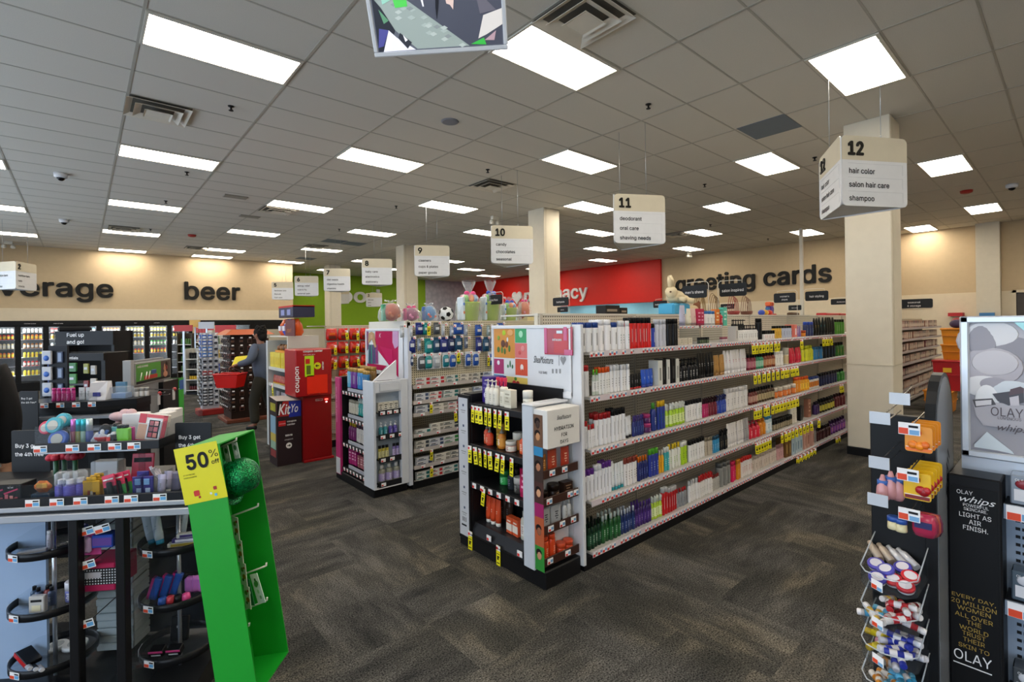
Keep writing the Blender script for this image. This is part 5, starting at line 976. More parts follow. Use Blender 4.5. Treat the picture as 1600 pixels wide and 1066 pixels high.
m = MB().box(X0, .03, 0, .55, 1.0, 1.016, BLK).box(X0, .03, -.012, 0, 1.012, 1.047, mat('#202125', .3), .002).box(X0, .03, -.016, .02, .992, 1.012, SILV, .003).box(X0, .03, -.002, .02, .979, .993, BLK).box(X0, .03, -.02, .03, .95, .979, SILV, .003).box(X0, .03, .03, .55, .962, 1.0, DARK)
cnt = part('counter', m, isl)
def tag6(mb, x, y, z, w=.054, h=.03): 
    mb.box(x - w / 2, x + w / 2, y - .0015, y, z, z + h, PAPER); mb.box(x - w / 2 + .002, x - .001, y - .0025, y, z + .002, z + h * .5, mat('#d8431e', .5)); mb.box(x + .003, x + w / 2 - .003, y - .0025, y, z + .004, z + h * .58, mat('#5fa0d0', .5)); mb.box(x + .002, x + w / 2 - .004, y - .0025, y, z + h * .68, z + h * .86, INK)
m = MB()
for u in (51, 89, 126, 175, 205, 250): x, z = l6(u, 779, -.012); tag6(m, x, -.0125, 1.012)
part('price_strip', m, cnt, 'white and orange price tags')
x1 = .03; part('clear_lip', MB().box(X0, x1, -.008, -.005, 1.03, 1.10, CLEAR).box(x1 - .003, x1, -.005, .5, 1.02, 1.10, CLEAR), isl, 'clear acrylic lip')
for u in (57, 92, 131, 167, 210, 240): x, z = l6(u, 760, 0); part('divider', MB().box(x - .0015, x + .0015, 0, .14, 1.017, 1.11, CLEAR), isl, 'clear divider')
Y2 = .13; xa, _ = l6(55, 694, Y2); xb, zb2 = l6(250, 693, Y2); ZT2 = 1.215
t2 = part('tier', MB().box(xa, xb, Y2, .5, ZT2 - .012, ZT2, BLK).box(xa, xb, Y2 - .006, Y2, ZT2 - .014, ZT2 + .026, mat('#202125', .3), .002).box(xb - .006, xb, Y2, .5, ZT2 - .014, ZT2 + .026, mat('#202125', .3)).box(xa, xb - .1, Y2 + .005, Y2 + .02, ZT2 - .022, ZT2 - .012, SILV), isl, 'upper black tier')
m = MB()
for u in (65, 115, 149, 181, 211): x, z = l6(u, 693, Y2); tag6(m, x, Y2 - .0065, ZT2 - .012)
part('price_strip', m, t2, 'white and orange price tags')
part('clear_lip', MB().box(xa, xb, Y2 - .003, Y2, ZT2 + .02, ZT2 + .10, CLEAR).box(xb - .003, xb, Y2, .5, ZT2 + .02, ZT2 + .10, CLEAR), t2, 'clear acrylic lip')
for u in (109, 145, 190, 223): x, z = l6(u, 730, Y2 + .03); part('support', MB().box(x - .012, x + .012, Y2 + .02, Y2 + .03, 1.016, ZT2 - .012, CLEAR), isl, 'clear support')
for u in (117, 190): x, z = l6(u, 900, .03); part('post', MB().box(x - .019, x + .019, .02, .06, .12, .965, BLK, .003), isl)
x, z = l6(72, 900, .30); part('side_board', MB().box(X0 - .2, x, .30, .315, .12, .962, mat('#9db4d2', .35)), isl, 'pale blue board')
m = MB(); xs0, _ = l6(149, 920, .42); xs1, _ = l6(206, 920, .42)
for k in range(22): z = .14 + k * .037; m.box(xs0, xs1, .42 + .006 * (k % 2), .6, z, z + .034, mat('#c3cfd2', .5), .004)
part('slatted_core', m, isl, 'white slatted core')
x, z = l6(210, 900, .5); part('divider', MB().box(x, x + .35, .56, .57, .14, .95, mat('#23262a', .4)), isl, 'dark back board')
x = l6(196, 900, .06)[0]; part('clear_panel', MB().box(x + .005, x + .007, .06, .42, .12, .95, CLEAR), isl, 'clear panel'); x = l6(126, 900, .06)[0]; part('clear_panel', MB().box(x, x + .002, .06, .4, .12, .95, CLEAR), isl, 'clear panel')
# rotating trays
def carousel(uc, vs, dep, label):
    c = ond(uc, 900, dep); o = thing('tray_carousel', label, 'display carousel', (c.x, c.y, .12), AL)
    part('pole', MB().cyl(0, 0, 0, .84, .009, mat('#b8bec6', .15, .6), 12), o, 'clear grey pole')
    zs = []
    for v in vs:
        z = ond(uc, v, dep).z - .12; zs.append(z); R = .155
        t = part('tray', MB().lathe([(.0, z + .004), (R * .94, z + .004), (R, z + .01), (R, z - .004), (.0, z - .004)], CLEAR, 28, caps=False), o, 'clear round tray')
        part('rim', MB().lathe([(R + .001, z - .004), (R + .004, z - .003), (R + .004, z + .03), (R + .001, z + .031), (R - .002, z + .03), (R - .002, z - .003)], mat('#17181b', .3), 36, caps=False), t, 'black rim')
        m = MB()
        for k in range(4): m.M = Matrix.Rotation(k * math.pi / 2 + .5, 4, 'Z'); m.add([(.01, 0, z), (R, 0, z), (R, 0, z + .05), (.06, 0, z + .105), (.01, 0, z + .11)], [(0, 1, 2, 3, 4)], CLEAR)
        m.M = Matrix.Identity(4); part('divider', m, t, 'clear dividers')
        m = MB()
        for a in (-1.9, -2.9): m.M = Matrix.Rotation(a + math.pi / 2, 4, 'Z'); tag6(m, 0, -R - .0045, z - .002)
        m.M = Matrix.Identity(4); part('price_strip', m, t, 'price tags')
    return c, [z + .12 for z in zs]
cL, zL = carousel(85, (853, 941, 1024), 2.32, 'three-tier clear tray carousel at far left under island')
cR, zR = carousel(280, (847, 928, 1008), 2.38, 'three-tier clear tray carousel behind green cardboard display')
def in_tray(c, z, dx, dy, mb_or_p, desc, where, rz=0, rx=0, ry=0, cat='cosmetic', name=None, lift=.006):
    loc = c + A6 * dx + B6 * dy; loc = Vector((loc.x, loc.y, z + lift))
    if isinstance(mb_or_p, tuple): o = put(mb_or_p, loc, AL + rz, desc, where, rx=rx, ry=ry)
    else: o = bpy.data.objects.new(name, mb_or_p.mesh(name)); COL.objects.link(o); o.location = loc; o.rotation_euler = (rx, ry, AL + rz); reg(o, desc, where, cat)
    return o
tw = 'on %s tray of far left carousel'; tr = 'on %s tray of carousel behind green display'
in_tray(cL, zL[0], .02, -.05, product('flip', .085, .012, '#b8b4c0', '#d8d8dc', None, '#666'), 'silver lip gloss tube', tw % 'top')
in_tray(cL, zL[0], -.03, -.08, MB().box(-.05, .05, -.012, .012, 0, .012, mat('#c8c8cc', .4), .002), 'flat silver compact', tw % 'top', name='makeup_compact', rz=.4)
for k in range(4): in_tray(cL, zL[0], .05 + .025 * k, .06 - .02 * k, MB().box(-.018, .018, -.018, .018, 0, .085, mat('#2a2f9a', .25), .006), 'royal blue cosmetic box', tw % 'top', name='cosmetic_box', rz=.5 * k)
in_tray(cL, zL[1], .0, -.09, MB().box(-.032, .032, -.012, .012, 0, .075, mat('#c3c0bb', .3), .003).box(-.018, .018, -.0135, -.01, .01, .035, mat('#d8cfae', .4)).box(-.022, .022, -.0135, -.01, .05, .06, INK), 'silver carton with cream jar picture', tw % 'middle', name='cosmetic_box')
for k, c in enumerate(('#34506e', '#2f4668', '#8a3a34', '#4a5a78')): in_tray(cL, zL[1], -.07 + .028 * k, -.02 - .015 * (k % 2), product('bottle', .085, .016, c, '#1a1a1c', None, '#ccc'), ('steel blue', 'slate', 'brick red', 'grey blue')[k] + ' nail polish bottle', tw % 'middle')
in_tray(cL, zL[1], .08, .0, product('jar', .09, .03, '#7f84c4', '#dcdce4', None, '#eee'), 'lilac jar with white lid', tw % 'middle')
in_tray(cL, zL[2], -.07, -.06, MB().box(-.05, .05, -.03, .03, 0, .022, mat('#17171a', .3), .003).box(-.05, .05, -.031, -.028, .0, .02, mat('#b81c20', .4)), 'black and red lipstick case', tw % 'bottom', name='makeup_compact', rz=-.5, ry=.35, lift=.03)
for k in range(3): in_tray(cL, zL[2], -.05 + .03 * k, -.09 - .008 * k, product('flip', .085, .011, '#17171a' if k % 2 else '#a8a8ac', '#c0c0c4', None, None), ('silver', 'black', 'silver')[k] + ' lipstick lying down', tw % 'bottom', rz=.8, rx=1.35, lift=.018)
for dx, dy, r in ((-.03, .05, .045), (.05, .05, .05)): in_tray(cL, zL[2], dx, dy, MB().lathe([(r, 0), (r, .012), (r * .9, .016)], mat('#c9ced2', .3), 20).lathe([(r * .6, .0165), (r * .6, .0175)], mat('#8f989e', .4), 20), 'round pale compact', tw % 'bottom', name='makeup_compact')
for dx, dy, ra in ((-.1, -.03, -.3), (-.06, -.04, -.25), (.0, .02, .05)): in_tray(cR, zR[0], dx, dy, product('tube', .15, .022, '#c2d0da', '#2f9ac0', None, '#9ab'), 'blue-capped white tube', tr % 'top', rx=-.15, ry=ra, lift=.012)
for k in range(3): in_tray(cR, zR[0], .05 + .02 * k, -.06, MB().box(-.06, .06, -.014, .014, 0, .02, mat(('#e0dcd6', '#3a2a6c', '#d8d4ce')[k], .4), .003).box(-.045, .05, -.0155, -.012, .004, .016, mat(('#b8a040', '#e0dce8', '#3a2a6c')[k], .5)), ('white and gold', 'dark purple', 'white and purple')[k] + ' slim carton', tr % 'top', name='cosmetic_box', rz=.15, lift=.006 + .0205 * k)
for k in range(3): in_tray(cR, zR[1], -.1 + .035 * k, -.04 + .02 * k, MB().box(-.02, .02, -.012, .012, 0, .1, mat('#2a55a8', .35), .003).box(-.021, -.01, -.013, .013, 0, .1, mat('#c02a78', .35)), 'blue and magenta carton', tr % 'middle', name='cosmetic_box', ry=.3)
for k in range(4): in_tray(cR, zR[1], -.02 + .03 * k, -.1 + .008 * k, MB().lathe([(.016, 0), (.019, .008), (.016, .03), (.008, .034)], mat(('#2f5ab0', '#c83a4a', '#1a1a1c', '#d84a8a')[k], .3), 12), ('blue', 'red', 'black', 'pink')[k] + ' lip balm pot', tr % 'middle', name='lip_balm_pot')
for k in range(3): in_tray(cR, zR[1], .05 + .03 * k, .0, MB().box(-.022, .022, -.018, .018, 0, .075, mat('#b06ab4', .35), .01), 'orchid purple cosmetic box', tr % 'middle', name='cosmetic_box', rz=.3 * k)
in_tray(cR, zR[2], -.02, .03, MB().box(-.04, .04, -.01, .01, 0, .11, mat('#1d1e20', .4), .003).box(-.01, .008, -.0115, -.009, .06, .07, GREY), 'black upright carton', tr % 'bottom', name='cosmetic_box', rx=-.15)
for k in range(2): in_tray(cR, zR[2], -.05 + .075 * k, -.08, MB().box(-.03, .03, -.02, .02, 0, .035, mat('#151517', .15), .004).box(-.03, .03, -.021, -.018, .026, .035, mat('#c03a78', .3)).box(-.02, .02, -.0215, -.018, .01, .016, WHITE), 'black and pink compact', tr % 'bottom', name='makeup_compact', rx=.35, lift=.016)
# hanging goods between the posts
def hang6(u, v, yl, mb, desc, where, name, cat='cosmetic'):
    x, z = l6(u, v, yl); o = bpy.data.objects.new(name, mb.mesh(name)); COL.objects.link(o); o.location = w6(x, yl, z); o.rotation_euler = (0, 0, AL); reg(o, desc, where, cat); return o
hk = MB().tube([(0, .34, .02), (0, 0, 0), (0, -.01, .004)], .0025, mat('#4a4c50', .3, .8), 6)
for u, v in ((138, 828), (163, 824), (140, 880), (138, 972)):
    x, z = l6(u, v, .06); m = MB(); m.M = Matrix.Translation((x, .06, z)); m.tube([(0, .4, .03), (0, 0, 0), (0, -.01, .004)], .0025, mat('#4a4c50', .3, .8), 6); m.M = m.M @ Matrix.Rotation(-.25, 4, 'Y'); tag6(m, 0, -.012, -.018, .062, .034); m.M = Matrix.Identity(4); part('hook', m, isl, 'wire hook with price tag')
hang6(138, 830, .09, MB().box(-.05, .05, 0, .004, -.105, 0, mat('#c8488c', .4), .002).box(-.018, .02, -.022, 0, -.09, -.02, mat('#c8a8d0', .25), .008).box(-.045, -.02, -.003, 0, -.07, -.045, mat('#a82a5c', .4)), 'pink card with lilac case', 'on hook under island counter', 'hanging_card')
hang6(166, 832, .09, MB().box(-.04, .045, -.03, .03, -.055, 0, mat('#1f3f9a', .35), .003).box(-.035, .04, -.031, -.028, -.045, -.012, mat('#5a3a8a', .35)), 'blue carton', 'on hook under island counter', 'hanging_card')
m = MB().box(-.085, .075, 0, .15, -.135, -.015, mat('#a8184c', .4), .004).box(-.085, .08, -.0015, .001, -.105, -.035, INK)
for i in range(15):
    for j in range(6): m.M = Matrix.Translation((-.08 + i * .0112, -.002, -.1 + j * .0115)); m.box(-.0025, .0025, -.0006, .001, -.0025, .0025, WHITE)
m.M = Matrix.Identity(4); m.box(-.05, .02, -.004, 0, -.075, -.05, mat('#b8b4bc', .4)); m.lathe([(.016, -.003), (.016, .001)], mat('#c81c5c', .4), 12)
hang6(150, 876, .08, m, 'big magenta box with white polka dots', 'between island posts', 'gift_box', 'box')
# goods on the lower tier
i1 = "on lower tier of cosmetics island"; i2 = "on upper tier of cosmetics island"
def on6(u, v, yl, z, what, desc, where, name=None, cat='cosmetic', rx=0, ry=0, rz=0):
    x, _ = l6(u, v, yl)
    if isinstance(what, tuple): return put(what, w6(x, yl, z), AL + rz, desc, where, rx=rx, ry=ry)
    o = bpy.data.objects.new(name, what.mesh(name)); COL.objects.link(o); o.location = w6(x, yl, z); o.rotation_euler = (rx, ry, AL + rz); reg(o, desc, where, cat); return o
z = 1.0165
for u in (10, 33):
    m = MB().box(-.032, .032, -.04, .04, 0, .085, BLK, .003); m.text('lip set', PAPER, face_my(-.018, -.041, .07), .011)
    for k in range(3): m.box(-.028 + .018 * k, -.016 + .018 * k, -.042, -.039, .004, .045 - .006 * k, mat(('#c8606a', '#d88a80', '#a84a54')[k], .4))
    m.M = frame((-.03, -.0415, .045), (1, 0, .35), UP); m.box(0, .055, 0, .006, 0, .001, mat('#c8285c', .4)); m.M = Matrix.Identity(4)
    on6(u, 770, .05, z, m, 'black lip colour carton', i1, 'cosmetic_box')
m = MB().box(-.035, .035, -.02, .02, 0, .035, mat('#2a4258', .3), .003).box(-.035, .035, -.022, .018, .036, .085, mat('#c86a2a', .4), .02).box(-.01, .03, -.0225, -.02, .06, .08, mat('#d8a040', .4)); on6(68, 770, .05, z, m, 'orange and navy carton', i1, 'cosmetic_box')
pb = MB().lathe([(.021, 0), (.023, .004), (.023, .062), (.014, .07), (.013, .085), (.014, .088)], mat('#5a50b0', .4), 16, mats={3: mat('#cfcfe0', .4), 4: mat('#d8d8e0', .4)})
for k in range(8): pb.lathe([(.0232, .008 + k * .007), (.0236, .010 + k * .007), (.0232, .012 + k * .007)], mat('#6e66c4', .4), 16, caps=False)
for u, y in ((97, .045), (110, .04), (126, .06)):
    o = on6(u, 770, y, z, pb, 'violet ribbed bottle', i1, 'hair_bottle'); part('cap', MB().lathe([(.024, .066), (.024, .112), (.016, .12)], mat('#e8ecf2', .08, 0, 'clear', .12), 16), o, 'clear cap')
for k in range(3):
    m = MB().box(-.034, .034, -.003, .003, 0, .075, mat('#d0a01c', .45), .002).box(-.02, .02, -.003, .003, .075, .09, mat('#d0a01c', .45), .004)
    for j in range(3): m.box(-.012 + .011 * j, -.004 + .011 * j, -.006, -.002, .008, .034 - .004 * j, mat(('#a83a20', '#d8d0c0', '#3a1a14')[j], .4))
    on6(143 + 6 * k, 770, .05 + .03 * k, z + .001, m, 'yellow lip balm card', i1, 'hanging_card')
for k, (u, y, c1, c2, n) in enumerate(((176, .04, '#c81c48', '#141416', 'crimson and black'), (190, .06, '#c81c48', '#2f8a34', 'red and green'), (200, .09, '#d02a54', '#3a9a3a', 'rose and green'))):
    m = MB().box(-.026, .026, -.003, .003, 0, .1, mat(c1, .4), .002).box(-.026, .026, -.0035, .0, 0, .05, mat(c2, .4)).box(-.01, .012, -.012, 0, .01, .07, mat('#1a1a1c', .3), .004).box(-.02, .02, -.005, 0, .078, .084, PAPER)
    on6(u, 770, y, z, m, n + ' blister card', i1, 'hanging_card', ry=-.25, rx=-.1)
for k, (u, y) in enumerate(((217, .05), (224, .09), (231, .05))):
    m = MB().box(-.024, .024, -.004, .004, 0, .085 + .012 * (k == 1), mat('#2c1f78', .4), .002).box(-.012, .01, -.007, -.003, .05, .075, mat('#7aa8d8', .4)).box(-.006, .012, -.007, -.003, .005, .035, mat('#b8c8e4', .4)); on6(u, 770, y, z, m, 'purple oral gel card', i1, 'hanging_card')
for u, y in ((252, .05), (262, .1)): on6(u, 769, y, z, product('tube', .09, .016, '#b8b0cc', '#d8d6d0', None, '#776'), 'lilac grey tube', i1, ry=.05)
on6(274, 769, .12, z, MB().box(-.02, .02, -.015, .015, 0, .08, mat('#7a7898', .4), .004), 'grey violet carton', i1, 'cosmetic_box')
for u, y, c in ((88, .28, '#b8243a'), (101, .3, '#c23048'), (118, .28, '#a81c34')):
    m = MB(); m.cyl(0, 0, 0, .12, .01, mat('#2a5a3a', .4), 8)
    for k in range(6): m.ball((.02 * math.cos(k * 1.05), .02 * math.sin(k * 1.05), .13), .02, .02, .016, mat(c, .6), 8, 6)
    on6(u, 750, y, z, m, 'red flower topped pen', i1, 'flower_pen')
m = MB().box(-.06, .06, -.03, .03, 0, .1, mat('#d2d2d4', .5), .004); on6(170, 750, .3, z, m, 'white carton at back', i1, 'cosmetic_box')
for u in (215, 228): on6(u, 750, .27, z, MB().box(-.03, .03, -.004, .004, 0, .13, mat('#b81c3c', .4), .002).box(-.02, .02, -.006, 0, .09, .11, INK), 'crimson card at back', i1, 'hanging_card', rx=-.15)
m = MB()
for k in range(4): m.tube([(.07 * math.cos(t), .02 * k, .11 + .09 * math.sin(t) - .01 * k) for t in [math.pi * (1.1 + .8 * j / 10) for j in range(11)]], .006, mat('#d4d0dc', .4), 6)
m.cyl(0, .03, 0, .02, .03, mat('#d4d0dc', .4), 10); m.cyl(0, .03, .02, .04, .008, mat('#d4d0dc', .4), 8)
on6(259, 735, .22, z, m, 'white curved band holder', i1, 'headband_holder')
# upper tier
z = ZT2 + .001
m = MB().prism([(-.07, 0), (.07, 0), (.065, .05), (.04, .085), (-.04, .085)], -.004, .004, mat('#232428', .3)); m.M = Matrix.Identity(4)
m2 = MB(); m2.M = frame((0, 0, 0), (1, 0, 0), UP); m2.prism([(-.07, 0), (.07, 0), (.062, .05), (.04, .085), (-.045, .085)], -.004, .004, mat('#26272b', .25)); m2.text('VIVID', mat('#9a9aa4', .4), Matrix.Translation((-.04, .06, .0045)), .02); m2.M = Matrix.Identity(4)
on6(84, 690, .26, z, m2, 'black hanging card reading vivid', i2, 'hanging_card')
for u, y, zz, c, r, n in ((74, .2, .045, '#c82c4a', .03, 'red'), (86, .17, .06, '#3aa0b4', .036, 'teal'), (100, .23, .07, '#3aa0b4', .034, 'aqua'), (92, .16, .0, '#2a55b4', .04, 'blue')):
    m = MB(); m.lathe([(r * .8, -.012), (r, -.004), (r, .006), (r * .85, .012)], mat(c, .35), 20); m.lathe([(r * .6, .0125), (r * .6, .0135)], mat('#b9b7ae', .5), 16)
    if n != 'blue': m.cyl(0, -r * .7, -.004, .004, .004, mat(c, .35), 8)
    o = on6(u, 690, y, z + zz + .036, m, '%s round mirror compact' % n, i2, 'mirror_compact', rx=1.35)
for u, c, b in ((116, '#d07ac8', '#8a3a4c'), (124, '#2fa8b8', '#7a7a34'), (132, '#38b0bc', '#7a9a8a'), (140, '#c8d8e0', '#3a4a8a')):
    o = on6(u, 690, .19, z, MB().lathe([(.013, 0), (.014, .003), (.014, .06), (.012, .064)], mat(b, .15), 12), ('lavender', 'turquoise', 'aqua', 'silver')[(116, 124, 132, 140).index(u)] + ' capped glitter tube', i2, 'glitter_tube'); part('cap', MB().lathe([(.0125, .064), (.012, .115), (.009, .118)], mat(c, .2, .4), 12), o)
for u in (148, 156): on6(u, 690, .18, z, MB().box(-.016, .016, -.014, .014, 0, .04, mat('#c4ccd8', .4), .003).box(-.008, .008, -.008, .008, .04, .06, mat('#2f5aa0', .4), .003), 'white bottle with blue cap lying askew', i2, 'nail_polish', ry=.5, rz=.4).location.z += .012
m = MB().lathe([(.03, 0), (.042, .03), (.044, .036)], mat('#b81c1e', .35), 18); o = on6(165, 690, .2, z, m, 'red tub with black and white knob', i2, 'novelty_balm'); part('knob', MB().ball((0, 0, .06), .024, .022, .03, mat('#17171a', .3), 12, 8).ball((0, -.015, .055), .012, .01, .018, WHITE, 8, 6), o)
for u, c, h in ((172, '#c8302a', .04), (178, '#2a2a2e', .05)): on6(u, 690, .16, z, MB().lathe([(.014, 0), (.016, .01), (.012, h)], mat(c, .35), 10).ball((0, 0, h), .012, .012, .012, WHITE, 8, 6), ('small red' if h == .04 else 'small black') + ' lip balm figure', i2, 'lip_balm_pot')
for u, y, c, n, r in ((184, .22, '#4aa0a4', 'teal', .02), (190, .17, '#7ad02a', 'lime', .017), (198, .17, '#82d832', 'bright lime', .016), (206, .19, '#c8388c', 'pink', .012)):
    o = on6(u, 690, y, z, MB().box(-r, r, -r * .7, r * .7, 0, .075, mat(c, .3), .004), n + ' flat flask', i2, 'perfume_flask')
    if r > .015: part('lid', MB().lathe([(.013, 0), (.013, .012), (.01, .014)], mat('#17171a', .3), 14), o, 'round black lid').location = (-.004, 0, .075)
for u in (185, 195): on6(u, 665, .34, z, MB().ball((0, 0, .1), .04, .03, .022, mat('#c8a8ac', .8), 10, 6).ball((.03, 0, .115), .025, .02, .02, mat('#c8a8ac', .8), 8, 6).cyl(0, 0, 0, .09, .012, mat('#a88a8c', .6), 8), 'pale pink scrunchie stand', i2, 'scrunchie')
on6(214, 665, .34, z, MB().box(-.05, .05, -.03, .03, 0, .115, mat('#d4d2d4', .5), .004), 'white carton at back', i2, 'cosmetic_box')
m = MB().box(-.062, .062, -.012, .012, 0, .13, mat('#d8d2cc', .4), .003)
for a in ((-.06, -.03, .085, .127, '#b81830'), (-.028, .06, .112, .127, '#c8404a'), (.042, .06, .0, .127, '#c02c34'), (-.06, .042, .0, .012, '#b83a40'), (-.058, -.02, .014, .08, '#c89878')): m.box(a[0], a[1], -.0135, -.011, a[2], a[3], mat(a[4], .4))
m.box(-.02, .038, -.014, -.011, .016, .108, WHITE); m.box(-.014, .032, -.0145, -.011, .022, .102, mat('#1c1618', .4))
for k in range(6): m.box(-.01 + (k % 2) * .02, .006 + (k % 2) * .02, -.0155, -.012, .026 + (k // 2) * .026, .046 + (k // 2) * .026, mat(('#b83a48', '#d87a6a', '#8a3a3c', '#c85a60', '#a84a50', '#d8908a')[k], .4))
on6(235, 690, .19, z, m, 'red and white palette box with window', i2, 'palette_box', 'box', rx=-.12, ry=.14)
for u, y, zz in ((258, .3, 0), (268, .4, 0)): on6(u, 680, y, z - (.2 if zz else 0), MB().box(-.035, .035, -.04, .04, 0, .12, mat('#d2d0cf', .5), .003).box(-.02, .02, -.0415, -.039, .08, .1, GREY), 'white and grey tall carton', i2, 'cosmetic_box')
# promotion cards
def promo(u0, v0, u1, v1, dep, zb, label, line2='the 4th free*'):
    a = ond(u0, v1, dep); b = ond(u1, v0, dep); w = (b - a).dot(_R0); h = b.z - zb; c = ond((u0 + u1) / 2, v1, dep); rz = YAW - math.pi / 2
    o = thing('promotion_card', label, 'sign', (c.x, c.y, zb), rz); m = MB(); m.M = frame((-w / 2, 0, 0), (1, 0, 0), UP); m.prism(rounded(w, h, .008, 3), -.003, .003, mat('#17181b', .45)); part('card', m, o)
    t = MB(); top = ond(u0, v0, dep).z - zb; t.text('Buy 3 get', PAPER, face_my(-w / 2 + w * .1, -.0045, top - w * .46), w * .19, bold=.012); t.text(line2, PAPER, face_my(-w / 2 + w * .1, -.0045, top - w * .68), w * .19, bold=.012); part('lettering', t, o, 'white lettering'); return o
promo(20, 672, 79, 745, 2.52, 1.0165, 'black card reading Buy 3 get the 4th free, left of mirror compacts')
promo(276, 660, 331, 760, 2.30, 1.0165, 'black card reading Buy 3 get the 4th free, behind green cardboard display')

# ------------------------------------------------------------------ green cardboard wing display hung on the island's corner
GN = _R0 * math.cos(R_(8)) + _U0 * math.sin(R_(8)); GL = -_U0 * math.cos(R_(8)) + _R0 * math.sin(R_(8)); GW = _F
GA = ond(280, 703, 1.75)
def gp(n, l, w): return GA + GN * n + GL * l + GW * w
GRN = mat('#0f9a26', .5)
def gbox(n0, n1, l0, l1, w0, w1, m, mb=None):
    mb = mb or MB(); vs = [gp(n, l, w) for n in (n0, n1) for l in (l0, l1) for w in (w0, w1)]
    return mb.add(vs, [(0, 1, 3, 2), (4, 6, 7, 5), (0, 4, 5, 1), (2, 3, 7, 6), (0, 2, 6, 4), (1, 5, 7, 3)], m)
gb = gp(0, .9, 0)
gd_ = thing('cardboard_display', 'tall leaning bright green cardboard display with fifty percent off sign', 'cardboard display', (gb.x, gb.y, 0))
LB = .907; WB = .24; NB = .142
wpart('side_wall', gbox(0, NB, 0, LB, 0, .005, GRN), gd_); wpart('side_wall', gbox(0, NB, 0, LB, WB - .005, WB, GRN), gd_); wpart('back_wall', gbox(0, .005, 0, LB, .005, WB - .005, GRN), gd_)
wpart('top_flap', gbox(0, NB, 0, .005, .005, WB - .005, GRN), gd_); wpart('bottom_flap', gbox(0, NB, LB - .005, LB, .005, WB - .005, GRN), gd_)
wpart('hanger', gbox(-.05, .0, .3, .34, .1, .2, STEEL), gd_, 'steel hanging bracket')
cb = MB(); p = gp(.06, LB, .12); cb.tube([p, (p.x, p.y, .004)], .012, BLK, 8); cb.lathe([(.11, 0), (.11, .01), (.02, .016)], BLK, 20, p.x, p.y); wpart('foot', cb, gd_, 'black floor stand')
for u, v, dep in ((369, 687, 1.86), (350, 760, 1.86), (403, 790, 1.9), (416, 883, 1.9), (417, 937, 1.9), (389, 977, 1.86), (362, 1046, 1.86)):
    e_ = ond(u, v, dep); n_ = (e_ - GA).dot(GN); l_ = (e_ - GA).dot(GL); w_ = (e_ - GA).dot(GW)
    wpart('hook', MB().tube([gp(.004, l_ + .035, w_), gp(n_ - .012, l_ + .006, w_), gp(n_, l_ + .002, w_), gp(n_ + .002, l_ - .008, w_)], .0035, mat('#dfe2dc', .35), 8), gd_, 'white plastic hook')
q0 = [gp(-.008, -.004, -.002), gp(NB + .004, -.012, -.002), gp(NB + .004, .19, -.002), gp(-.008, .198, -.002)]
sg = MB(); M = frame(q0[3], q0[2] - q0[3], q0[0] - q0[3]); wv = (q0[2] - q0[3]).length; hv = (q0[0] - q0[3]).length; sg.M = M; sg.box(0, wv, 0, hv, -.001, .0005, mat('#dcd400', .5)); sg.M = Matrix.Identity(4)
sp_ = wpart('sale_sign', sg, gd_, 'yellow sale sign')
t = MB(); t.M = M; D3 = .0012
t.fit('50', INK, Matrix.Translation((wv * .22, hv * .60, D3)), wv * .52, hv * .28, bold=.03); t.fit('%', INK, Matrix.Translation((wv * .78, hv * .74, D3)), wv * .2, hv * .13); t.fit('off', INK, Matrix.Translation((wv * .8, hv * .62, D3)), wv * .18, hv * .08, bold=.015)
t.text('ST PATRICKS', INK, Matrix.Translation((wv * .1, hv * .5, D3)), hv * .045); t.text('MERCHANDISE', INK, Matrix.Translation((wv * .1, hv * .45, D3)), hv * .045)
for x, y, s_, c in ((.26, .12, .13, '#c8281e'), (.35, .075, .05, '#a81c14'), (.72, .17, .08, '#a82a1c'), (.62, .1, .05, '#d8e4e4'), (.72, .06, .06, '#5ab0d8')): t.prism([(wv * x + wv * s_ * a, hv * y + wv * s_ * b) for a, b in rounded(1, 1, .2, 3)], D3, D3 + .0005, mat(c, .5))
t.M = Matrix.Identity(4); wpart('lettering', t, sp_, 'printed letters and squares')
def sequin():
    m = bpy.data.materials.new('green_sequins'); m.use_nodes = True; N, L, b = nodes(m); tc = N.new('ShaderNodeTexCoord'); v = N.new('ShaderNodeTexVoronoi'); v.inputs['Scale'].default_value = 160; v.inputs['Randomness'].default_value = .35; L.new(tc.outputs['Object'], v.inputs['Vector'])
    mx = N.new('ShaderNodeMix'); mx.data_type = 'RGBA'; sx = N.new('ShaderNodeSeparateColor'); L.new(v.outputs['Color'], sx.inputs[0]); L.new(sx.outputs[0], mx.inputs[0]); mx.inputs[6].default_value = rgb('#04562c'); mx.inputs[7].default_value = rgb('#0f9a54'); L.new(mx.outputs[2], b.inputs['Base Color'])
    bp = N.new('ShaderNodeBump'); bp.inputs['Strength'].default_value = .7; bp.inputs['Distance'].default_value = .003; L.new(v.outputs['Distance'], bp.inputs['Height']); L.new(bp.outputs[0], b.inputs['Normal']); b.inputs['Metallic'].default_value = .6; b.inputs['Roughness'].default_value = .25; return m
SEQ = sequin(); hc = ond(374, 746, 1.845)
ht = thing('sequin_hat', 'green sequin hat hanging inside the green cardboard display', 'hat', hc); m = MB(); Mh = Matrix(((GN.x, GW.x, -GL.x, 0), (GN.y, GW.y, -GL.y, 0), (GN.z, GW.z, -GL.z, 0), (0, 0, 0, 1))).to_3x3().to_4x4() @ Matrix.Rotation(R_(75), 4, 'Y')
m.M = Mh; m.lathe([(.062, -.045), (.066, -.02), (.066, .01), (.062, .04), (.045, .058), (.018, .064), (.0, .065)], SEQ, 28, sy=1.0, caps=False); part('crown', m, ht)
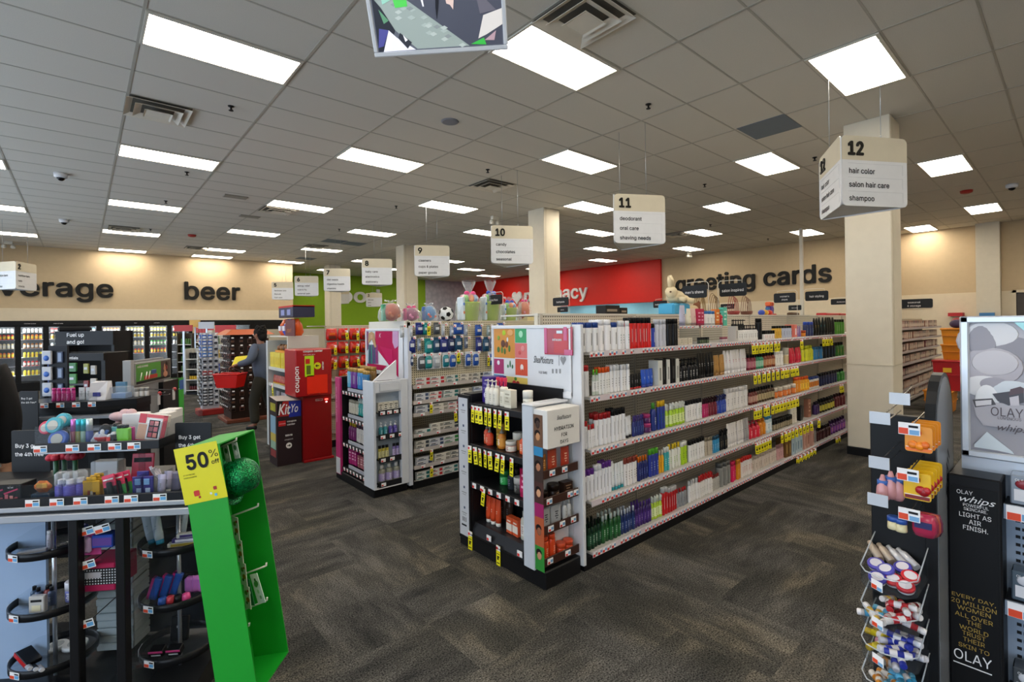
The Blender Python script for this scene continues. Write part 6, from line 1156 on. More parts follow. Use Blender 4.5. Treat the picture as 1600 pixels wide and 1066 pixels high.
m = MB(); m.M = Mh; m.lathe([(.063, -.045), (.08, -.05), (.088, -.046), (.088, -.043), (.08, -.046), (.064, -.041)], SEQ, 28, caps=False); part('brim', m, ht); m = MB(); m.M = Mh; m.lathe([(.0668, -.04), (.0672, -.03), (.0668, -.02)], mat('#063a1e', .4), 28, caps=False); part('band', m, ht)
def strip_card(u, v, dep, w, h, base, spots, desc, where, name='sticker_strip', tilt=0):
    c = ond(u, v, dep); m = MB(); M = frame((0, 0, 0), GN * .86 - GW * .5, -GL); m.M = M @ Matrix.Rotation(tilt, 4, 'Z'); m.box(-w / 2, w / 2, -h, 0, -.001, .001, base)
    for x, y, r, cl in spots: m.prism([(w * x + r * math.cos(2 * math.pi * i / 9), -h * y + r * math.sin(2 * math.pi * i / 9)) for i in range(9)], .001, .0016, mat(cl, .5))
    m.M = Matrix.Identity(4); o = bpy.data.objects.new(name, m.mesh(name)); COL.objects.link(o); o.location = c; reg(o, desc, where, 'sticker sheet'); return o
PW = mat('#d8dcd4', .5)
for k in range(4): strip_card(367 + k * 6.0, 808 + k * 36, 1.83 + .002 * k, .035, .085, PW, ((-.1, .3, .009, '#6a8a3a'), (.1, .6, .01, '#b06a2a'), (-.1, .75, .006, '#2a5a2a'), (.2, .2, .005, '#b82a20')), 'white shamrock sticker sheet', 'hanging in green cardboard display', tilt=-.1)
strip_card(396, 897, 1.86, .05, .11, mat('#c3d8c8', .4), ((0, .2, .006, '#2a5a2a'), (-.05, .35, .012, '#3a9a3a'), (.1, .32, .01, '#3a8a34'), (.0, .6, .008, '#8ac08a'), (.1, .8, .007, '#6aa070')), 'pale green party pack', 'hanging in green cardboard display', 'party_pack', .25)
strip_card(386, 905, 1.88, .03, .1, mat('#2a7a4a', .4), ((0, .5, .008, '#d8e8d8'),), 'dark green party pack', 'hanging in green cardboard display', 'party_pack', .1)
for u, v, d_ in ((352, 697, 1.84), (366, 692, 1.85)): strip_card(u, v, d_, .035, .06, mat('#b4c8bc', .4), ((0, .3, .01, '#2a6a3a'), (0, .65, .009, '#e0e8e0')), 'pale shamrock pin card', 'near top of green cardboard display', 'pin_card', .1)
# ------------------------------------------------------------------ right foreground: black sign tower, framed poster, spinner rack
XT = 2.0; ty1, ty0 = .271, .153
tw_ = thing('sign_tower', 'black skincare sign tower with white and gold lettering at far right', 'display tower', (2.15, .22, 0))
wpart('tower_body', MB().box(XT, 2.3, ty0, ty1, 0, 1.257, mat('#141416', .45), .004).box(XT - .002, XT, ty0 + .008, ty1 - .008, .03, 1.225, mat('#0e0e10', .5)), tw_)
m = MB(); GOLD = mat('#a88a3c', .5); yc = (ty0 + ty1) / 2
def t7(txt, u0, u1, v, col, hp, dy=0, **kw):
    a = onx(u0, v, XT); b = onx(u1, v, XT); z = onx((u0 + u1) / 2, v + hp / 2, XT).z; h = onx(u0, v, XT).z - onx(u0, v + hp, XT).z
    m.fit(txt, col, face_mx(XT - .003, (a.y + b.y) / 2, z), abs(a.y - b.y), h, 'CENTER', **kw)
t7('OLAY', 1495, 1520, 769, PAPER, 6); t7('whips', 1500, 1556, 781, PAPER, 13, shear=.4); t7('POWERFUL', 1505, 1545, 791.5, PAPER, 4.6); t7('SKINCARE.', 1506, 1543, 797.5, PAPER, 4.6); t7('LIGHT AS', 1499, 1549, 807, PAPER, 7); t7('AIR', 1514, 1533, 817, PAPER, 7); t7('FINISH.', 1505, 1544, 827, PAPER, 7)
for s_, y, wd in (('EVERY DAY,', 603, 243), ('20 MILLION', 640, 250), ('WOMEN', 672, 185), ('ALL OVER', 710, 210), ('THE', 742, 80), ('WORLD', 778, 160), ('TRUST', 808, 130), ('THEIR', 842, 120), ('SKIN TO', 880, 170)): t7(s_, 1522 - wd / 7.1, 1522 + wd / 7.1, 766 + y / 3.554, GOLD, 6.6)
t7('OLAY', 1491, 1550, 1029, PAPER, 15)
a = onx(1490, 1040, XT); b = onx(1550, 1046, XT); zz = onx(1520, 1043, XT).z; m.box(XT - .003, XT - .002, b.y, a.y, zz - .002, zz + .001, PAPER)
wpart('lettering', m, tw_, 'white and gold lettering')
fp = thing('framed_poster', 'silver framed grey cream-jar poster standing at far right edge', 'poster', (2.12, .05, 1.257))
XF = 2.1; fl, fb, ftp, frt = .25, 1.298, 1.737, -.12
m = MB().box(XF, XF + .025, frt, fl, 1.257, 1.3, mat('#b9bec6', .3, .5)); FRM = mat('#c6cbd2', .3, .4)
m.box(XF - .01, XF + .03, fl - .022, fl, fb, ftp, FRM, .004).box(XF - .01, XF + .03, frt, frt + .022, fb, ftp, FRM, .004).box(XF - .01, XF + .03, frt, fl, fb, fb + .022, FRM, .004).box(XF - .01, XF + .03, frt, fl, ftp - .022, ftp, FRM, .004)
wpart('frame', m, fp)
def y8(x, y): return onx(1340 + x / 3.554, 480 + y / 3.554, XF)
m = MB().box(XF + .001, XF + .012, frt + .02, fl - .02, fb + .02, ftp - .02, mat('#98949a', .25))
def blob(x, y, rx_, rz_, col, t, rot=0.0, rough=.4):
    p = y8(x, y); m.M = Matrix.Translation((XF + .001 - t, p.y, p.z)) @ Matrix.Rotation(rot, 4, 'X'); m.ball((0, 0, 0), .001, rx_ / 3.554 * .00195, rz_ / 3.554 * .00195, mat(col, rough), 20, 10); m.M = Matrix.Identity(4)
for a in ((800, 190, 190, 130, '#aeaab0', .0004), (850, 240, 110, 75, '#858188', .0012), (740, 150, 110, 70, '#d0ced0', .0018), (690, 190, 60, 90, '#8f8b92', .0022), (740, 330, 130, 105, '#a8a2a8', .0026), (760, 310, 95, 70, '#b9b4b8', .0034), (700, 440, 90, 60, '#d2d0d2', .004), (760, 430, 60, 40, '#96929a', .0048), (860, 460, 90, 50, '#c4cad0', .0052), (720, 520, 50, 90, '#dcdcde', .0056)): blob(*a)
def plate(pts, col, t):
    m.M = Matrix(((0, 0, -1, XF - t), (-1, 0, 0, 0), (0, 1, 0, 0), (0, 0, 0, 1))); q_ = [y8(x, y) for x, y in pts]; m.prism([(-a.y, a.z) for a in q_], 0, .0008, mat(col, .35)); m.M = Matrix.Identity(4)
plate([(640, 515), (925, 545), (925, 680), (700, 655), (660, 600)], '#aaa6ac', .007); plate([(640, 512), (750, 505), (770, 540), (655, 555)], '#3f3b3e', .0078); plate([(655, 520), (745, 513), (745, 540), (660, 548)], '#cdc9cc', .0086); plate([(750, 480), (860, 465), (925, 470), (925, 530), (840, 545), (780, 520)], '#37333a', .0078); plate([(845, 500), (895, 490), (900, 545), (850, 545)], '#bdb8be', .0086); plate([(850, 455), (905, 440), (925, 450), (925, 475), (840, 490)], '#4a3238', .0082)
plate([(650, 760), (720, 690), (860, 800), (870, 815), (780, 795), (650, 775)], '#c9d2d8', .007); plate([(870, 85), (925, 85), (925, 130), (900, 110)], '#9fd8dc', .0086)
wpart('printed_sheet', m, fp, 'grey print of cream swirl and jar')
m = MB(); p = y8(740, 605)
for s_, x0, x1, y, hp, sh_ in (('OLAY', 742, 922, 582, 50, 0), ('LUMINOUS', 780, 910, 618, 16, 0), ('whips', 780, 950, 665, 50, .4)):
    a = y8(x0, y); b = y8(x1, y); kw = {'shear': sh_} if sh_ else {}; m.fit(s_, mat('#4a3f44', .4), face_mx(XF - .0098, a.y, y8((x0 + x1) / 2, y + hp / 2).z), abs(a.y - b.y), hp / 3.554 * .0019, **kw)
wpart('lettering', m, fp, 'dark lettering')
# skincare shelves right of the tower
sf = thing('skincare_fixture', 'grey perforated skincare fixture cut by the right edge of the picture', 'shelving', (2.2, -.1, 0))
PERF = mat('#8f9db0', .4)
m = MB().box(2.12, 2.14, -.45, .155, 0, 1.255, PERF)
for j in range(40):
    for k in range(3): z = .25 + j * .024; y = .128 - k * .014; m.box(2.1185, 2.1205, y - .005, y + .005, z, z + .009, INK)
wpart('perforated_panel', m, sf, 'grey-blue perforated panel')
for k, (vz, pv) in enumerate(((797, 745), (948, 885), (1100, 1030))):
    z = onx(1590, vz, 2.02).z; s_ = wpart('shelf', MB().box(2.02, 2.12, -.45, .15, z, z + .01, mat('#1b1c20', .4)).box(2.012, 2.02, -.45, .15, z - .03, z + .012, mat('#7f8a9a', .35)), sf)
    m = MB()
    for y in (.115, .03): m.box(2.0095, 2.0125, y - .03, y + .03, z - .03, z + .012, PAPER); m.box(2.0085, 2.01, y, y + .028, z - .029, z - .008, mat('#d8431e', .5)); m.box(2.0085, 2.01, y - .028, y - .002, z - .026, z - .008, BLUEINK)
    wpart('price_strip', m, s_, 'white and orange price tags')
    for q_ in range(2):
        b = MB().box(-.03, .03, -.03, .03, 0, .085, mat(('#8f98a4', '#5a6874', '#4e5358')[k], .25, .3), .003); b.box(-.022, .022, -.0315, -.029, .012, .045, mat('#d4d4d8', .3)); b.ball((0, -.03, .06), .02, .004, .014, mat('#8a2a34' if k == 0 else '#c9c9cf', .3), 12, 8)
        b.text('OLAY', PAPER, face_my(-.02, -.032, .069), .013)
        o = bpy.data.objects.new('skincare_box', b.mesh('skincare_box')); COL.objects.link(o); o.location = (2.066, .108 - q_ * .075, z + .0105); o.rotation_euler = (0, 0, -math.pi / 2); reg(o, 'silver grey skincare box', 'on %s shelf at right edge' % ('upper', 'middle', 'lower')[k], 'box')
# spinner rack
rk = thing('spinner_rack', 'black lip balm spinner rack with grey rounded plaque at right', 'display rack', (1.9, .34, 0))
pts = [(1.845, 0.05), (2.145, 0.05)] + [(1.995 + .15 * math.cos(t), 1.40 + .165 * math.sin(t)) for t in [math.pi * k / 12 for k in range(13)]]
m = MB(); m.M = Matrix(((1, 0, 0, 0), (0, 0, 1, 0), (0, 1, 0, 0), (0, 0, 0, 1))); m.prism(pts, .275, .30, mat('#17181a', .35)); pin = [(1.995 + (x - 1.995) * .9, .05 + (z - .05) * .992) for x, z in pts]; m.prism(pin, .2735, .275, mat('#777a7e', .35)); m.M = Matrix.Identity(4)
wpart('plaque', m, rk, 'grey plaque with black edge')
m = MB(); m.fit('lips', INK, frame((2.02, .2725, 1.33), (-.25, 0, -1), (1, 0, -.25)), .15, .05, shear=.3); wpart('lettering', m, rk, 'small dark lettering')
wpart('back_board', MB().box(1.86, 1.885, .30, .435, .06, 1.44, mat('#151618', .45), .003), rk)
wpart('base', MB().lathe([(.092, 0), (.092, .03), (.05, .05)], BLK, 28, 1.88, .37), rk)
def hook7(u0, v0, Xf, tagged=True, double=True):
    p = onx(u0, v0, Xf); m = MB()
    m.tube([(1.862, p.y, p.z + .015), (Xf + .01, p.y, p.z), (Xf, p.y, p.z)], .002, CHROME, 6)
    if double: m.tube([(1.862, p.y, p.z - .012), (Xf + .06, p.y, p.z - .022), (Xf + .035, p.y, p.z - .014)], .0022, CHROME, 6)
    m.box(Xf - .003, Xf, p.y - .024, p.y + .022, p.z - .018, p.z + .014, PAPER if tagged else mat('#b9bec6', .2))
    if tagged: m.box(Xf - .0042, Xf - .002, p.y + .001, p.y + .021, p.z - .016, p.z, mat('#d8431e', .5)); m.box(Xf - .0042, Xf - .002, p.y - .022, p.y - .002, p.z - .016, p.z - .004, BLUEINK); m.box(Xf - .0042, Xf - .002, p.y - .02, p.y + .0, p.z + .002, p.z + .008, INK)
    wpart('hook', m, rk, 'chrome hook with price tag'); return p
hook7(1405, 622, 1.70, False); hook7(1374, 652, 1.62, False); hook7(1420, 669, 1.66); hook7(1418, 741, 1.66); hook7(1420, 803, 1.66); hook7(1373, 722, 1.62, False); hook7(1371, 780, 1.62, False)
def packs7(u0, v0, u1, v1, Xf, n, c, band, extra, desc, where, name):
    a = onx(u0, v0, Xf); b = onx(u1, v1, Xf); w = a.y - b.y; h = a.z - b.z
    m = MB(); M0 = face_mx(-.002, w / 2, -h); m.M = M0; m.prism(rounded(w, h, .006, 2), -.0015, .0015, mat(c, .35)); m.box(.003, w - .003, .003, h * .16, .0015, .003, mat(band, .4)); m.box(.002, w - .002, h * .17, h * .19, .0015, .003, PAPER); m.box(w * .1, w * .62, h * .7, h * .82, .0015, .0025, mat(extra[0], .4)); m.M = Matrix.Identity(4)
    for (fx, fz, r, cl) in extra[1]: m.ball((-.006, w / 2 - w * fx, -h * fz), .006, r, r, mat(cl, .35), 10, 6)
    me = m.mesh(name)
    for k in range(n): o = bpy.data.objects.new(name, me); COL.objects.link(o); o.location = (Xf + .022 + k * .04, (a.y + b.y) / 2, a.z); reg(o, desc + (', %s behind front one' % ordinal(k) if k else ', front one'), where, 'blister pack')
packs7(1411, 666, 1455, 712, 1.655, 4, '#d88a1a', '#e8701a', ('#c8541c', ((.3, .72, .011, '#e07a1c'), (.55, .76, .011, '#e8861c'), (.75, .7, .01, '#d8681a'))), 'orange citrus lip balm pack', 'on spinner rack', 'blister_pack')
packs7(1409, 738, 1453, 789, 1.655, 5, '#dcae14', '#7a1c1c', ('#8a2a1c', ((.62, .6, .011, '#a8141c'), (.75, .66, .012, '#8f1018'), (.85, .6, .01, '#a8141c'))), 'yellow cherry lip balm pack', 'on spinner rack', 'blister_pack')
for k, (u, v) in enumerate(((1379, 742), (1390, 738), (1400, 742))):
    p = onx(u, v, 1.66); m = MB(); ring_loft(m, [(.012, .01, -.075), (.02, .016, -.062), (.019, .014, -.035), (.006, .005, -.004), (.004, .004, 0)], mat('#c08a8c', .3), 12); m.lathe([(.013, -.03), (.013, -.014)], mat('#2f5aa0', .3), 12); m.lathe([(.012, -.046), (.0125, -.031)], mat('#d8cfae', .3), 12)
    o = bpy.data.objects.new('blister_pack', m.mesh('blister_pack')); COL.objects.link(o); o.location = (1.66 + .012 * k, p.y, p.z); reg(o, 'pink teardrop pack with blue lidded jar', 'on spinner rack', 'blister pack')
for u, v in ((1396, 812), (1408, 816)):
    p = onx(u, v, 1.67); o = solo('petroleum_jelly_jar', MB().lathe([(.013, -.025), (.014, -.022), (.013, -.002)], mat('#cfc39a', .3), 12), '', 'jar', (1.67, p.y, p.z)); part('lid', MB().lathe([(.0145, -.003), (.0145, .008), (.012, .01)], mat('#2a4f9a', .3), 12), o, 'blue lid'); reg(o, 'tiny cream jar with blue lid', 'hanging on spinner rack', 'jar')
for k in range(4):
    p = onx(1444, 818 + 4 * k, 1.68); m = MB(); ring_loft(m, [(.02, .008, -.045), (.026, .014, -.03), (.026, .014, -.008), (.02, .004, .014)], mat(('#a82a4a', '#8a2038', '#b04a34', '#6a1c3a')[k], .25), 12); m.box(-.018, .018, -.0165, -.012, -.02, -.004, mat(('#2a2a5a', '#d86a8a', '#3a2a6a', '#d8862a')[k], .3))
    o = bpy.data.objects.new('lip_pouch', m.mesh('lip_pouch')); COL.objects.link(o); o.location = (1.68 + .03 * k, p.y, p.z + .01 - .0 * k); o.rotation_euler = (0, 0, -math.pi / 2); reg(o, ('crimson', 'dark red', 'rust', 'wine')[k] + ' glossy lip pouch', 'on spinner rack', 'pouch')
# clear bins with loose balms
BINS = []
for k, (vf, h) in enumerate(((918, .1), (976, .1), (1032, .1), (1086, .1))):
    zf = onx(1420, vf, 1.75).z; BINS.append(zf); m = MB(); ym, yp = .295, .425
    out = [(1.86, ym), (1.70, ym), (1.665, ym + .02), (1.65, (ym + yp) / 2), (1.665, yp - .02), (1.70, yp), (1.86, yp)]
    m.prism(out, zf, zf + .003, CLEAR)
    for i in range(len(out) - 1):
        (x0, y0), (x1, y1) = out[i], out[i + 1]; h0 = .095 if x0 > 1.8 else .045; h1 = .095 if x1 > 1.8 else .045
        m.add([(x0, y0, zf), (x1, y1, zf), (x1, y1, zf + h1), (x0, y0, zf + h0)], [(0, 1, 2, 3)], CLEAR); m.tube([(x0, y0, zf + h0), (x1, y1, zf + h1)], .0018, mat('#dfe6ec', .1, 0, 'clear', .35), 5)
    b_ = wpart('bin', m, rk, 'clear bin'); t = MB(); t.M = Matrix.Translation((1.652, .375, zf + .02)) @ Matrix.Rotation(-.5, 4, 'Z') @ Matrix.Scale(.68, 4); t.box(-.002, 0, -.024, .024, -.018, .02, PAPER); t.box(-.0032, -.001, .0, .022, -.016, .0, mat('#d8431e', .5)); t.box(-.0032, -.001, -.022, -.002, -.016, -.004, BLUEINK); t.M = Matrix.Identity(4); wpart('price_strip', t, b_, 'price tag')
def balm(c, capc, name):
    key = ('balm', c, capc)
    if key not in PC:
        PC[key] = (MB().lathe([(.0085, 0), (.009, .002), (.009, .045)], mat(c, .35), 12, mats={0: mat(c, .35)}).lathe([(.00915, .012), (.00915, .03)], mat('#d8d4d4' if c != '#d8d0d0' else '#888', .4), 12, caps=False).mesh(name), MB().lathe([(.0088, .045), (.0088, .062), (.0075, .064)], mat(capc, .35), 12).mesh('cap'), name)
    return PC[key]
random.seed(5)
def pile(k, n, c, capc, desc, y0, y1, x0=1.70, x1=1.82):
    for i in range(n):
        lay = i // 6; ang = random.uniform(0, 6.28); yy = min(max(random.uniform(y0, y1), .33), .39); p = (random.uniform(x0, x1) - .032 * math.sin(ang), yy + .032 * math.cos(ang) * .5, BINS[k] + .014 + lay * .017)
        put(balm(c, capc, 'lip_balm'), p, ang, desc, 'loose in %s clear bin on spinner' % ('top', 'second', 'third', 'bottom')[k], rx=math.pi / 2 + random.uniform(-.25, .25))
pile(1, 14, '#b01a24', '#d8d4d4', 'red lip balm stick', .31, .37); pile(1, 4, '#c8a83a', '#d8d4d4', 'tan lip balm stick', .38, .41); pile(1, 2, '#4a9ac0', '#d8d4d4', 'blue lip balm stick', .39, .41)
pile(2, 15, '#1f2f9a', '#d4d4dc', 'navy lip balm stick', .31, .36); pile(2, 8, '#c8b41c', '#b89a1c', 'yellow lip balm stick', .37, .415); pile(2, 3, '#b87a8a', '#d8d4d4', 'pink lip balm stick', .38, .41)
pile(3, 12, '#3a9ac8', '#5ab0d8', 'sky blue lip balm stick', .31, .35); pile(3, 10, '#c8801c', '#d8d0c8', 'amber lip balm stick', .355, .415)
for i, (x, y, z, c, n) in enumerate(((1.70, .32, .012, '#b81c2a', 'red'), (1.72, .35, .012, '#c02a34', 'crimson'), (1.70, .385, .012, '#3a3a9c', 'indigo'), (1.75, .32, .022, '#c82430', 'bright red'), (1.74, .37, .026, '#4a48a8', 'violet'), (1.76, .40, .026, '#5a50b0', 'lilac'), (1.78, .34, .03, '#4440a0', 'deep violet'))):
    o = bpy.data.objects.new('lip_balm_pot', MB().lathe([(.019, 0), (.021, .005), (.021, .009)], mat('#c9c8cc', .35), 16).mesh('lip_balm_pot')); COL.objects.link(o); o.location = (x, y, BINS[0] + z); o.rotation_euler = (random.uniform(-.2, .2), -.4, 0); o.parent = None
    part('lid', MB().lathe([(.022, .009), (.022, .016), (.019, .018)], mat(c, .3), 16).lathe([(.015, .0181), (.015, .0186)], mat('#d0ccd4', .4), 14), o); reg(o, n + ' lidded lip balm pot', 'in top clear bin of spinner', 'jar')
for i in range(4):
    o = bpy.data.objects.new('silver_tube', MB().lathe([(.011, 0), (.0115, .05), (.007, .058), (.007, .07)], mat('#b9a896' if i < 2 else '#c6c4c6', .3, .3), 12).mesh('silver_tube')); COL.objects.link(o); o.location = (1.80 + .006 * i, .40 - .028 * i, BINS[0] + .035); o.rotation_euler = (1.2, .0, 2.2 + .1 * i); reg(o, 'silver champagne tube', 'in top clear bin of spinner', 'tube')

# ------------------------------------------------------------------ far right behind the big pillar
g = thing('store_gondola', 'far gondola of hair colour boxes right of the big pillar', 'shelving', (11.6, 2.29, 0))
wpart('base', MB().box(11.6, 16.4, 2.31, 3.1, 0, .09, BLACK), g); wpart('back_panel', MB().box(11.6, 16.4, 2.68, 2.72, .09, 1.74, mat('#b4a890', .6)), g)
HC = ('#6a3a34', '#8a5a4a', '#a87c6a', '#4a2a2a', '#b08a78', '#7a2a3a', '#c2a090', '#5a3a30')
HN = ('auburn', 'chestnut', 'tan', 'dark brown', 'beige', 'burgundy', 'pale rose', 'cocoa')
random.seed(11)
for k, z in enumerate((1.55, 1.32, 1.08, .84, .58, .32, .1)):
    wpart('shelf', MB().box(11.6, 16.4, 2.31, 2.68, z - .015, z, mat('#a8a29c', .5)).box(11.6, 16.4, 2.30, 2.31, z - .035, z + .01, mat('#b9aeb0', .4)), g)
    x = 11.9
    while x < 16.2:
        ci = random.randrange(8); r = .09; o = put(product('box', .15, r, HC[ci], '#eee', '#c8b4a4', '#d8cfc4'), (x, 2.42, z + .001), random.uniform(-.05, .05), HN[ci] + ' hair colour box', "on far gondola's %s shelf" % ('top', 'second', 'third', 'fourth', 'fifth', 'sixth', 'bottom')[k], 'hair_colour_box'); x += .19 + (.1 if random.random() < .1 else 0)
def tote(u0, v0, u1, v1, base, c, label, tagc=None):
    w = .56; d = .42; h = v1; o = thing('storage_tote', label, 'tote', base, 0); m = MB()
    m.add([(-w * .43, -d * .43, 0), (w * .43, -d * .43, 0), (w * .43, d * .43, 0), (-w * .43, d * .43, 0), (-w / 2, -d / 2, h), (w / 2, -d / 2, h), (w / 2, d / 2, h), (-w / 2, d / 2, h)], [(3, 2, 1, 0), (0, 1, 5, 4), (1, 2, 6, 5), (2, 3, 7, 6), (3, 0, 4, 7)], mat(c, .4)); m.box(-w * .5, w * .5, -d * .5, d * .5, h * .5, h * .54, mat(c, .4)); part('tub', m, o)
    part('rim', MB().box(-w * .53, w * .53, -d * .53, d * .53, h - .035, h, mat(c, .35), .01), o)
    if tagc: part('label_tag', MB().box(-.06, .06, -d * .49, -d * .47, h * .6, h * .75, mat(tagc, .5)).box(-w * .49, -w * .47, -.06, .06, h * .6, h * .75, mat(tagc, .5)), o, 'yellow tag')
    return o
tx, ty_ = 12.35, 1.62
tote(0, 0, 0, .40, (tx - .1, ty_ + .12, 0), '#c47a14', 'orange storage tote at bottom of the stack by far gondola'); tote(0, 0, 0, .56, (tx, ty_, .401), '#a8141a', 'red storage tote in the stack by far gondola', '#d8a81c')
tote(0, 0, 0, .29, (tx + .2, ty_ - .1, .962), '#c87c14', 'orange storage tote directly on the red tote'); tote(0, 0, 0, .30, (tx + .2, ty_ - .1, 1.253), '#d08418', 'orange storage tote topping the stack by far gondola')
for i, (dx, c, h, n) in enumerate(((-.2, '#3a2a4a', .16, 'dark purple'), (-.065, '#8a2a2a', .2, 'dark red'), (.07, '#2a3a5a', .14, 'navy'), (.2, '#7a6a5a', .18, 'tan'))): solo('loose_bag', MB().ball((0, 0, h / 2), .066, .1, h / 2, mat(c, .5), 10, 8), n + ' bag on top of the storage totes', 'bag', (tx + .2 + dx, ty_ - .1, 1.554))
for u0, v0, u1, v1, c, t in ((1481, 489, 1504, 494, '#b81c20', 'red shelf sign on the far right wall'), (1530, 489, 1554, 495, '#3a78b0', 'blue shelf sign beside the far right pilaster')):
    a = onx(u0, v0, 17.9); b = onx(u1, v1, 17.9); solo('wall_sign', MB().box(0, .36, b.y - a.y, 0, b.z - a.z, 0, mat(c, .5)), t, 'sign', (17.9, a.y, a.z))

# ------------------------------------------------------------------ hanging screen
BLc = ond(586, 90, 2.0); BRc = ond(794, 77, 2.0); mx_ = (BRc - BLc).normalized(); my_ = (_U0 * math.cos(R_(27)) - _F * math.sin(R_(27))); my_ = (my_ - mx_ * my_.dot(mx_)).normalized(); mz_ = mx_.cross(my_)
MW = (BRc - BLc).length; MH = .36
MM = Matrix(((mx_.x, my_.x, mz_.x, BLc.x), (mx_.y, my_.y, mz_.y, BLc.y), (mx_.z, my_.z, mz_.z, BLc.z), (0, 0, 0, 1)))
mo = thing('monitor', 'white framed screen hanging from ceiling at top showing store camera view', 'monitor', BLc)
def mpart(name, mb, label=None):
    Ti = Matrix.Translation(-Vector(BLc)); mb.v = [tuple(Ti @ (MM @ Vector(v))) for v in mb.v]; return part(name, mb, mo, label)
fr_ = .017
m = MB().box(0, MW, 0, fr_, -.03, .004, WHITE, .003).box(0, MW, MH - fr_, MH, -.03, .004, WHITE, .003).box(0, fr_, fr_, MH - fr_, -.03, .004, WHITE, .003).box(MW - fr_, MW, fr_, MH - fr_, -.03, .004, WHITE, .003).box(.005, MW - .005, .005, MH - .005, -.05, -.01, mat('#c9c9c9', .5)); mpart('frame', m)
def mp(x, y):
    u, v = 400 + x / 4, y / 4; d = ray(u, v); t = (BLc - EYEV).dot(mz_) / d.dot(mz_); p = EYEV + d * t - BLc; return (p.dot(mx_), p.dot(my_))
def emc(c): return mat(c, .3, 0, 'emit', .55)
m = MB().box(fr_, MW - fr_, fr_, MH - fr_, -.01, 0, emc('#4a4e58')); lay = [0]
def mpoly(pts, c):
    lay[0] += 1; q_ = []
    for x, y in pts:
        a, b = mp(x, y); q_.append((min(max(a, fr_), MW - fr_), min(max(b, fr_), MH - fr_)))
    m.prism(q_, 0, .00012 * lay[0], emc(c))
mpoly([(930, 0), (1540, 0), (1540, 275), (1335, 285)], '#3a3c48'); mpoly([(840, -200), (1540, -200), (1540, 0), (930, 0)], '#454852'); mpoly([(720, 0), (940, 0), (1335, 285), (1010, 305), (870, 190), (760, 60)], '#7f8a86')
random.seed(3)
for i in range(26):
    t = random.random(); x = 800 + 480 * t + random.uniform(-60, 60); y = 10 + 250 * t + random.uniform(-50, 40)
    if y < (x - 935) * .72 - 2 or y > 300 or x < 770: continue
    mpoly([(x - 22, y), (x + 4, y - 14), (x + 26, y), (x, y + 14)], ('#8d9894', '#72797a', '#99a29e')[i % 3])
mpoly([(720, -20), (780, 50), (870, 190), (830, 320), (770, 325)], '#22242c'); mpoly([(765, 60), (830, 130), (800, 150)], '#4a7a5a'); mpoly([(770, 180), (830, 190), (800, 290), (768, 300)], '#3a3a7a'); mpoly([(830, 190), (880, 235), (1000, 310), (800, 325)], '#c9c8d4'); mpoly([(900, 205), (975, 265), (950, 305), (890, 240)], '#2a2c34'); mpoly([(920, 220), (950, 250), (935, 262)], '#d4d4da')
mpoly([(855, 0), (940, 0), (945, 40), (870, 50)], '#3fae3f'); mpoly([(760, -100), (850, -100), (840, 0), (790, 30)], '#7fb0a0'); mpoly([(1420, 95), (1540, 50), (1540, 150), (1440, 215), (1390, 240)], '#b9b4b0'); mpoly([(1380, 0), (1440, 0), (1500, 60), (1400, 85)], '#55525c'); mpoly([(1345, 275), (1425, 235), (1440, 278)], '#2f9a3a'); mpoly([(1430, 250), (1500, 190), (1490, 250)], '#9a8088')
mpoly([(1030, 0), (1042, 0), (1050, 40), (1042, 42)], '#c9c9d0'); mpoly([(1120, -40), (1145, -40), (1138, 60), (1130, 120), (1122, 50)], '#14141a'); mpoly([(1185, 0), (1235, 0), (1232, 60), (1212, 30), (1190, 22)], '#c0a8a0')
mpart('screen', m, 'lit screen with overhead view of the shop')
ctr = MM @ Vector((MW / 2, MH * .6, -.06)); m = MB(); m.cyl(ctr.x, ctr.y, ctr.z, ZC, .018, OFFW, 12); m.tube([MM @ Vector((MW / 2, MH * .6, -.02)), ctr], .03, OFFW, 8); wpart('ceiling_mount', m, mo, 'pale ceiling pole')
# ------------------------------------------------------------------ drink coolers along the back wall
ck = thing('beverage_cooler', 'long black glass-door beverage cooler under the beer lettering', 'cooler', (1.0, 20.1, 0))
CX0, CX1 = -3.9, 6.0
wpart('header', MB().box(CX0, CX1, 20.05, 20.18, 1.92, 2.05, BLACK), ck, 'black header'); wpart('plinth', MB().box(CX0, CX1, 20.05, 20.75, 0, .25, BLACK), ck)
wpart('liner', MB().box(CX0, CX1, 20.70, 20.74, .25, 2.04, mat('#3a3e44', .5)).box(CX0, CX1, 20.18, 20.74, 2.0, 2.04, mat('#5a6068', .5)), ck, 'grey inner liner')
DU = [(-40, 26), (31, 70), (75, 112), (117, 153), (158, 191), (195, 228), (232, 263), (267, 297), (301, 330), (334, 362), (366, 392)]
GLASS = mat('#c8d4dc', .05, 0, 'clear', .03); LED = mat('#f4f6f2', .4, 0, 'emit', 45)
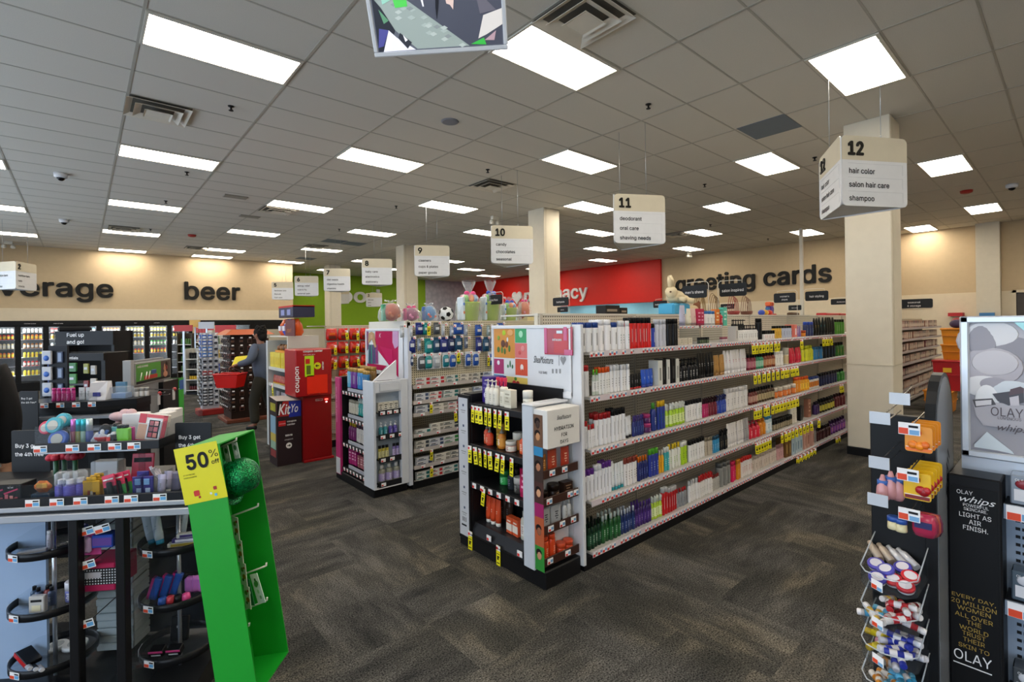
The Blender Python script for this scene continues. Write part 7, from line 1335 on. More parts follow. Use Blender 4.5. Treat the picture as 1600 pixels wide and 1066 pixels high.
for k, (u0, u1) in enumerate(DU):
    x0 = ony(u0, 560, 20.1).x; x1 = ony(u1, 560, 20.1).x; p0 = ony(DU[k - 1][1], 560, 20.1).x if k else x0 - .1
    wpart('post', MB().box(p0, x0, 20.06, 20.2, .25, 1.92, BLACK), ck)
    wpart('light_strip', MB().box(p0 + .01, x0 - .01, 20.2, 20.21, .3, 1.9, BLACK).box(x0 - .014, x0 + .006, 20.203, 20.216, .3, 1.88, LED).box(x0, x1, 20.2, 20.212, 1.9, 1.93, LED), ck, 'white light strip')
    d_ = wpart('door', MB().box(x0, x1, 20.085, 20.09, .27, 1.9, GLASS).box(x0, x1, 20.07, 20.1, 1.87, 1.92, BLACK).box(x0, x0 + .03, 20.07, 20.1, .25, 1.92, BLACK).box(x1 - .03, x1, 20.07, 20.1, .25, 1.92, BLACK), ck, 'glass door')
    wpart('handle', MB().tube([(x1 - .045, 20.06, .9), (x1 - .045, 20.03, .95), (x1 - .045, 20.03, 1.35), (x1 - .045, 20.06, 1.4)], .012, STEEL, 6), d_)
    for z in (.45, .72, .98, 1.24, 1.50, 1.70): wpart('shelf', MB().box(x0, x1, 20.22, 20.68, z - .012, z, mat('#9aa0a8', .4)), ck)
wpart('post', MB().box(x1, CX1, 20.06, 20.2, .25, 1.92, BLACK), ck)
BV = {'white': '#dcdcd6', 'amber': '#b06a1c', 'yellow': '#d8c81c', 'orange': '#d86a1c', 'green': '#2fae3a', 'clear': '#a8b4b8', 'red': '#c82420', 'cola': '#2a1a16', 'pale': '#d8c8a0', 'blue': '#5a9ac8'}
BVR = {0: ['pale', None, 'orange', None, 'red', None], 1: ['yellow', 'red', 'yellow', 'amber', 'orange', 'white'], 2: [None, None, None, 'clear', 'pale', 'red'], 3: [None, None, None, None, None, 'blue'], 4: [None, 'cola', 'blue', 'clear', 'red', 'orange'],
       5: [None, None, 'red', 'pale', 'white', 'yellow'], 6: [None, None, 'red', 'green', 'clear', 'yellow'], 7: [None, None, None, 'clear', 'cola', 'red'], 8: [None, None, None, None, 'green', 'white'], 9: [None, None, None, None, None, 'white']}
random.seed(2)
for k, rows in BVR.items():
    x0 = ony(DU[k][0], 560, 20.25).x + .06; x1 = ony(DU[k][1], 560, 20.25).x - .05; n = max(4, int((x1 - x0) / .078))
    for j, cn in enumerate(rows):
        if not cn and j >= 3: cn = random.choice(('pale', 'clear', 'white', 'yellow'))
        if not cn: continue
        for side in ((0, 1) if j >= 3 else (0,)):
            p = product('bottle', .15 if j == 5 else .19, .032, BV[cn], random.choice(('#e8e0c8', '#1a1a1c', '#c8281e')), '#e0dcd0' if j % 2 else '#d8b428', None, seg=8)
            if side: continue
            for i in range(n):
                o = bpy.data.objects.new('beverage_bottle', p[0]); COL.objects.link(o); o.location = (x0 + (x1 - x0) * (i + .5) / n, 20.29, (.45, .72, .98, 1.24, 1.50, 1.70)[j] + .001)
                reg(o, cn + ' drink bottle', 'in %s cooler door, shelf %s' % (ordinal(k + 1), ('one', 'two', 'three', 'four', 'five', 'six')[j]), 'bottle')
for u, t in ((47, 'iced tea & juice'), (91, 'water & soda'), (212, 'beer'), (245, 'cold beer')):
    a = ony(u, 509, 20.05); m = MB(); m.text(t, PAPER, face_my(a.x, 20.048, 1.955), .05, 'CENTER'); wpart('lettering', m, ck, 'white header lettering')

# ------------------------------------------------------------------ coupon kiosk and boxed coupon stand
RD = mat('#a10d14', .35); RD2 = mat('#8a0a10', .35); YK = 6.55
kx0, kx1 = 2.03, 2.475
kk = thing('coupon_kiosk', 'red coupon kiosk with neon yellow notice beside the candy shelves', 'kiosk', (2.29, 6.7, 0))
wpart('cabinet', MB().box(2.128, 2.5, YK, 6.95, .03, .86, RD2, .006).box(2.125, 2.515, YK - .03, 6.97, 0, .03, RD, .004), kk)
wpart('head', MB().box(kx0, 2.49, YK - .05, 6.95, .85, 1.455, RD, .01), kk, 'red upper head')
YF = YK - .052
def k3(x, y): p = ony(400 + x / 3.331, 420 + y / 3.331, YF); return p.x, p.z
def kq(m, x0, y0, x1, y1, col, t=.002, kind=''):
    a = k3(x0, y0); b = k3(x1, y1); m.box(min(a[0], b[0]), max(a[0], b[0]), YF - t, YF, min(a[1], b[1]), max(a[1], b[1]), mat(col, .4) if not kind else mat(col, .4, 0, 'emit', 1.5)); return m
wpart('notice', kq(MB(), 253, 455, 302, 560, '#b8e01a'), kk, 'neon yellow notice'); wpart('notice', kq(MB(), 265, 557, 373, 645, '#e8280a'), kk, 'orange red sheet')
m = kq(MB(), 257, 470, 280, 495, '#c81c20', .003); kq(m, 262, 505, 285, 550, '#5a6a1a', .003)
a = k3(320, 505); m.M = Matrix.Translation((a[0], YF - .001, a[1])) @ Matrix.Rotation(math.pi / 2, 4, 'X'); m.lathe([(.045, 0), (.045, .002)], mat('#d8d01a', .4), 20); m.prism([(.02, -.006), (-.005, -.006), (-.005, -.02), (-.03, 0), (-.005, .02), (-.005, .006), (.02, .006)], .0025, .003, INK); m.M = Matrix.Identity(4)
a = k3(245, 436); m.text('coupon center', PAPER, face_my(a[0], YF - .002, a[1]), .05, bold=.02); a = k3(245, 446); m.text('scan, print, save', PAPER, face_my(a[0], YF - .002, a[1] - .012), .028)
a = k3(200, 655); m.text('coupon', PAPER, frame((a[0] + .055, YF - .002, a[1] + .02), (0, 0, 1), (-1, 0, 0)), .105, bold=.02, squeeze=1.25)
a = k3(352, 525); m.text('center', PAPER, frame((a[0], YF - .002, a[1]), (0, 0, 1), (-1, 0, 0)), .05, bold=.015); a = k3(270, 655); m.text('see cashier for details', PAPER, face_my(a[0], YF - .002, a[1]), .022)
wpart('lettering', m, kk, 'white and black lettering')
YL = YK - .002
m = MB(); a = ony(498, 625, YL); m.box(a.x - .04, a.x + .05, YL - .002, YL, a.z - .012, a.z + .012, PAPER).box(a.x - .037, a.x + .047, YL - .003, YL, a.z - .009, a.z + .009, RD2); m.text('extracare', PAPER, face_my(a.x - .033, YL - .004, a.z - .005), .014); wpart('badge', m, kk, 'white outlined badge')
m = MB(); a = ony(512, 624, YL - .05); m.box(a.x - .018, a.x + .018, YL - .012, YL, a.z - .01, a.z + .004, mat('#ff4a40', .4, 0, 'emit', 3)); m.box(a.x - .008, a.x + .008, YL - .012, YL, a.z - .045, a.z - .03, mat('#ffe0dc', .4, 0, 'emit', 2)); wpart('indicator_light', m, kk, 'lit red indicator')
kb = thing('coupon_stand', 'dark plum cardboard coupon stand beside red kiosk', 'cardboard display', (1.97, 6.75, 0))
PLUM = mat('#2e2226', .5); kx, ky = 1.825, 6.59
m = MB().add([(kx, ky, 0), (2.12, ky, 0), (2.12, 6.92, 0), (kx, 6.92, 0), (kx, ky, .82), (2.12, ky, .80), (2.12, 6.92, .83), (kx, 6.92, .85)], [(3, 2, 1, 0), (0, 1, 5, 4), (1, 2, 6, 5), (2, 3, 7, 6), (3, 0, 4, 7), (4, 5, 6, 7)], PLUM); wpart('carton_body', m, kb)
wpart('top_panel', MB().add([(kx, ky, .821), (2.12, ky, .801), (2.12, 6.92, .831), (kx, 6.92, .851)], [(0, 1, 2, 3)], mat('#c8c4c0', .5)), kb, 'pale top'); 
m = MB(); y = ky - .0015; m.box(kx + .002, 1.97, y, ky, .62, .805, mat('#a81c1c', .4)).box(1.97, 2.118, y, ky, .60, .8, mat('#20309a', .4)); m.prism
m.box(kx + .02, 1.93, y - .001, ky, .50, .565, mat('#b81c20', .4)); m.M = face_my(0, y - .001, 0); m.prism([(kx + .005, .815), (1.90, .815), (kx + .03, .63), (kx + .002, .63)], -.0005, .0006, INK); m.M = Matrix.Identity(4)
for z0, z1, c in ((.40, .62, '#8ab0c8'), (.30, .40, '#c8b04a'), (.2, .3, '#8fae9a'), (.68, .78, '#a8a01c'), (.1, .19, '#8a2a2a')): m.box(kx - .0015, kx, 6.64, 6.86, z0, z1, mat(c, .5))
wpart('printed_panel', m, kb, 'red, blue and pictured panels')
m = MB(); m.text('Kit', PAPER, face_my(kx + .012, y - .003, .645), .19, shear=.25, bold=.02, squeeze=.6); m.text('Yo', PAPER, face_my(1.98, y - .003, .66), .15, shear=.35, bold=.01, squeeze=.55); m.text('Yo', mat('#d8d01c', .5), face_mx(kx - .003, 6.84, .69), .1, shear=.3)
m.text('extracare', PAPER, face_my(kx + .028, y - .003, .525), .024); m.text('coupon', PAPER, face_my(1.945, y - .003, .54), .045, bold=.015); m.text('center', PAPER, face_my(1.945, y - .003, .50), .045, bold=.015); m.text('save', PAPER, face_my(1.965, y - .003, .365), .055, 'CENTER', bold=.02); m.text('coupons!', PAPER, face_my(1.965, y - .003, .315), .034, 'CENTER')
m.M = Matrix.Translation((1.965, y, .245)) @ Matrix.Rotation(math.pi / 2, 4, 'X'); m.lathe([(.036, 0), (.036, .002)], PAPER, 20); m.prism([(-.02, -.005), (.003, -.005), (.003, -.017), (.024, 0), (.003, .017), (.003, .005), (-.02, .005)], .0025, .0035, PLUM); m.M = Matrix.Identity(4)
wpart('lettering', m, kb, 'white lettering')

# ------------------------------------------------------------------ candy gondola
g = thing('store_gondola', 'candy gondola behind red kiosk, with hanging red candy bags', 'shelving', (2.63, 7.1, 0))
wpart('base', MB().box(2.63, 9.9, 7.1, 8.0, 0, .09, BLACK), g); wpart('back_panel', MB().box(2.66, 9.9, 7.16, 7.2, .09, 1.76, pegboard('#c9c1ae')), g); wpart('top_deck', MB().box(2.66, 9.9, 7.2, 7.95, 1.745, 1.76, OFFW), g)
for z in (.2, .45, .7, .95): wpart('shelf', MB().box(2.7, 4.5, 7.1, 7.16, z, z + .035, mat('#b4aeac', .4)), g)
random.seed(9)
bag = MB(); ring_loft(bag, [(.07, .02, -.17), (.082, .04, -.14), (.08, .035, -.07), (.072, .012, -.025), (.07, .003, 0)], mat('#c4180c', .22), 14); bag.box(-.05, .05, -.042, -.03, -.15, -.105, mat('#5a1a10', .3)); bag.box(-.04, .04, -.04, -.03, -.09, -.06, mat('#e06a1c', .3)); bagm = bag.mesh('candy_bag')
bk = MB().tube([(0, .05, -.01), (0, -.05, -.01)], .003, CHROME, 5).mesh('hook')
for r, z in enumerate((1.715, 1.52, 1.31, 1.11)):
    for k in range(7):
        if r == 3 and k in (0,): continue
        o = bpy.data.objects.new('candy_bag', bagm); COL.objects.link(o); o.location = (2.72 + k * .17, 7.088, z); o.rotation_euler = (random.uniform(0, .1), random.uniform(-.06, .06), random.uniform(-.15, .15)); reg(o, 'red candy bag', 'hanging in %s row by red kiosk' % ('top', 'second', 'third', 'bottom')[r], 'candy bag')
        h_ = bpy.data.objects.new('hook', bk); COL.objects.link(h_); h_.parent = o
        if random.random() < .8: sale_tag(2.75 + k * .17, 7.035, z - .04 + random.uniform(-.02, .01), 0, 'over red candy bags, %s row' % ('top', 'second', 'third', 'bottom')[r], 1.15)
e = thing('endcap_display', 'white candy endcap left of red kiosk with yellow tags', 'endcap', (2.1, 7.1, 0)); XC = 2.1
wpart('base', MB().box(XC, 2.6, 7.1, 7.98, 0, .12, BLACK), e); wpart('back_panel', MB().box(2.5, 2.54, 7.12, 7.95, .12, 1.62, mat('#c9c6bc', .5)), e); wpart('side_panel', MB().box(XC - .02, 2.54, 7.92, 8.0, .0, 1.55, mat('#b9bcbe', .5)), e, 'white side panel'); wpart('side_panel', MB().box(XC + .02, 2.54, 7.1, 7.13, .12, 1.62, mat('#c2bfb6', .5)), e)
for z in (.35, .62, .92, 1.16): wpart('shelf', MB().box(XC, 2.5, 7.13, 7.92, z - .02, z, OFFW).box(XC - .01, XC, 7.13, 7.92, z - .035, z + .01, mat('#c4c4c0', .4)), e)
def crow(y0, y1, n, z, kind, h, body, cap, ink, desc, w): row_x(y0, y1, XC + .03, z + .001, n, kind, h, body, cap, None, ink, desc, w, rmax=.07)
ce = "on candy endcap's %s shelf"
crow(7.9, 7.15, 9, 1.16, 'slab', .22, '#d8c43a', '#eee', '#c8a01c', 'yellow candy carton', ce % 'top'); crow(7.9, 7.15, 12, .92, 'tube', .12, '#a83a1c', '#d8b43a', '#e0c060', 'red and gold wrapped candy', ce % 'second'); crow(7.9, 7.15, 7, .62, 'pouch', .18, '#b0a8b0', '#eee', '#777', 'silver candy pouch', ce % 'third'); crow(7.9, 7.15, 6, .35, 'pouch', .2, '#c05a9a', '#eee', '#e8c8dc', 'pink candy pouch', ce % 'fourth')
for i, (y, z, s_) in enumerate(((7.72, .91, 2.3), (7.55, .61, 1.8), (7.72, .34, 1.8))): sale_tag(XC - .015, y, z - .005, -math.pi / 2, 'below %s shelf of candy endcap' % ('second', 'third', 'fourth')[i], s_)
solo('candy_carton', MB().box(0, .3, -.32, .32, 0, .16, mat('#1f2340', .4), .005).box(-.002, .3, -.32, .32, .14, .165, mat('#c01c18', .4)).box(-.004, 0, .05, .2, .03, .11, mat('#8a90c0', .4)).box(-.004, 0, -.22, -.08, .03, .11, mat('#8a90c0', .4)), 'dark blue and red carton topping the candy bags', 'box', (2.2, 7.45, 1.883))
for k, (y, c, n) in enumerate(((7.8, '#c84a1c', 'orange'), (7.62, '#2f3a9a', 'blue'), (7.45, '#b83a1c', 'rust'), (7.28, '#d8581c', 'bright orange'))): m = MB(); ring_loft(m, [(.08, .06, 0), (.09, .09, .05), (.085, .07, .16), (.08, .01, .24)], mat(c, .25), 14); m.box(-.05, .05, -.085, -.06, .07, .14, mat('#d8d4dc', .3)); o = solo('candy_pouch', m, n + ' candy pouch on top of the candy endcap', 'candy bag', (2.3, y, 1.622), (0, 0, -math.pi / 2))
wpart('top_deck', MB().box(XC + .02, 2.54, 7.12, 7.95, 1.605, 1.621, OFFW), e)
solo('maroon_sign', MB().box(-.005, .005, -.2, .2, 0, .22, mat('#5f1c20', .5)).text('now!', mat('#c8741c', .5), face_mx(-.007, .12, .05), .12), 'maroon cardboard sign reading now, above the candy endcap', 'sign', (2.14, 7.05, 1.622))
m = MB()
for k in range(7): m.ball((-.02 + .005 * (k % 2), -.2 + .065 * k, .06 + .02 * (k % 2)), .035, .032, .04, mat(('#7a4a1c', '#8a5a24', '#5a3414')[k % 3], .4), 8, 6)
solo('candy_tray', m.box(-.06, .05, -.28, .26, 0, .03, mat('#d8901c', .4)), 'orange tray of brown chocolates in front of red kiosk', 'candy tray', (XC + .09, 7.46, 1.162 + .222))

# ------------------------------------------------------------------ people
def skin(name, verts, edges, m, parent, sub=2, label=None):
    """verts: {name: (pos, radius)}; grown into one continuous surface."""
    K = list(verts); me = bpy.data.meshes.new(name); me.from_pydata([verts[k][0] for k in K], [(K.index(a), K.index(b)) for a, b in edges], []); o = bpy.data.objects.new(name, me); COL.objects.link(o); o.parent = parent
    md = o.modifiers.new('skin', 'SKIN'); md.use_smooth_shade = True
    if not me.skin_vertices: me.skin_vertices.new()
    for i, k in enumerate(K): r = verts[k][1]; me.skin_vertices[0].data[i].radius = r if isinstance(r, tuple) else (r, r)
    me.skin_vertices[0].data[0].use_root = True
    s_ = o.modifiers.new('sub', 'SUBSURF'); s_.levels = sub; s_.render_levels = sub; me.materials.append(m)
    if label: o['label'] = label
    return o
def lerp(a, b, t): return tuple(x + (y - x) * t for x, y in zip(a, b))
def person(label, loc, rz, J, skinc, top, bottom, hairc, shoec, cat='person', bulk=1.0):
    """J: joints, facing +X, left +Y, feet near z = 0."""
    o = thing('person', label, cat, loc, rz); S = mat(skinc, .55)
    V = {'pelvis': (J['pelvis'], .08), 'waist': (lerp(J['pelvis'], J['chest'], .5), .08), 'chest': (J['chest'], (.12, .1)), 'neck0': (J['neck'], .06), 'neck1': (lerp(J['neck'], J['head'], .45), .052), 'jaw': (lerp(J['neck'], J['head'], .75), .07), 'head': (J['head'], .088), 'crown': (tuple(Vector(J['head']) + Vector((-.01, 0, .085))), .07)}
    hx = Vector(J['head']); V['nose'] = (tuple(hx + Vector((.098, 0, -.02))), .013); V['noseb'] = (tuple(hx + Vector((.07, 0, -.01))), .03)
    E = [('pelvis', 'waist'), ('waist', 'chest'), ('chest', 'neck0'), ('neck0', 'neck1'), ('neck1', 'jaw'), ('jaw', 'head'), ('head', 'crown'), ('head', 'noseb'), ('noseb', 'nose')]
    for s_ in 'LR':
        sg_ = 1 if s_ == 'L' else -1
        V['sh' + s_] = (J['sh' + s_], .045); V['el' + s_] = (J['el' + s_], .043); V['wr' + s_] = (J['wr' + s_], .028); d = (Vector(J['wr' + s_]) - Vector(J['el' + s_])).normalized(); w = Vector(J['wr' + s_])
        side = d.cross(Vector((0, 0, 1))); side = side.normalized() if side.length > .1 else Vector((0, 1, 0)); nrm = side.cross(d).normalized()
        V['pm' + s_] = (tuple(w + d * .055), (.036, .02)); E += [('chest', 'sh' + s_), ('sh' + s_, 'el' + s_), ('el' + s_, 'wr' + s_), ('wr' + s_, 'pm' + s_)]
        for i, (off, L_) in enumerate(((-.03, .07), (-.011, .08), (.01, .075), (.03, .06))):
            a = w + d * .085 + side * off; b = a + d * L_ * .5 - nrm * L_ * .25; c = b + d * L_ * .2 - nrm * L_ * .4
            for nm, p_, r_ in (('a', a, .0095), ('b', b, .009), ('c', c, .008)): V['f%s%d%s' % (nm, i, s_)] = (tuple(p_), r_)
            E += [('pm' + s_, 'fa%d%s' % (i, s_)), ('fa%d%s' % (i, s_), 'fb%d%s' % (i, s_)), ('fb%d%s' % (i, s_), 'fc%d%s' % (i, s_))]
        a = w + d * .03 + side * -.035 * sg_; b = a + d * .035 - nrm * .02 - side * .015 * sg_
        V['ta' + s_] = (tuple(a), .012); V['tb' + s_] = (tuple(b), .009); E += [('wr' + s_, 'ta' + s_), ('ta' + s_, 'tb' + s_)]
        V['hp' + s_] = (J['hp' + s_], .065); V['kn' + s_] = (J['kn' + s_], .058); V['an' + s_] = (J['an' + s_], .04); f_ = Vector(J['an' + s_]) + Vector((.14, 0, -.05)); V['to' + s_] = (tuple(f_), .03); E += [('pelvis', 'hp' + s_), ('hp' + s_, 'kn' + s_), ('kn' + s_, 'an' + s_), ('an' + s_, 'to' + s_)]
    skin('body', V, E, S, o)
    T = {'p': (lerp(J['pelvis'], J['chest'], -.5), .165 * bulk), 'w': (lerp(J['pelvis'], J['chest'], .5), .165 * bulk), 'c': (J['chest'], (.195 * bulk, .18 * bulk)), 'n': (lerp(J['chest'], J['neck'], .85), .085)}; E2 = [('p', 'w'), ('w', 'c'), ('c', 'n')]
    B = {'p': (lerp(J['pelvis'], J['chest'], .3), .135), 'q': (lerp(J['pelvis'], J['chest'], -.1), .145)}; E3 = [('p', 'q')]
    for s_ in 'LR':
        T['s' + s_] = (J['sh' + s_], .098 * bulk); T['e' + s_] = (J['el' + s_], .068 * bulk); T['v' + s_] = (lerp(J['el' + s_], J['wr' + s_], 1.05), .045); E2 += [('c', 's' + s_), ('s' + s_, 'e' + s_), ('e' + s_, 'v' + s_)]
        B['h' + s_] = (J['hp' + s_], .115); B['k' + s_] = (J['kn' + s_], .085); B['a' + s_] = (lerp(J['kn' + s_], J['an' + s_], .97), .075); E3 += [('q', 'h' + s_), ('h' + s_, 'k' + s_), ('k' + s_, 'a' + s_)]
        f_ = Vector(J['an' + s_]); skin('shoe', {'h': (tuple(f_ + Vector((-.03, 0, -.035))), .045), 'm': (tuple(f_ + Vector((.07, 0, -.045))), .045), 't': (tuple(f_ + Vector((.16, 0, -.055))), .035)}, [('h', 'm'), ('m', 't')], mat(shoec, .4), o)
    skin('shirt', T, E2, mat(top, .8), o); skin('trousers', B, E3, mat(bottom, .85), o)
    m = MB(); h_ = Vector(J['head']); H_ = mat(hairc, .8)
    m.ball(tuple(h_ + Vector((-.025, 0, .045))), .108, .1, .095, H_, 16, 10); m.ball(tuple(h_ + Vector((-.06, 0, -.02))), .07, .085, .09, H_, 14, 8)
    for k in range(26): t = k * 2.4; z_ = .02 + .1 * (k / 26); r_ = .088 * math.cos(z_ * 8); m.ball(tuple(h_ + Vector((-.03 + r_ * math.cos(t) * .95, r_ * math.sin(t), .03 + z_))), .026, .026, .024, H_, 8, 6)
    part('hair', m, o)
    m = MB()
    for s_ in (-1, 1): m.ball(tuple(h_ + Vector((.078, s_ * .034, .008))), .012, .014, .009, mat('#e4ddd4', .3), 8, 6); m.ball(tuple(h_ + Vector((.087, s_ * .034, .008))), .005, .007, .007, INK, 8, 6)
    part('eyes', m, o); part('mouth', MB().ball(tuple(h_ + Vector((.082, 0, -.06))), .012, .026, .007, mat('#8a4a40', .5), 10, 6), o)
    m = MB()
    for s_ in (-1, 1): m.ball(tuple(h_ + Vector((-.005, s_ * .092, -.005))), .02, .01, .03, S, 8, 6)
    part('ears', m, o); return o
JW = dict(pelvis=(0, 0, .93), chest=(.03, 0, 1.25), neck=(.045, 0, 1.47), head=(.07, 0, 1.62), shL=(.04, .17, 1.4), shR=(.04, -.17, 1.4), elL=(.06, .29, 1.19), wrL=(.24, .35, 1.14), elR=(.03, -.24, 1.12), wrR=(.27, -.16, 1.16), hpL=(0, .09, .9), hpR=(0, -.09, .9), knL=(.12, .1, .5), knR=(-.02, -.1, .5), anL=(.1, .1, .1), anR=(-.24, -.1, .12))
pw = ond(412, 600, 8.45); pa = R_(136)
person('person in grey-blue shirt and olive trousers walking left with red basket', (pw.x, pw.y, 0), pa, JW, '#8a5a44', '#4c5566', '#35322a', '#171412', '#1c1a1a')
def pwl(x, y, z): c, s_ = math.cos(pa), math.sin(pa); return (pw.x + x * c - y * s_, pw.y + x * s_ + y * c, z)
bs = thing('shopping_basket', 'red plastic shopping basket held by the walking person', 'basket', pwl(.33, .40, .78), pa)
m = MB(); RB = mat('#c8140e', .3); w_, d_, h_ = .2, .14, .22
m.add([(-w_ * .8, -d_ * .8, 0), (w_ * .8, -d_ * .8, 0), (w_ * .8, d_ * .8, 0), (-w_ * .8, d_ * .8, 0), (-w_, -d_, h_), (w_, -d_, h_), (w_, d_, h_), (-w_, d_, h_)], [(3, 2, 1, 0), (0, 1, 5, 4), (1, 2, 6, 5), (2, 3, 7, 6), (3, 0, 4, 7)], RB); part('tub', m, bs)
m = MB()
for a, b in (((-w_, -d_), (w_, -d_)), ((w_, -d_), (w_, d_)), ((w_, d_), (-w_, d_)), ((-w_, d_), (-w_, -d_))): m.tube([(a[0], a[1], h_), (b[0], b[1], h_)], .012, RB, 8)
part('rim', m, bs); part('handle', MB().tube([(-w_ * .9, 0, h_)] + [(-w_ * .9 * math.cos(math.pi * k / 8), 0, h_ + .09 * math.sin(math.pi * k / 8)) for k in range(1, 8)] + [(w_ * .9, 0, h_)], .009, mat('#2a1a1a', .4), 8), bs)
m = MB(); m.M = Matrix.Rotation(-.95, 4, 'X') @ Matrix.Rotation(.15, 4, 'Y'); m.box(-.14, .12, -.1, .1, 0, .012, mat('#d8c414', .5), .004); m.box(-.12, .13, -.08, .11, .012, .022, mat('#e0cc1c', .5), .004); m.M = Matrix.Identity(4)
solo('yellow_folder', m, 'yellow folded papers held by the walking person', 'paper', pwl(.46, -.1, 1.17), (0, 0, pa))
JS = dict(pelvis=(0, 0, .95), chest=(.02, 0, 1.26), neck=(.03, 0, 1.48), head=(.05, 0, 1.63), shL=(.02, .2, 1.41), shR=(.02, -.2, 1.41), elL=(-.02, .25, 1.14), wrL=(.14, .2, .95), elR=(-.02, -.25, 1.12), wrR=(.02, -.25, .86), hpL=(0, .1, .92), hpR=(0, -.1, .92), knL=(.03, .11, .5), knR=(.02, -.11, .5), anL=(0, .11, .1), anR=(0, -.11, .1))
pl_ = ond(-80, 600, 3.1); person('person in black jacket cut off by the left edge of the picture', (pl_.x, pl_.y, 0), R_(100), JS, '#b08468', '#121214', '#17171a', '#1a1512', '#111', bulk=1.3)

# ------------------------------------------------------------------ racks in the open area on the left
def box_rack(name, label, x0, x1, y0, y1, h, m_, cat='display rack'):
    o = thing(name, label, cat, ((x0 + x1) / 2, (y0 + y1) / 2, 0)); wpart('base', MB().box(x0 - .03, x1 + .03, y0 - .03, y1 + .03, 0, .07, mat('#6a3420', .5), .01), o); wpart('core', MB().box(x0 + .06, x1 - .06, y0 + .06, y1 - .06, .07, h, m_), o); return o
random.seed(13)
gr = box_rack('reading_glasses_rack', 'brown square rack of carded glasses with orange canopy', 2.0, 2.75, 10.2, 10.95, 1.62, mat('#2a1c16', .5))
wpart('canopy', MB().add([(1.95, 10.15, 1.62), (2.8, 10.15, 1.62), (2.8, 11.0, 1.62), (1.95, 11.0, 1.62), (2.1, 10.3, 1.72), (2.65, 10.3, 1.72), (2.65, 10.85, 1.72), (2.1, 10.85, 1.72)], [(3, 2, 1, 0), (0, 1, 5, 4), (1, 2, 6, 5), (2, 3, 7, 6), (3, 0, 4, 7), (4, 5, 6, 7)], mat('#b5582a', .5)), gr, 'orange canopy')
def card_mesh(c1, c2, name): return MB().box(-.04, .04, -.01, 0, -.085, 0, mat(c1, .45), .002).box(-.03, .03, -.022, -.009, -.07, -.03, mat(c2, .35), .006).box(-.022, .018, -.05, -.046, .002, .026, PAPER).tube([(0, .02, .006), (0, -.048, .006)], .003, STEEL, 5).mesh(name)
CM = [card_mesh(a, b, 'glasses_card') for a, b in (('#3a261c', '#1c120c'), ('#4a2a1e', '#2a1a12'), ('#2a2020', '#5a3a2a'), ('#5a2a22', '#1a1212'))]
CN = ('dark brown', 'reddish brown', 'grey brown', 'maroon')
for r in range(10):
    for k in range(5): i = random.randrange(4); o = bpy.data.objects.new('glasses_card', CM[i]); COL.objects.link(o); o.location = (2.09 + k * .145, 10.245, 1.55 - r * .14); reg(o, CN[i] + ' glasses card', 'on right face of orange-topped rack, row %s' % ('one', 'two', 'three', 'four', 'five', 'six', 'seven', 'eight', 'nine', 'ten')[r], 'glasses card')
    for k in range(5): i = random.randrange(4); o = bpy.data.objects.new('glasses_card', CM[i]); COL.objects.link(o); o.location = (2.045, 10.29 + k * .14, 1.55 - r * .14); o.rotation_euler = (0, 0, -math.pi / 2); reg(o, CN[i] + ' glasses card', 'on left face of orange-topped rack, row %s' % ('one', 'two', 'three', 'four', 'five', 'six', 'seven', 'eight', 'nine', 'ten')[r], 'glasses card')
p = onz(327, 648, 0); br = thing('phone_accessory_rack', 'slim spinner of blue phone accessory cards left of glasses rack', 'display rack', (p.x, p.y, 0))
wpart('base', MB().box(p.x - .2, p.x + .25, p.y - .1, p.y + .3, 0, .12, mat('#8a1814', .5), .01), br, 'red base'); wpart('core', MB().box(p.x - .12, p.x + .18, p.y + .0, p.y + .2, .12, 1.66, mat('#a8aab0', .5)), br)
BC = [card_mesh(a, b, 'accessory_card') for a, b in (('#2f5fb8', '#c8d0dc'), ('#3a78c8', '#d8dce4'), ('#b8bcc8', '#2a2a30'), ('#a8282a', '#d0d0d4'), ('#2a2a2e', '#a8acb4'))]; BN = ('blue', 'sky blue', 'silver', 'red', 'black')
for r in range(12):
    for k in range(3):
        i = (0, 0, 1, 1, 2, 2, 3, 4, 2, 4, 4, 4)[r] if k < 2 else 2; o = bpy.data.objects.new('accessory_card', BC[i]); COL.objects.link(o); o.location = (p.x - .07 + k * .1, p.y - .005, 1.62 - r * .122); reg(o, BN[i] + ' accessory card', 'on front of slim blue spinner, row %s' % ordinal(r + 1), 'card')
    for k in range(2): i = 0 if r < 4 else 4; o = bpy.data.objects.new('accessory_card', BC[i]); COL.objects.link(o); o.location = (p.x - .125, p.y + .05 + k * .1, 1.62 - r * .122); o.rotation_euler = (0, 0, -math.pi / 2); reg(o, BN[i] + ' accessory card', 'on side of slim blue spinner, row %s' % ordinal(r + 1), 'card')
def shelf_rack(u0, u1, vb, ztop, levels, label, side, fill):
    a = onz(u0, vb, 0); dep = (a - EYEV).dot(_F); b = ond(u1, vb, dep); w = (b - a).length; o = thing('shelf_rack', label, 'shelving', (a.x, a.y, 0), YAW - math.pi / 2)
    part('frame', MB().box(0, .03, 0, .4, 0, ztop, side).box(w - .03, w, 0, .4, 0, ztop, side).box(0, w, .37, .4, 0, ztop, side).box(0, w, 0, .4, 0, .06, BLACK), o)
    for z in levels:
        part('shelf', MB().box(.03, w - .03, 0, .37, z - .02, z, OFFW), o)
    c, s_ = math.cos(YAW - math.pi / 2), math.sin(YAW - math.pi / 2)
    for z, (n, kind, h, col, desc) in zip(levels, fill):
        for k in range(n): x = .06 + (w - .12) * (k + .5) / n; put(product(kind, h, min(.07, (w - .12) / n * .44), col, '#1a1a1c', None, None), (a.x + x * c - .1 * s_, a.y + x * s_ + .1 * c, z + .001), YAW - math.pi / 2, desc, 'on the ' + label.split(',')[0].split(' holding')[0])
    return o
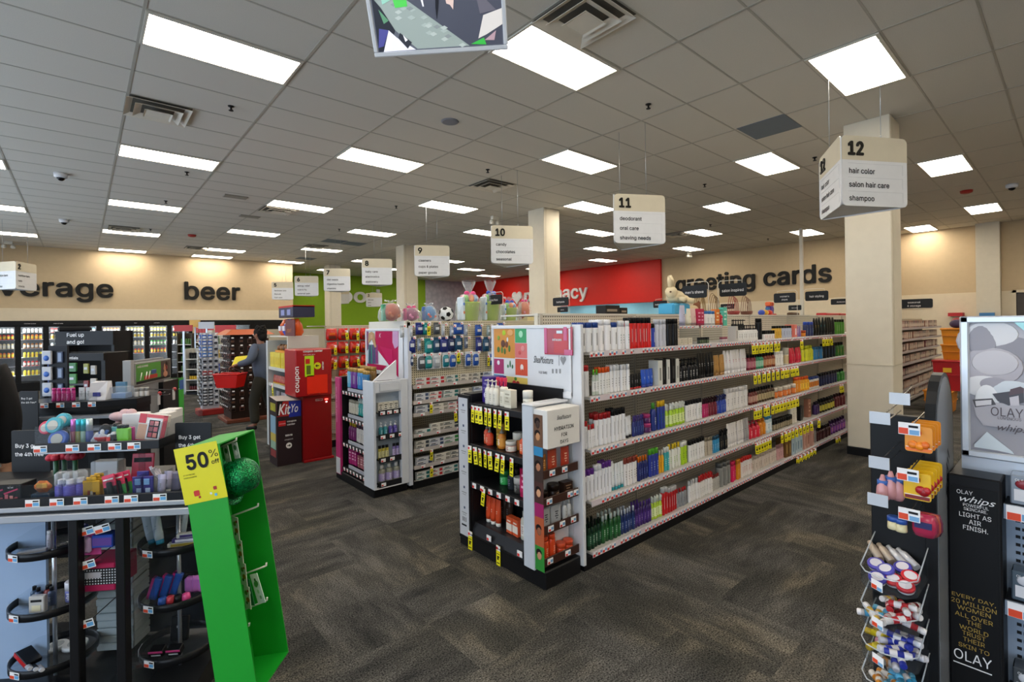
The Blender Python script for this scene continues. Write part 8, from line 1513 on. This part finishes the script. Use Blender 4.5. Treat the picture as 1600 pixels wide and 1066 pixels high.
shelf_rack(289, 310, 617, 1.22, (.12, .4, .68, .95), 'small white shelf rack, left of slim blue spinner', mat('#b9b8b2', .5), ((4, 'jar', .16, '#5a1c1c', 'dark red jar'), (4, 'jar', .15, '#c8a01c', 'yellow jar'), (4, 'jar', .15, '#33302e', 'charcoal jar'), (4, 'jar', .16, '#232422', 'black jar')))
shelf_rack(277, 301, 604, 1.62, (.15, .45, .75, 1.02, 1.28), 'tall green bottle rack, behind small white shelf rack', mat('#3a3020', .5), tuple((5, 'bottle', .22, c, 'green tinted bottle') for c in ('#2a4a1c', '#34581c', '#3a5f20', '#2f5220', '#3f6a24')))
shelf_rack(302, 337, 560 + 40, 1.85, (1.62,), 'far tall pale shelf unit, behind slim blue spinner', mat('#c8b48a', .5), ((6, 'box', .16, '#b8281e', 'red carton'),))
# cosmetics counter behind the island
c3 = ond(118, 640, 3.75); O3 = Vector((c3.x, c3.y, 0))
def w3(x, y, z): return O3 + A6 * x + B6 * y + Vector((0, 0, z))
ct = thing('cosmetics_counter', 'second black cosmetics counter behind the silver island', 'store fixture', O3, AL); zc = ond(118, 637, 3.75).z
out = [(-.42, .3), (-.42, .1), (-.36, 0), (.15, 0), (.36, .12), (.36, .3)]
part('body', MB().prism([(x * .92, y + .04) for x, y in out], 0, zc - .03, mat('#17181b', .5)), ct); m = MB(); m.prism(out, zc - .03, zc, BLK); m.prism([(x * 1.012, y - .006) for x, y in out], zc, zc + .042, mat('#1c1e22', .3)); part('top', m, ct)
m = MB()
for k in range(5): tag6(m, -.32 + k * .11, -.0075, zc + .004, .055, .036)
part('price_strip', m, ct, 'white and orange price tags'); part('clear_lip', MB().box(-.36, .15, .0, .003, zc + .04, zc + .11, CLEAR), ct)
for z in (.85, .98, 1.07): part('shelf', MB().box(-.36, .36, -.05, .1, z, z + .02, mat('#7a7f88', .4)), ct)
i3 = 'on counter behind silver island'; zt = zc + .043
def on3(x, y, what, desc, name=None, cat='cosmetic', lift=0):
    if isinstance(what, tuple): return put(what, w3(x, y, zt + lift), AL, desc, i3)
    o = bpy.data.objects.new(name, what.mesh(name)); COL.objects.link(o); o.location = w3(x, y, zt + lift); o.rotation_euler = (0, 0, AL); return reg(o, desc, i3, cat)
for k in range(5): on3(-.2 + k * .034, .07, product('flip', .1, .015, '#b8287a', '#c8388c', None, '#e8a8cc'), 'magenta cosmetic tube')
for k in range(2): on3(-.01 + k * .05, .08, product('pouch', .1, .022, '#c9ccd0', '#eee', None, '#888'), 'silver cosmetic pouch')
on3(.11, .1, MB().add([(-.06, -.04, 0), (.06, -.04, 0), (.06, .05, 0), (-.06, .05, 0), (-.06, -.02, .13), (.04, .02, .14), (.05, .05, .14), (-.06, .05, .14)], [(3, 2, 1, 0), (0, 1, 5, 4), (1, 2, 6, 5), (2, 3, 7, 6), (3, 0, 4, 7), (4, 5, 6, 7)], mat('#d0ced2', .5)).box(-.03, .02, -.039, -.03, .03, .06, mat('#3a3a8a', .5)), 'white slanted carton with blue emblem', 'cosmetic_box')
on3(.22, .17, MB().box(-.06, .06, -.05, .05, 0, .09, mat('#b8c4d0', .1, 0, 'clear', .2)).box(-.05, .05, -.04, .04, .002, .04, mat('#7a9ac8', .4)), 'clear box with blue packets', 'clear_box')
for k in range(3): on3(.30 + k * .026, .22 + .02 * k, product('jar', .07, .016, '#c8c6c4', '#9a9894', None, None), 'pale grey jar')
hg = thing('hanging_pack_stand', 'narrow stand of white and blue hanging packs above second counter', 'display rack', w3(-.40, .34, 0), AL)
part('board', MB().box(-.04, .1, .0, .02, 0, zt + .42, mat('#1a1c22', .5)), hg)
for k in range(3): z = zt + .27 - k * .13; hg_ = part('pack', MB().box(-.07, .0, -.03, -.01, z, z + .11, mat('#b8bcc4', .4), .004).ball((-.035, -.03, z + .05), .022, .01, .022, mat('#2f62b8', .35), 12, 8), hg, 'white pack with blue disc'); part('pack', MB().box(.03, .075, -.012, .0, z + .01, z + .1, mat('#2a3a5a', .4), .003).box(.04, .065, -.014, -.01, z + .02, z + .09, mat('#8a9ab8', .4)), hg, 'dark pack with pale label')
promo(32, 611, 60, 660, 3.62, 0.0, 'black card reading Buy 3 get the, behind second counter at left', 'the 4th free*')
for u0, u1, v0, v1, dep, c in ((181, 196, 597, 640, 4.1, '#4a7a9a'),): a = ond(u0, v1, dep); b = ond(u1, v0, dep); solo('blue_panel', MB().box(0, (b - a).dot(_R0), 0, .02, -a.z, b.z - a.z, mat(c, .5)), 'teal blue upright panel beside audio sign', 'panel', a, (0, 0, YAW - math.pi / 2))
# audio stand
a0 = ond(208, 640, 4.35); D5 = R_(63); A5 = Vector((math.cos(D5), math.sin(D5), 0)); O5 = Vector((a0.x, a0.y, 0)); zs1 = ond(208, 568, 4.35).z; zs0 = ond(208, 604, 4.35).z
au = thing('audio_stand', 'grey pegboard stand with audio and power picture header', 'display stand', O5, D5); GP = mat('#85878a', .5)
part('board', MB().box(-.04, .62, .0, .03, 0, zs1 + .02, GP).box(-.10, -.04, -.03, .03, 0, zs1 + .03, mat('#9a9c9e', .45)), au); part('side_box', MB().box(.5, .98, -.04, .2, 0, zs0 - .02, BLACK).box(.86, .985, -.045, .205, 0, zs0 - .02, mat('#2fa02c', .5))  .box(.87, .975, -.048, -.04, zs0 - .14, zs0 - .04, mat('#24549a', .5)), au, 'black box with green end')
m = MB().box(0, .73, -.02, .004, zs0, zs1, mat('#8d9092', .4), .003); hs = part('header_sign', m, au); H5 = zs1 - zs0
m = MB().box(.015, .5, -.022, -.019, zs0 + .035, zs1 - .015, mat('#3f8a30', .4)).box(.5, .715, -.022, -.019, zs0 + .035, zs1 - .015, mat('#3a2a30', .4)).box(.015, .715, -.022, -.019, zs0 + .012, zs0 + .035, INK).box(.16, .42, -.024, -.02, zs0 + .04, zs0 + .075, mat('#a8181c', .4)).box(.3, .4, -.025, -.02, zs0 + .08, zs0 + .12, mat('#24508a', .4), .006)
for x in (.08, .18, .24): m.tube([(x, -.024, zs0 + .045), (x + .03, -.024, zs0 + .11)], .004, PAPER, 6)
m.ball((.6, -.022, zs0 + .115), .035, .003, .045, mat('#b07a60', .5), 12, 8); m.ball((.625, -.023, zs0 + .13), .035, .003, .05, mat('#2a1818', .6), 12, 8); m.ball((.565, -.023, zs0 + .11), .008, .003, .01, mat('#b07a60', .5), 8, 6); m.ball((.62, -.026, zs0 + .12), .016, .004, .025, mat('#8a1c24', .4), 10, 6); m.ball((.6, -.0225, zs0 + .055), .05, .003, .03, mat('#b07a60', .5), 12, 6)
part('printed_picture', m, hs, 'green picture with headphone wearer'); m = MB(); m.text('AUDIO & POWER', PAPER, face_my(.03, -.0235, zs1 - .045), .035, bold=.01); part('lettering', m, hs, 'white lettering')
for k, (x, z) in enumerate(((.1, zs0 - .07), (.3, zs0 - .06), (.2, zs0 - .1), (.42, zs0 - .08))): part('hook', MB().tube([(x, .0, z), (x, -.2, z - .01), (x, -.21, z)], .003, CHROME, 6), au)
for k, (x, n) in enumerate(((.1, 'left'), (.42, 'right'))):
    q_ = O5 + A5 * x + Vector((-math.sin(D5), math.cos(D5), 0)) * -.16 + Vector((0, 0, zs0 - .085)); solo('earphone_pack', MB().box(-.02, .02, -.004, .004, -.1, 0, mat('#c8c8cc', .4)).ball((.015, 0, -.0), .02, .02, .02, mat('#a81420', .5), 8, 6), 'white earphone pack with red knot on audio stand, %s one' % n, 'hanging pack', q_, (0, 0, D5))
# dark snack and photo fixtures
def dark_kiosk(name, label, u0, u1, v0, dep, txt, tsize, hz, extra):
    a = ond(u0, v0, dep); b = ond(u1, v0, dep); w = (b - a).dot(_R0); o = thing(name, label, 'display stand', (a.x, a.y, 0), YAW - math.pi / 2); part('body', MB().box(0, .04, 0, .35, 0, a.z, BLK).box(w - .04, w, 0, .35, 0, a.z, BLK).box(0, w, .3, .35, 0, a.z, mat('#141518', .6)), o); hd = part('header', MB().box(0, w, -.02, .02, a.z - hz, a.z, mat('#1b1b1e', .45)), o)
    m = MB(); L_ = txt.split('\n')
    for i, s_ in enumerate(L_): m.text(s_, PAPER, face_my(w * .2, -.022, a.z - hz * (i + .78) / len(L_)), tsize, bold=.012)
    part('lettering', m, hd, 'white lettering')
    for k in range(3): part('shelf', MB().box(.04, w - .04, .0, .3, a.z - hz - .25 - k * .28, a.z - hz - .23 - k * .28, mat('#3a3c40', .5)), o)
    c, s_ = math.cos(YAW - math.pi / 2), math.sin(YAW - math.pi / 2)
    for i, (fx, dz, ww, hh, col, desc) in enumerate(extra): x = w * fx; solo('hanging_pack', MB().box(-ww / 2, ww / 2, -.01, .01, -hh, 0, mat(col, .4), .003).box(-ww * .3, ww * .3, -.012, -.009, -hh * .6, -hh * .35, mat('#b8bcc4', .4)), desc, 'hanging pack', (a.x + x * c - .02 * s_ * -1, a.y + x * s_ - .02 * c, a.z - hz - dz), (0, 0, YAW - math.pi / 2))
dark_kiosk('photo_stand', 'black stand headed Photo Essentials behind second counter', 62, 164, 553, 5.0, 'Photo Essentials', .05, .075, ((.27, .03, .15, .2, '#1f3a80', 'big blue photo paper pack on photo stand'), (.5, .02, .12, .09, '#2a6a34', 'upper green pack on photo stand'), (.5, .13, .12, .1, '#3a7a3a', 'lower green pack on photo stand'), (.5, .25, .08, .08, '#6a8a4a', 'small olive pack on photo stand'), (.74, .03, .05, .1, '#8a8c40', 'slim olive pack on photo stand'), (.85, .05, .05, .09, '#a8a4a0', 'slim grey pack on photo stand'), (.85, .18, .06, .1, '#b8b0a8', 'pale pack on photo stand'), (.74, .2, .05, .1, '#7a2a2a', 'dark red pack on photo stand')))
dark_kiosk('snack_stand', 'black snack stand headed Fuel up and go in front of coolers', 88, 178, 518, 7.0, 'Fuel up\nand go!', .1, .2, ((.4, .1, .18, .07, '#5a3024', 'brown snack pack on snack stand, left'), (.62, .1, .16, .07, '#6a2a20', 'russet snack pack on snack stand, middle'), (.8, .12, .1, .09, '#c8b81c', 'yellow snack pack on snack stand, right')))
p = ond(117, 515, 7.0); solo('black_cap_box', MB().box(-.18, .18, -.05, .05, 0, .07, BLACK, .02), 'small black box on top of snack stand', 'box', (p.x, p.y, ond(117, 518, 7.0).z))
# gondola ends further back
random.seed(17)
for i, (yy, dx) in enumerate(((12.35, 2.75), (14.8, 2.8), (17.2, 2.9))):
    o = thing('store_gondola', 'pale shelving row %s' % ('just behind the orange-topped rack', 'second behind the orange-topped rack', 'farthest behind the orange-topped rack')[i], 'shelving', (dx, yy, 0))
    wpart('base', MB().box(dx, 8.5, yy - .45, yy + .45, 0, .1, BLACK), o); wpart('back_panel', MB().box(dx, 8.5, yy - .03, yy + .03, .1, 1.7, mat('#b9b09c', .5)).box(dx - .02, dx, yy - .45, yy + .45, .1, 1.7, mat('#c9c4b8', .5)), o)
    for z in (.3, .65, 1.0, 1.35): wpart('shelf', MB().box(dx - .3, dx - .02, yy - .42, yy + .42, z - .02, z, OFFW), o)
    for z, w_ in ((.3, 'bottom'), (.65, 'third'), (1.0, 'second'), (1.35, 'top')):
        for k in range(5): c, n = random.choice((('#a82a1c', 'red'), ('#2a4a9a', 'blue'), ('#c8a42a', 'gold'), ('#c9c4b8', 'cream'), ('#3a6a34', 'green'))); put(product('box', .2, .07, c, '#eee', '#d8d4c8', '#333'), (dx - .2, yy - .33 + k * .165, z + .001), -math.pi / 2, n + ' carton', 'on %s shelf, %s pale row end' % (w_, ('first', 'second', 'third')[i]))
def header(u0, v0, u1, v1, dep, c, t):
    a = ond(u0, v1, dep); b = ond(u1, v0, dep); o = thing('header_board', t, 'sign', (a.x, a.y, 0), YAW - math.pi / 2); w = (b - a).dot(_R0); part('board', MB().box(0, w, 0, .03, a.z, b.z, mat(c, .5)), o); part('post', MB().box(w * .45, w * .55, .01, .03, 0, a.z, STEEL), o)
header(336, 508, 368, 521, 12.2, '#b01c1a', 'red header board left of orange-topped rack'); header(272, 508, 300, 518, 13.2, '#a8201c', 'dark red header board above green bottle rack'); header(310, 503, 334, 514, 12.6, '#b4b8c0', 'pale grey header board above slim blue spinner'); header(296, 500, 312, 511, 13.6, '#c8a04a', 'ochre header board near the coolers')
relabel()
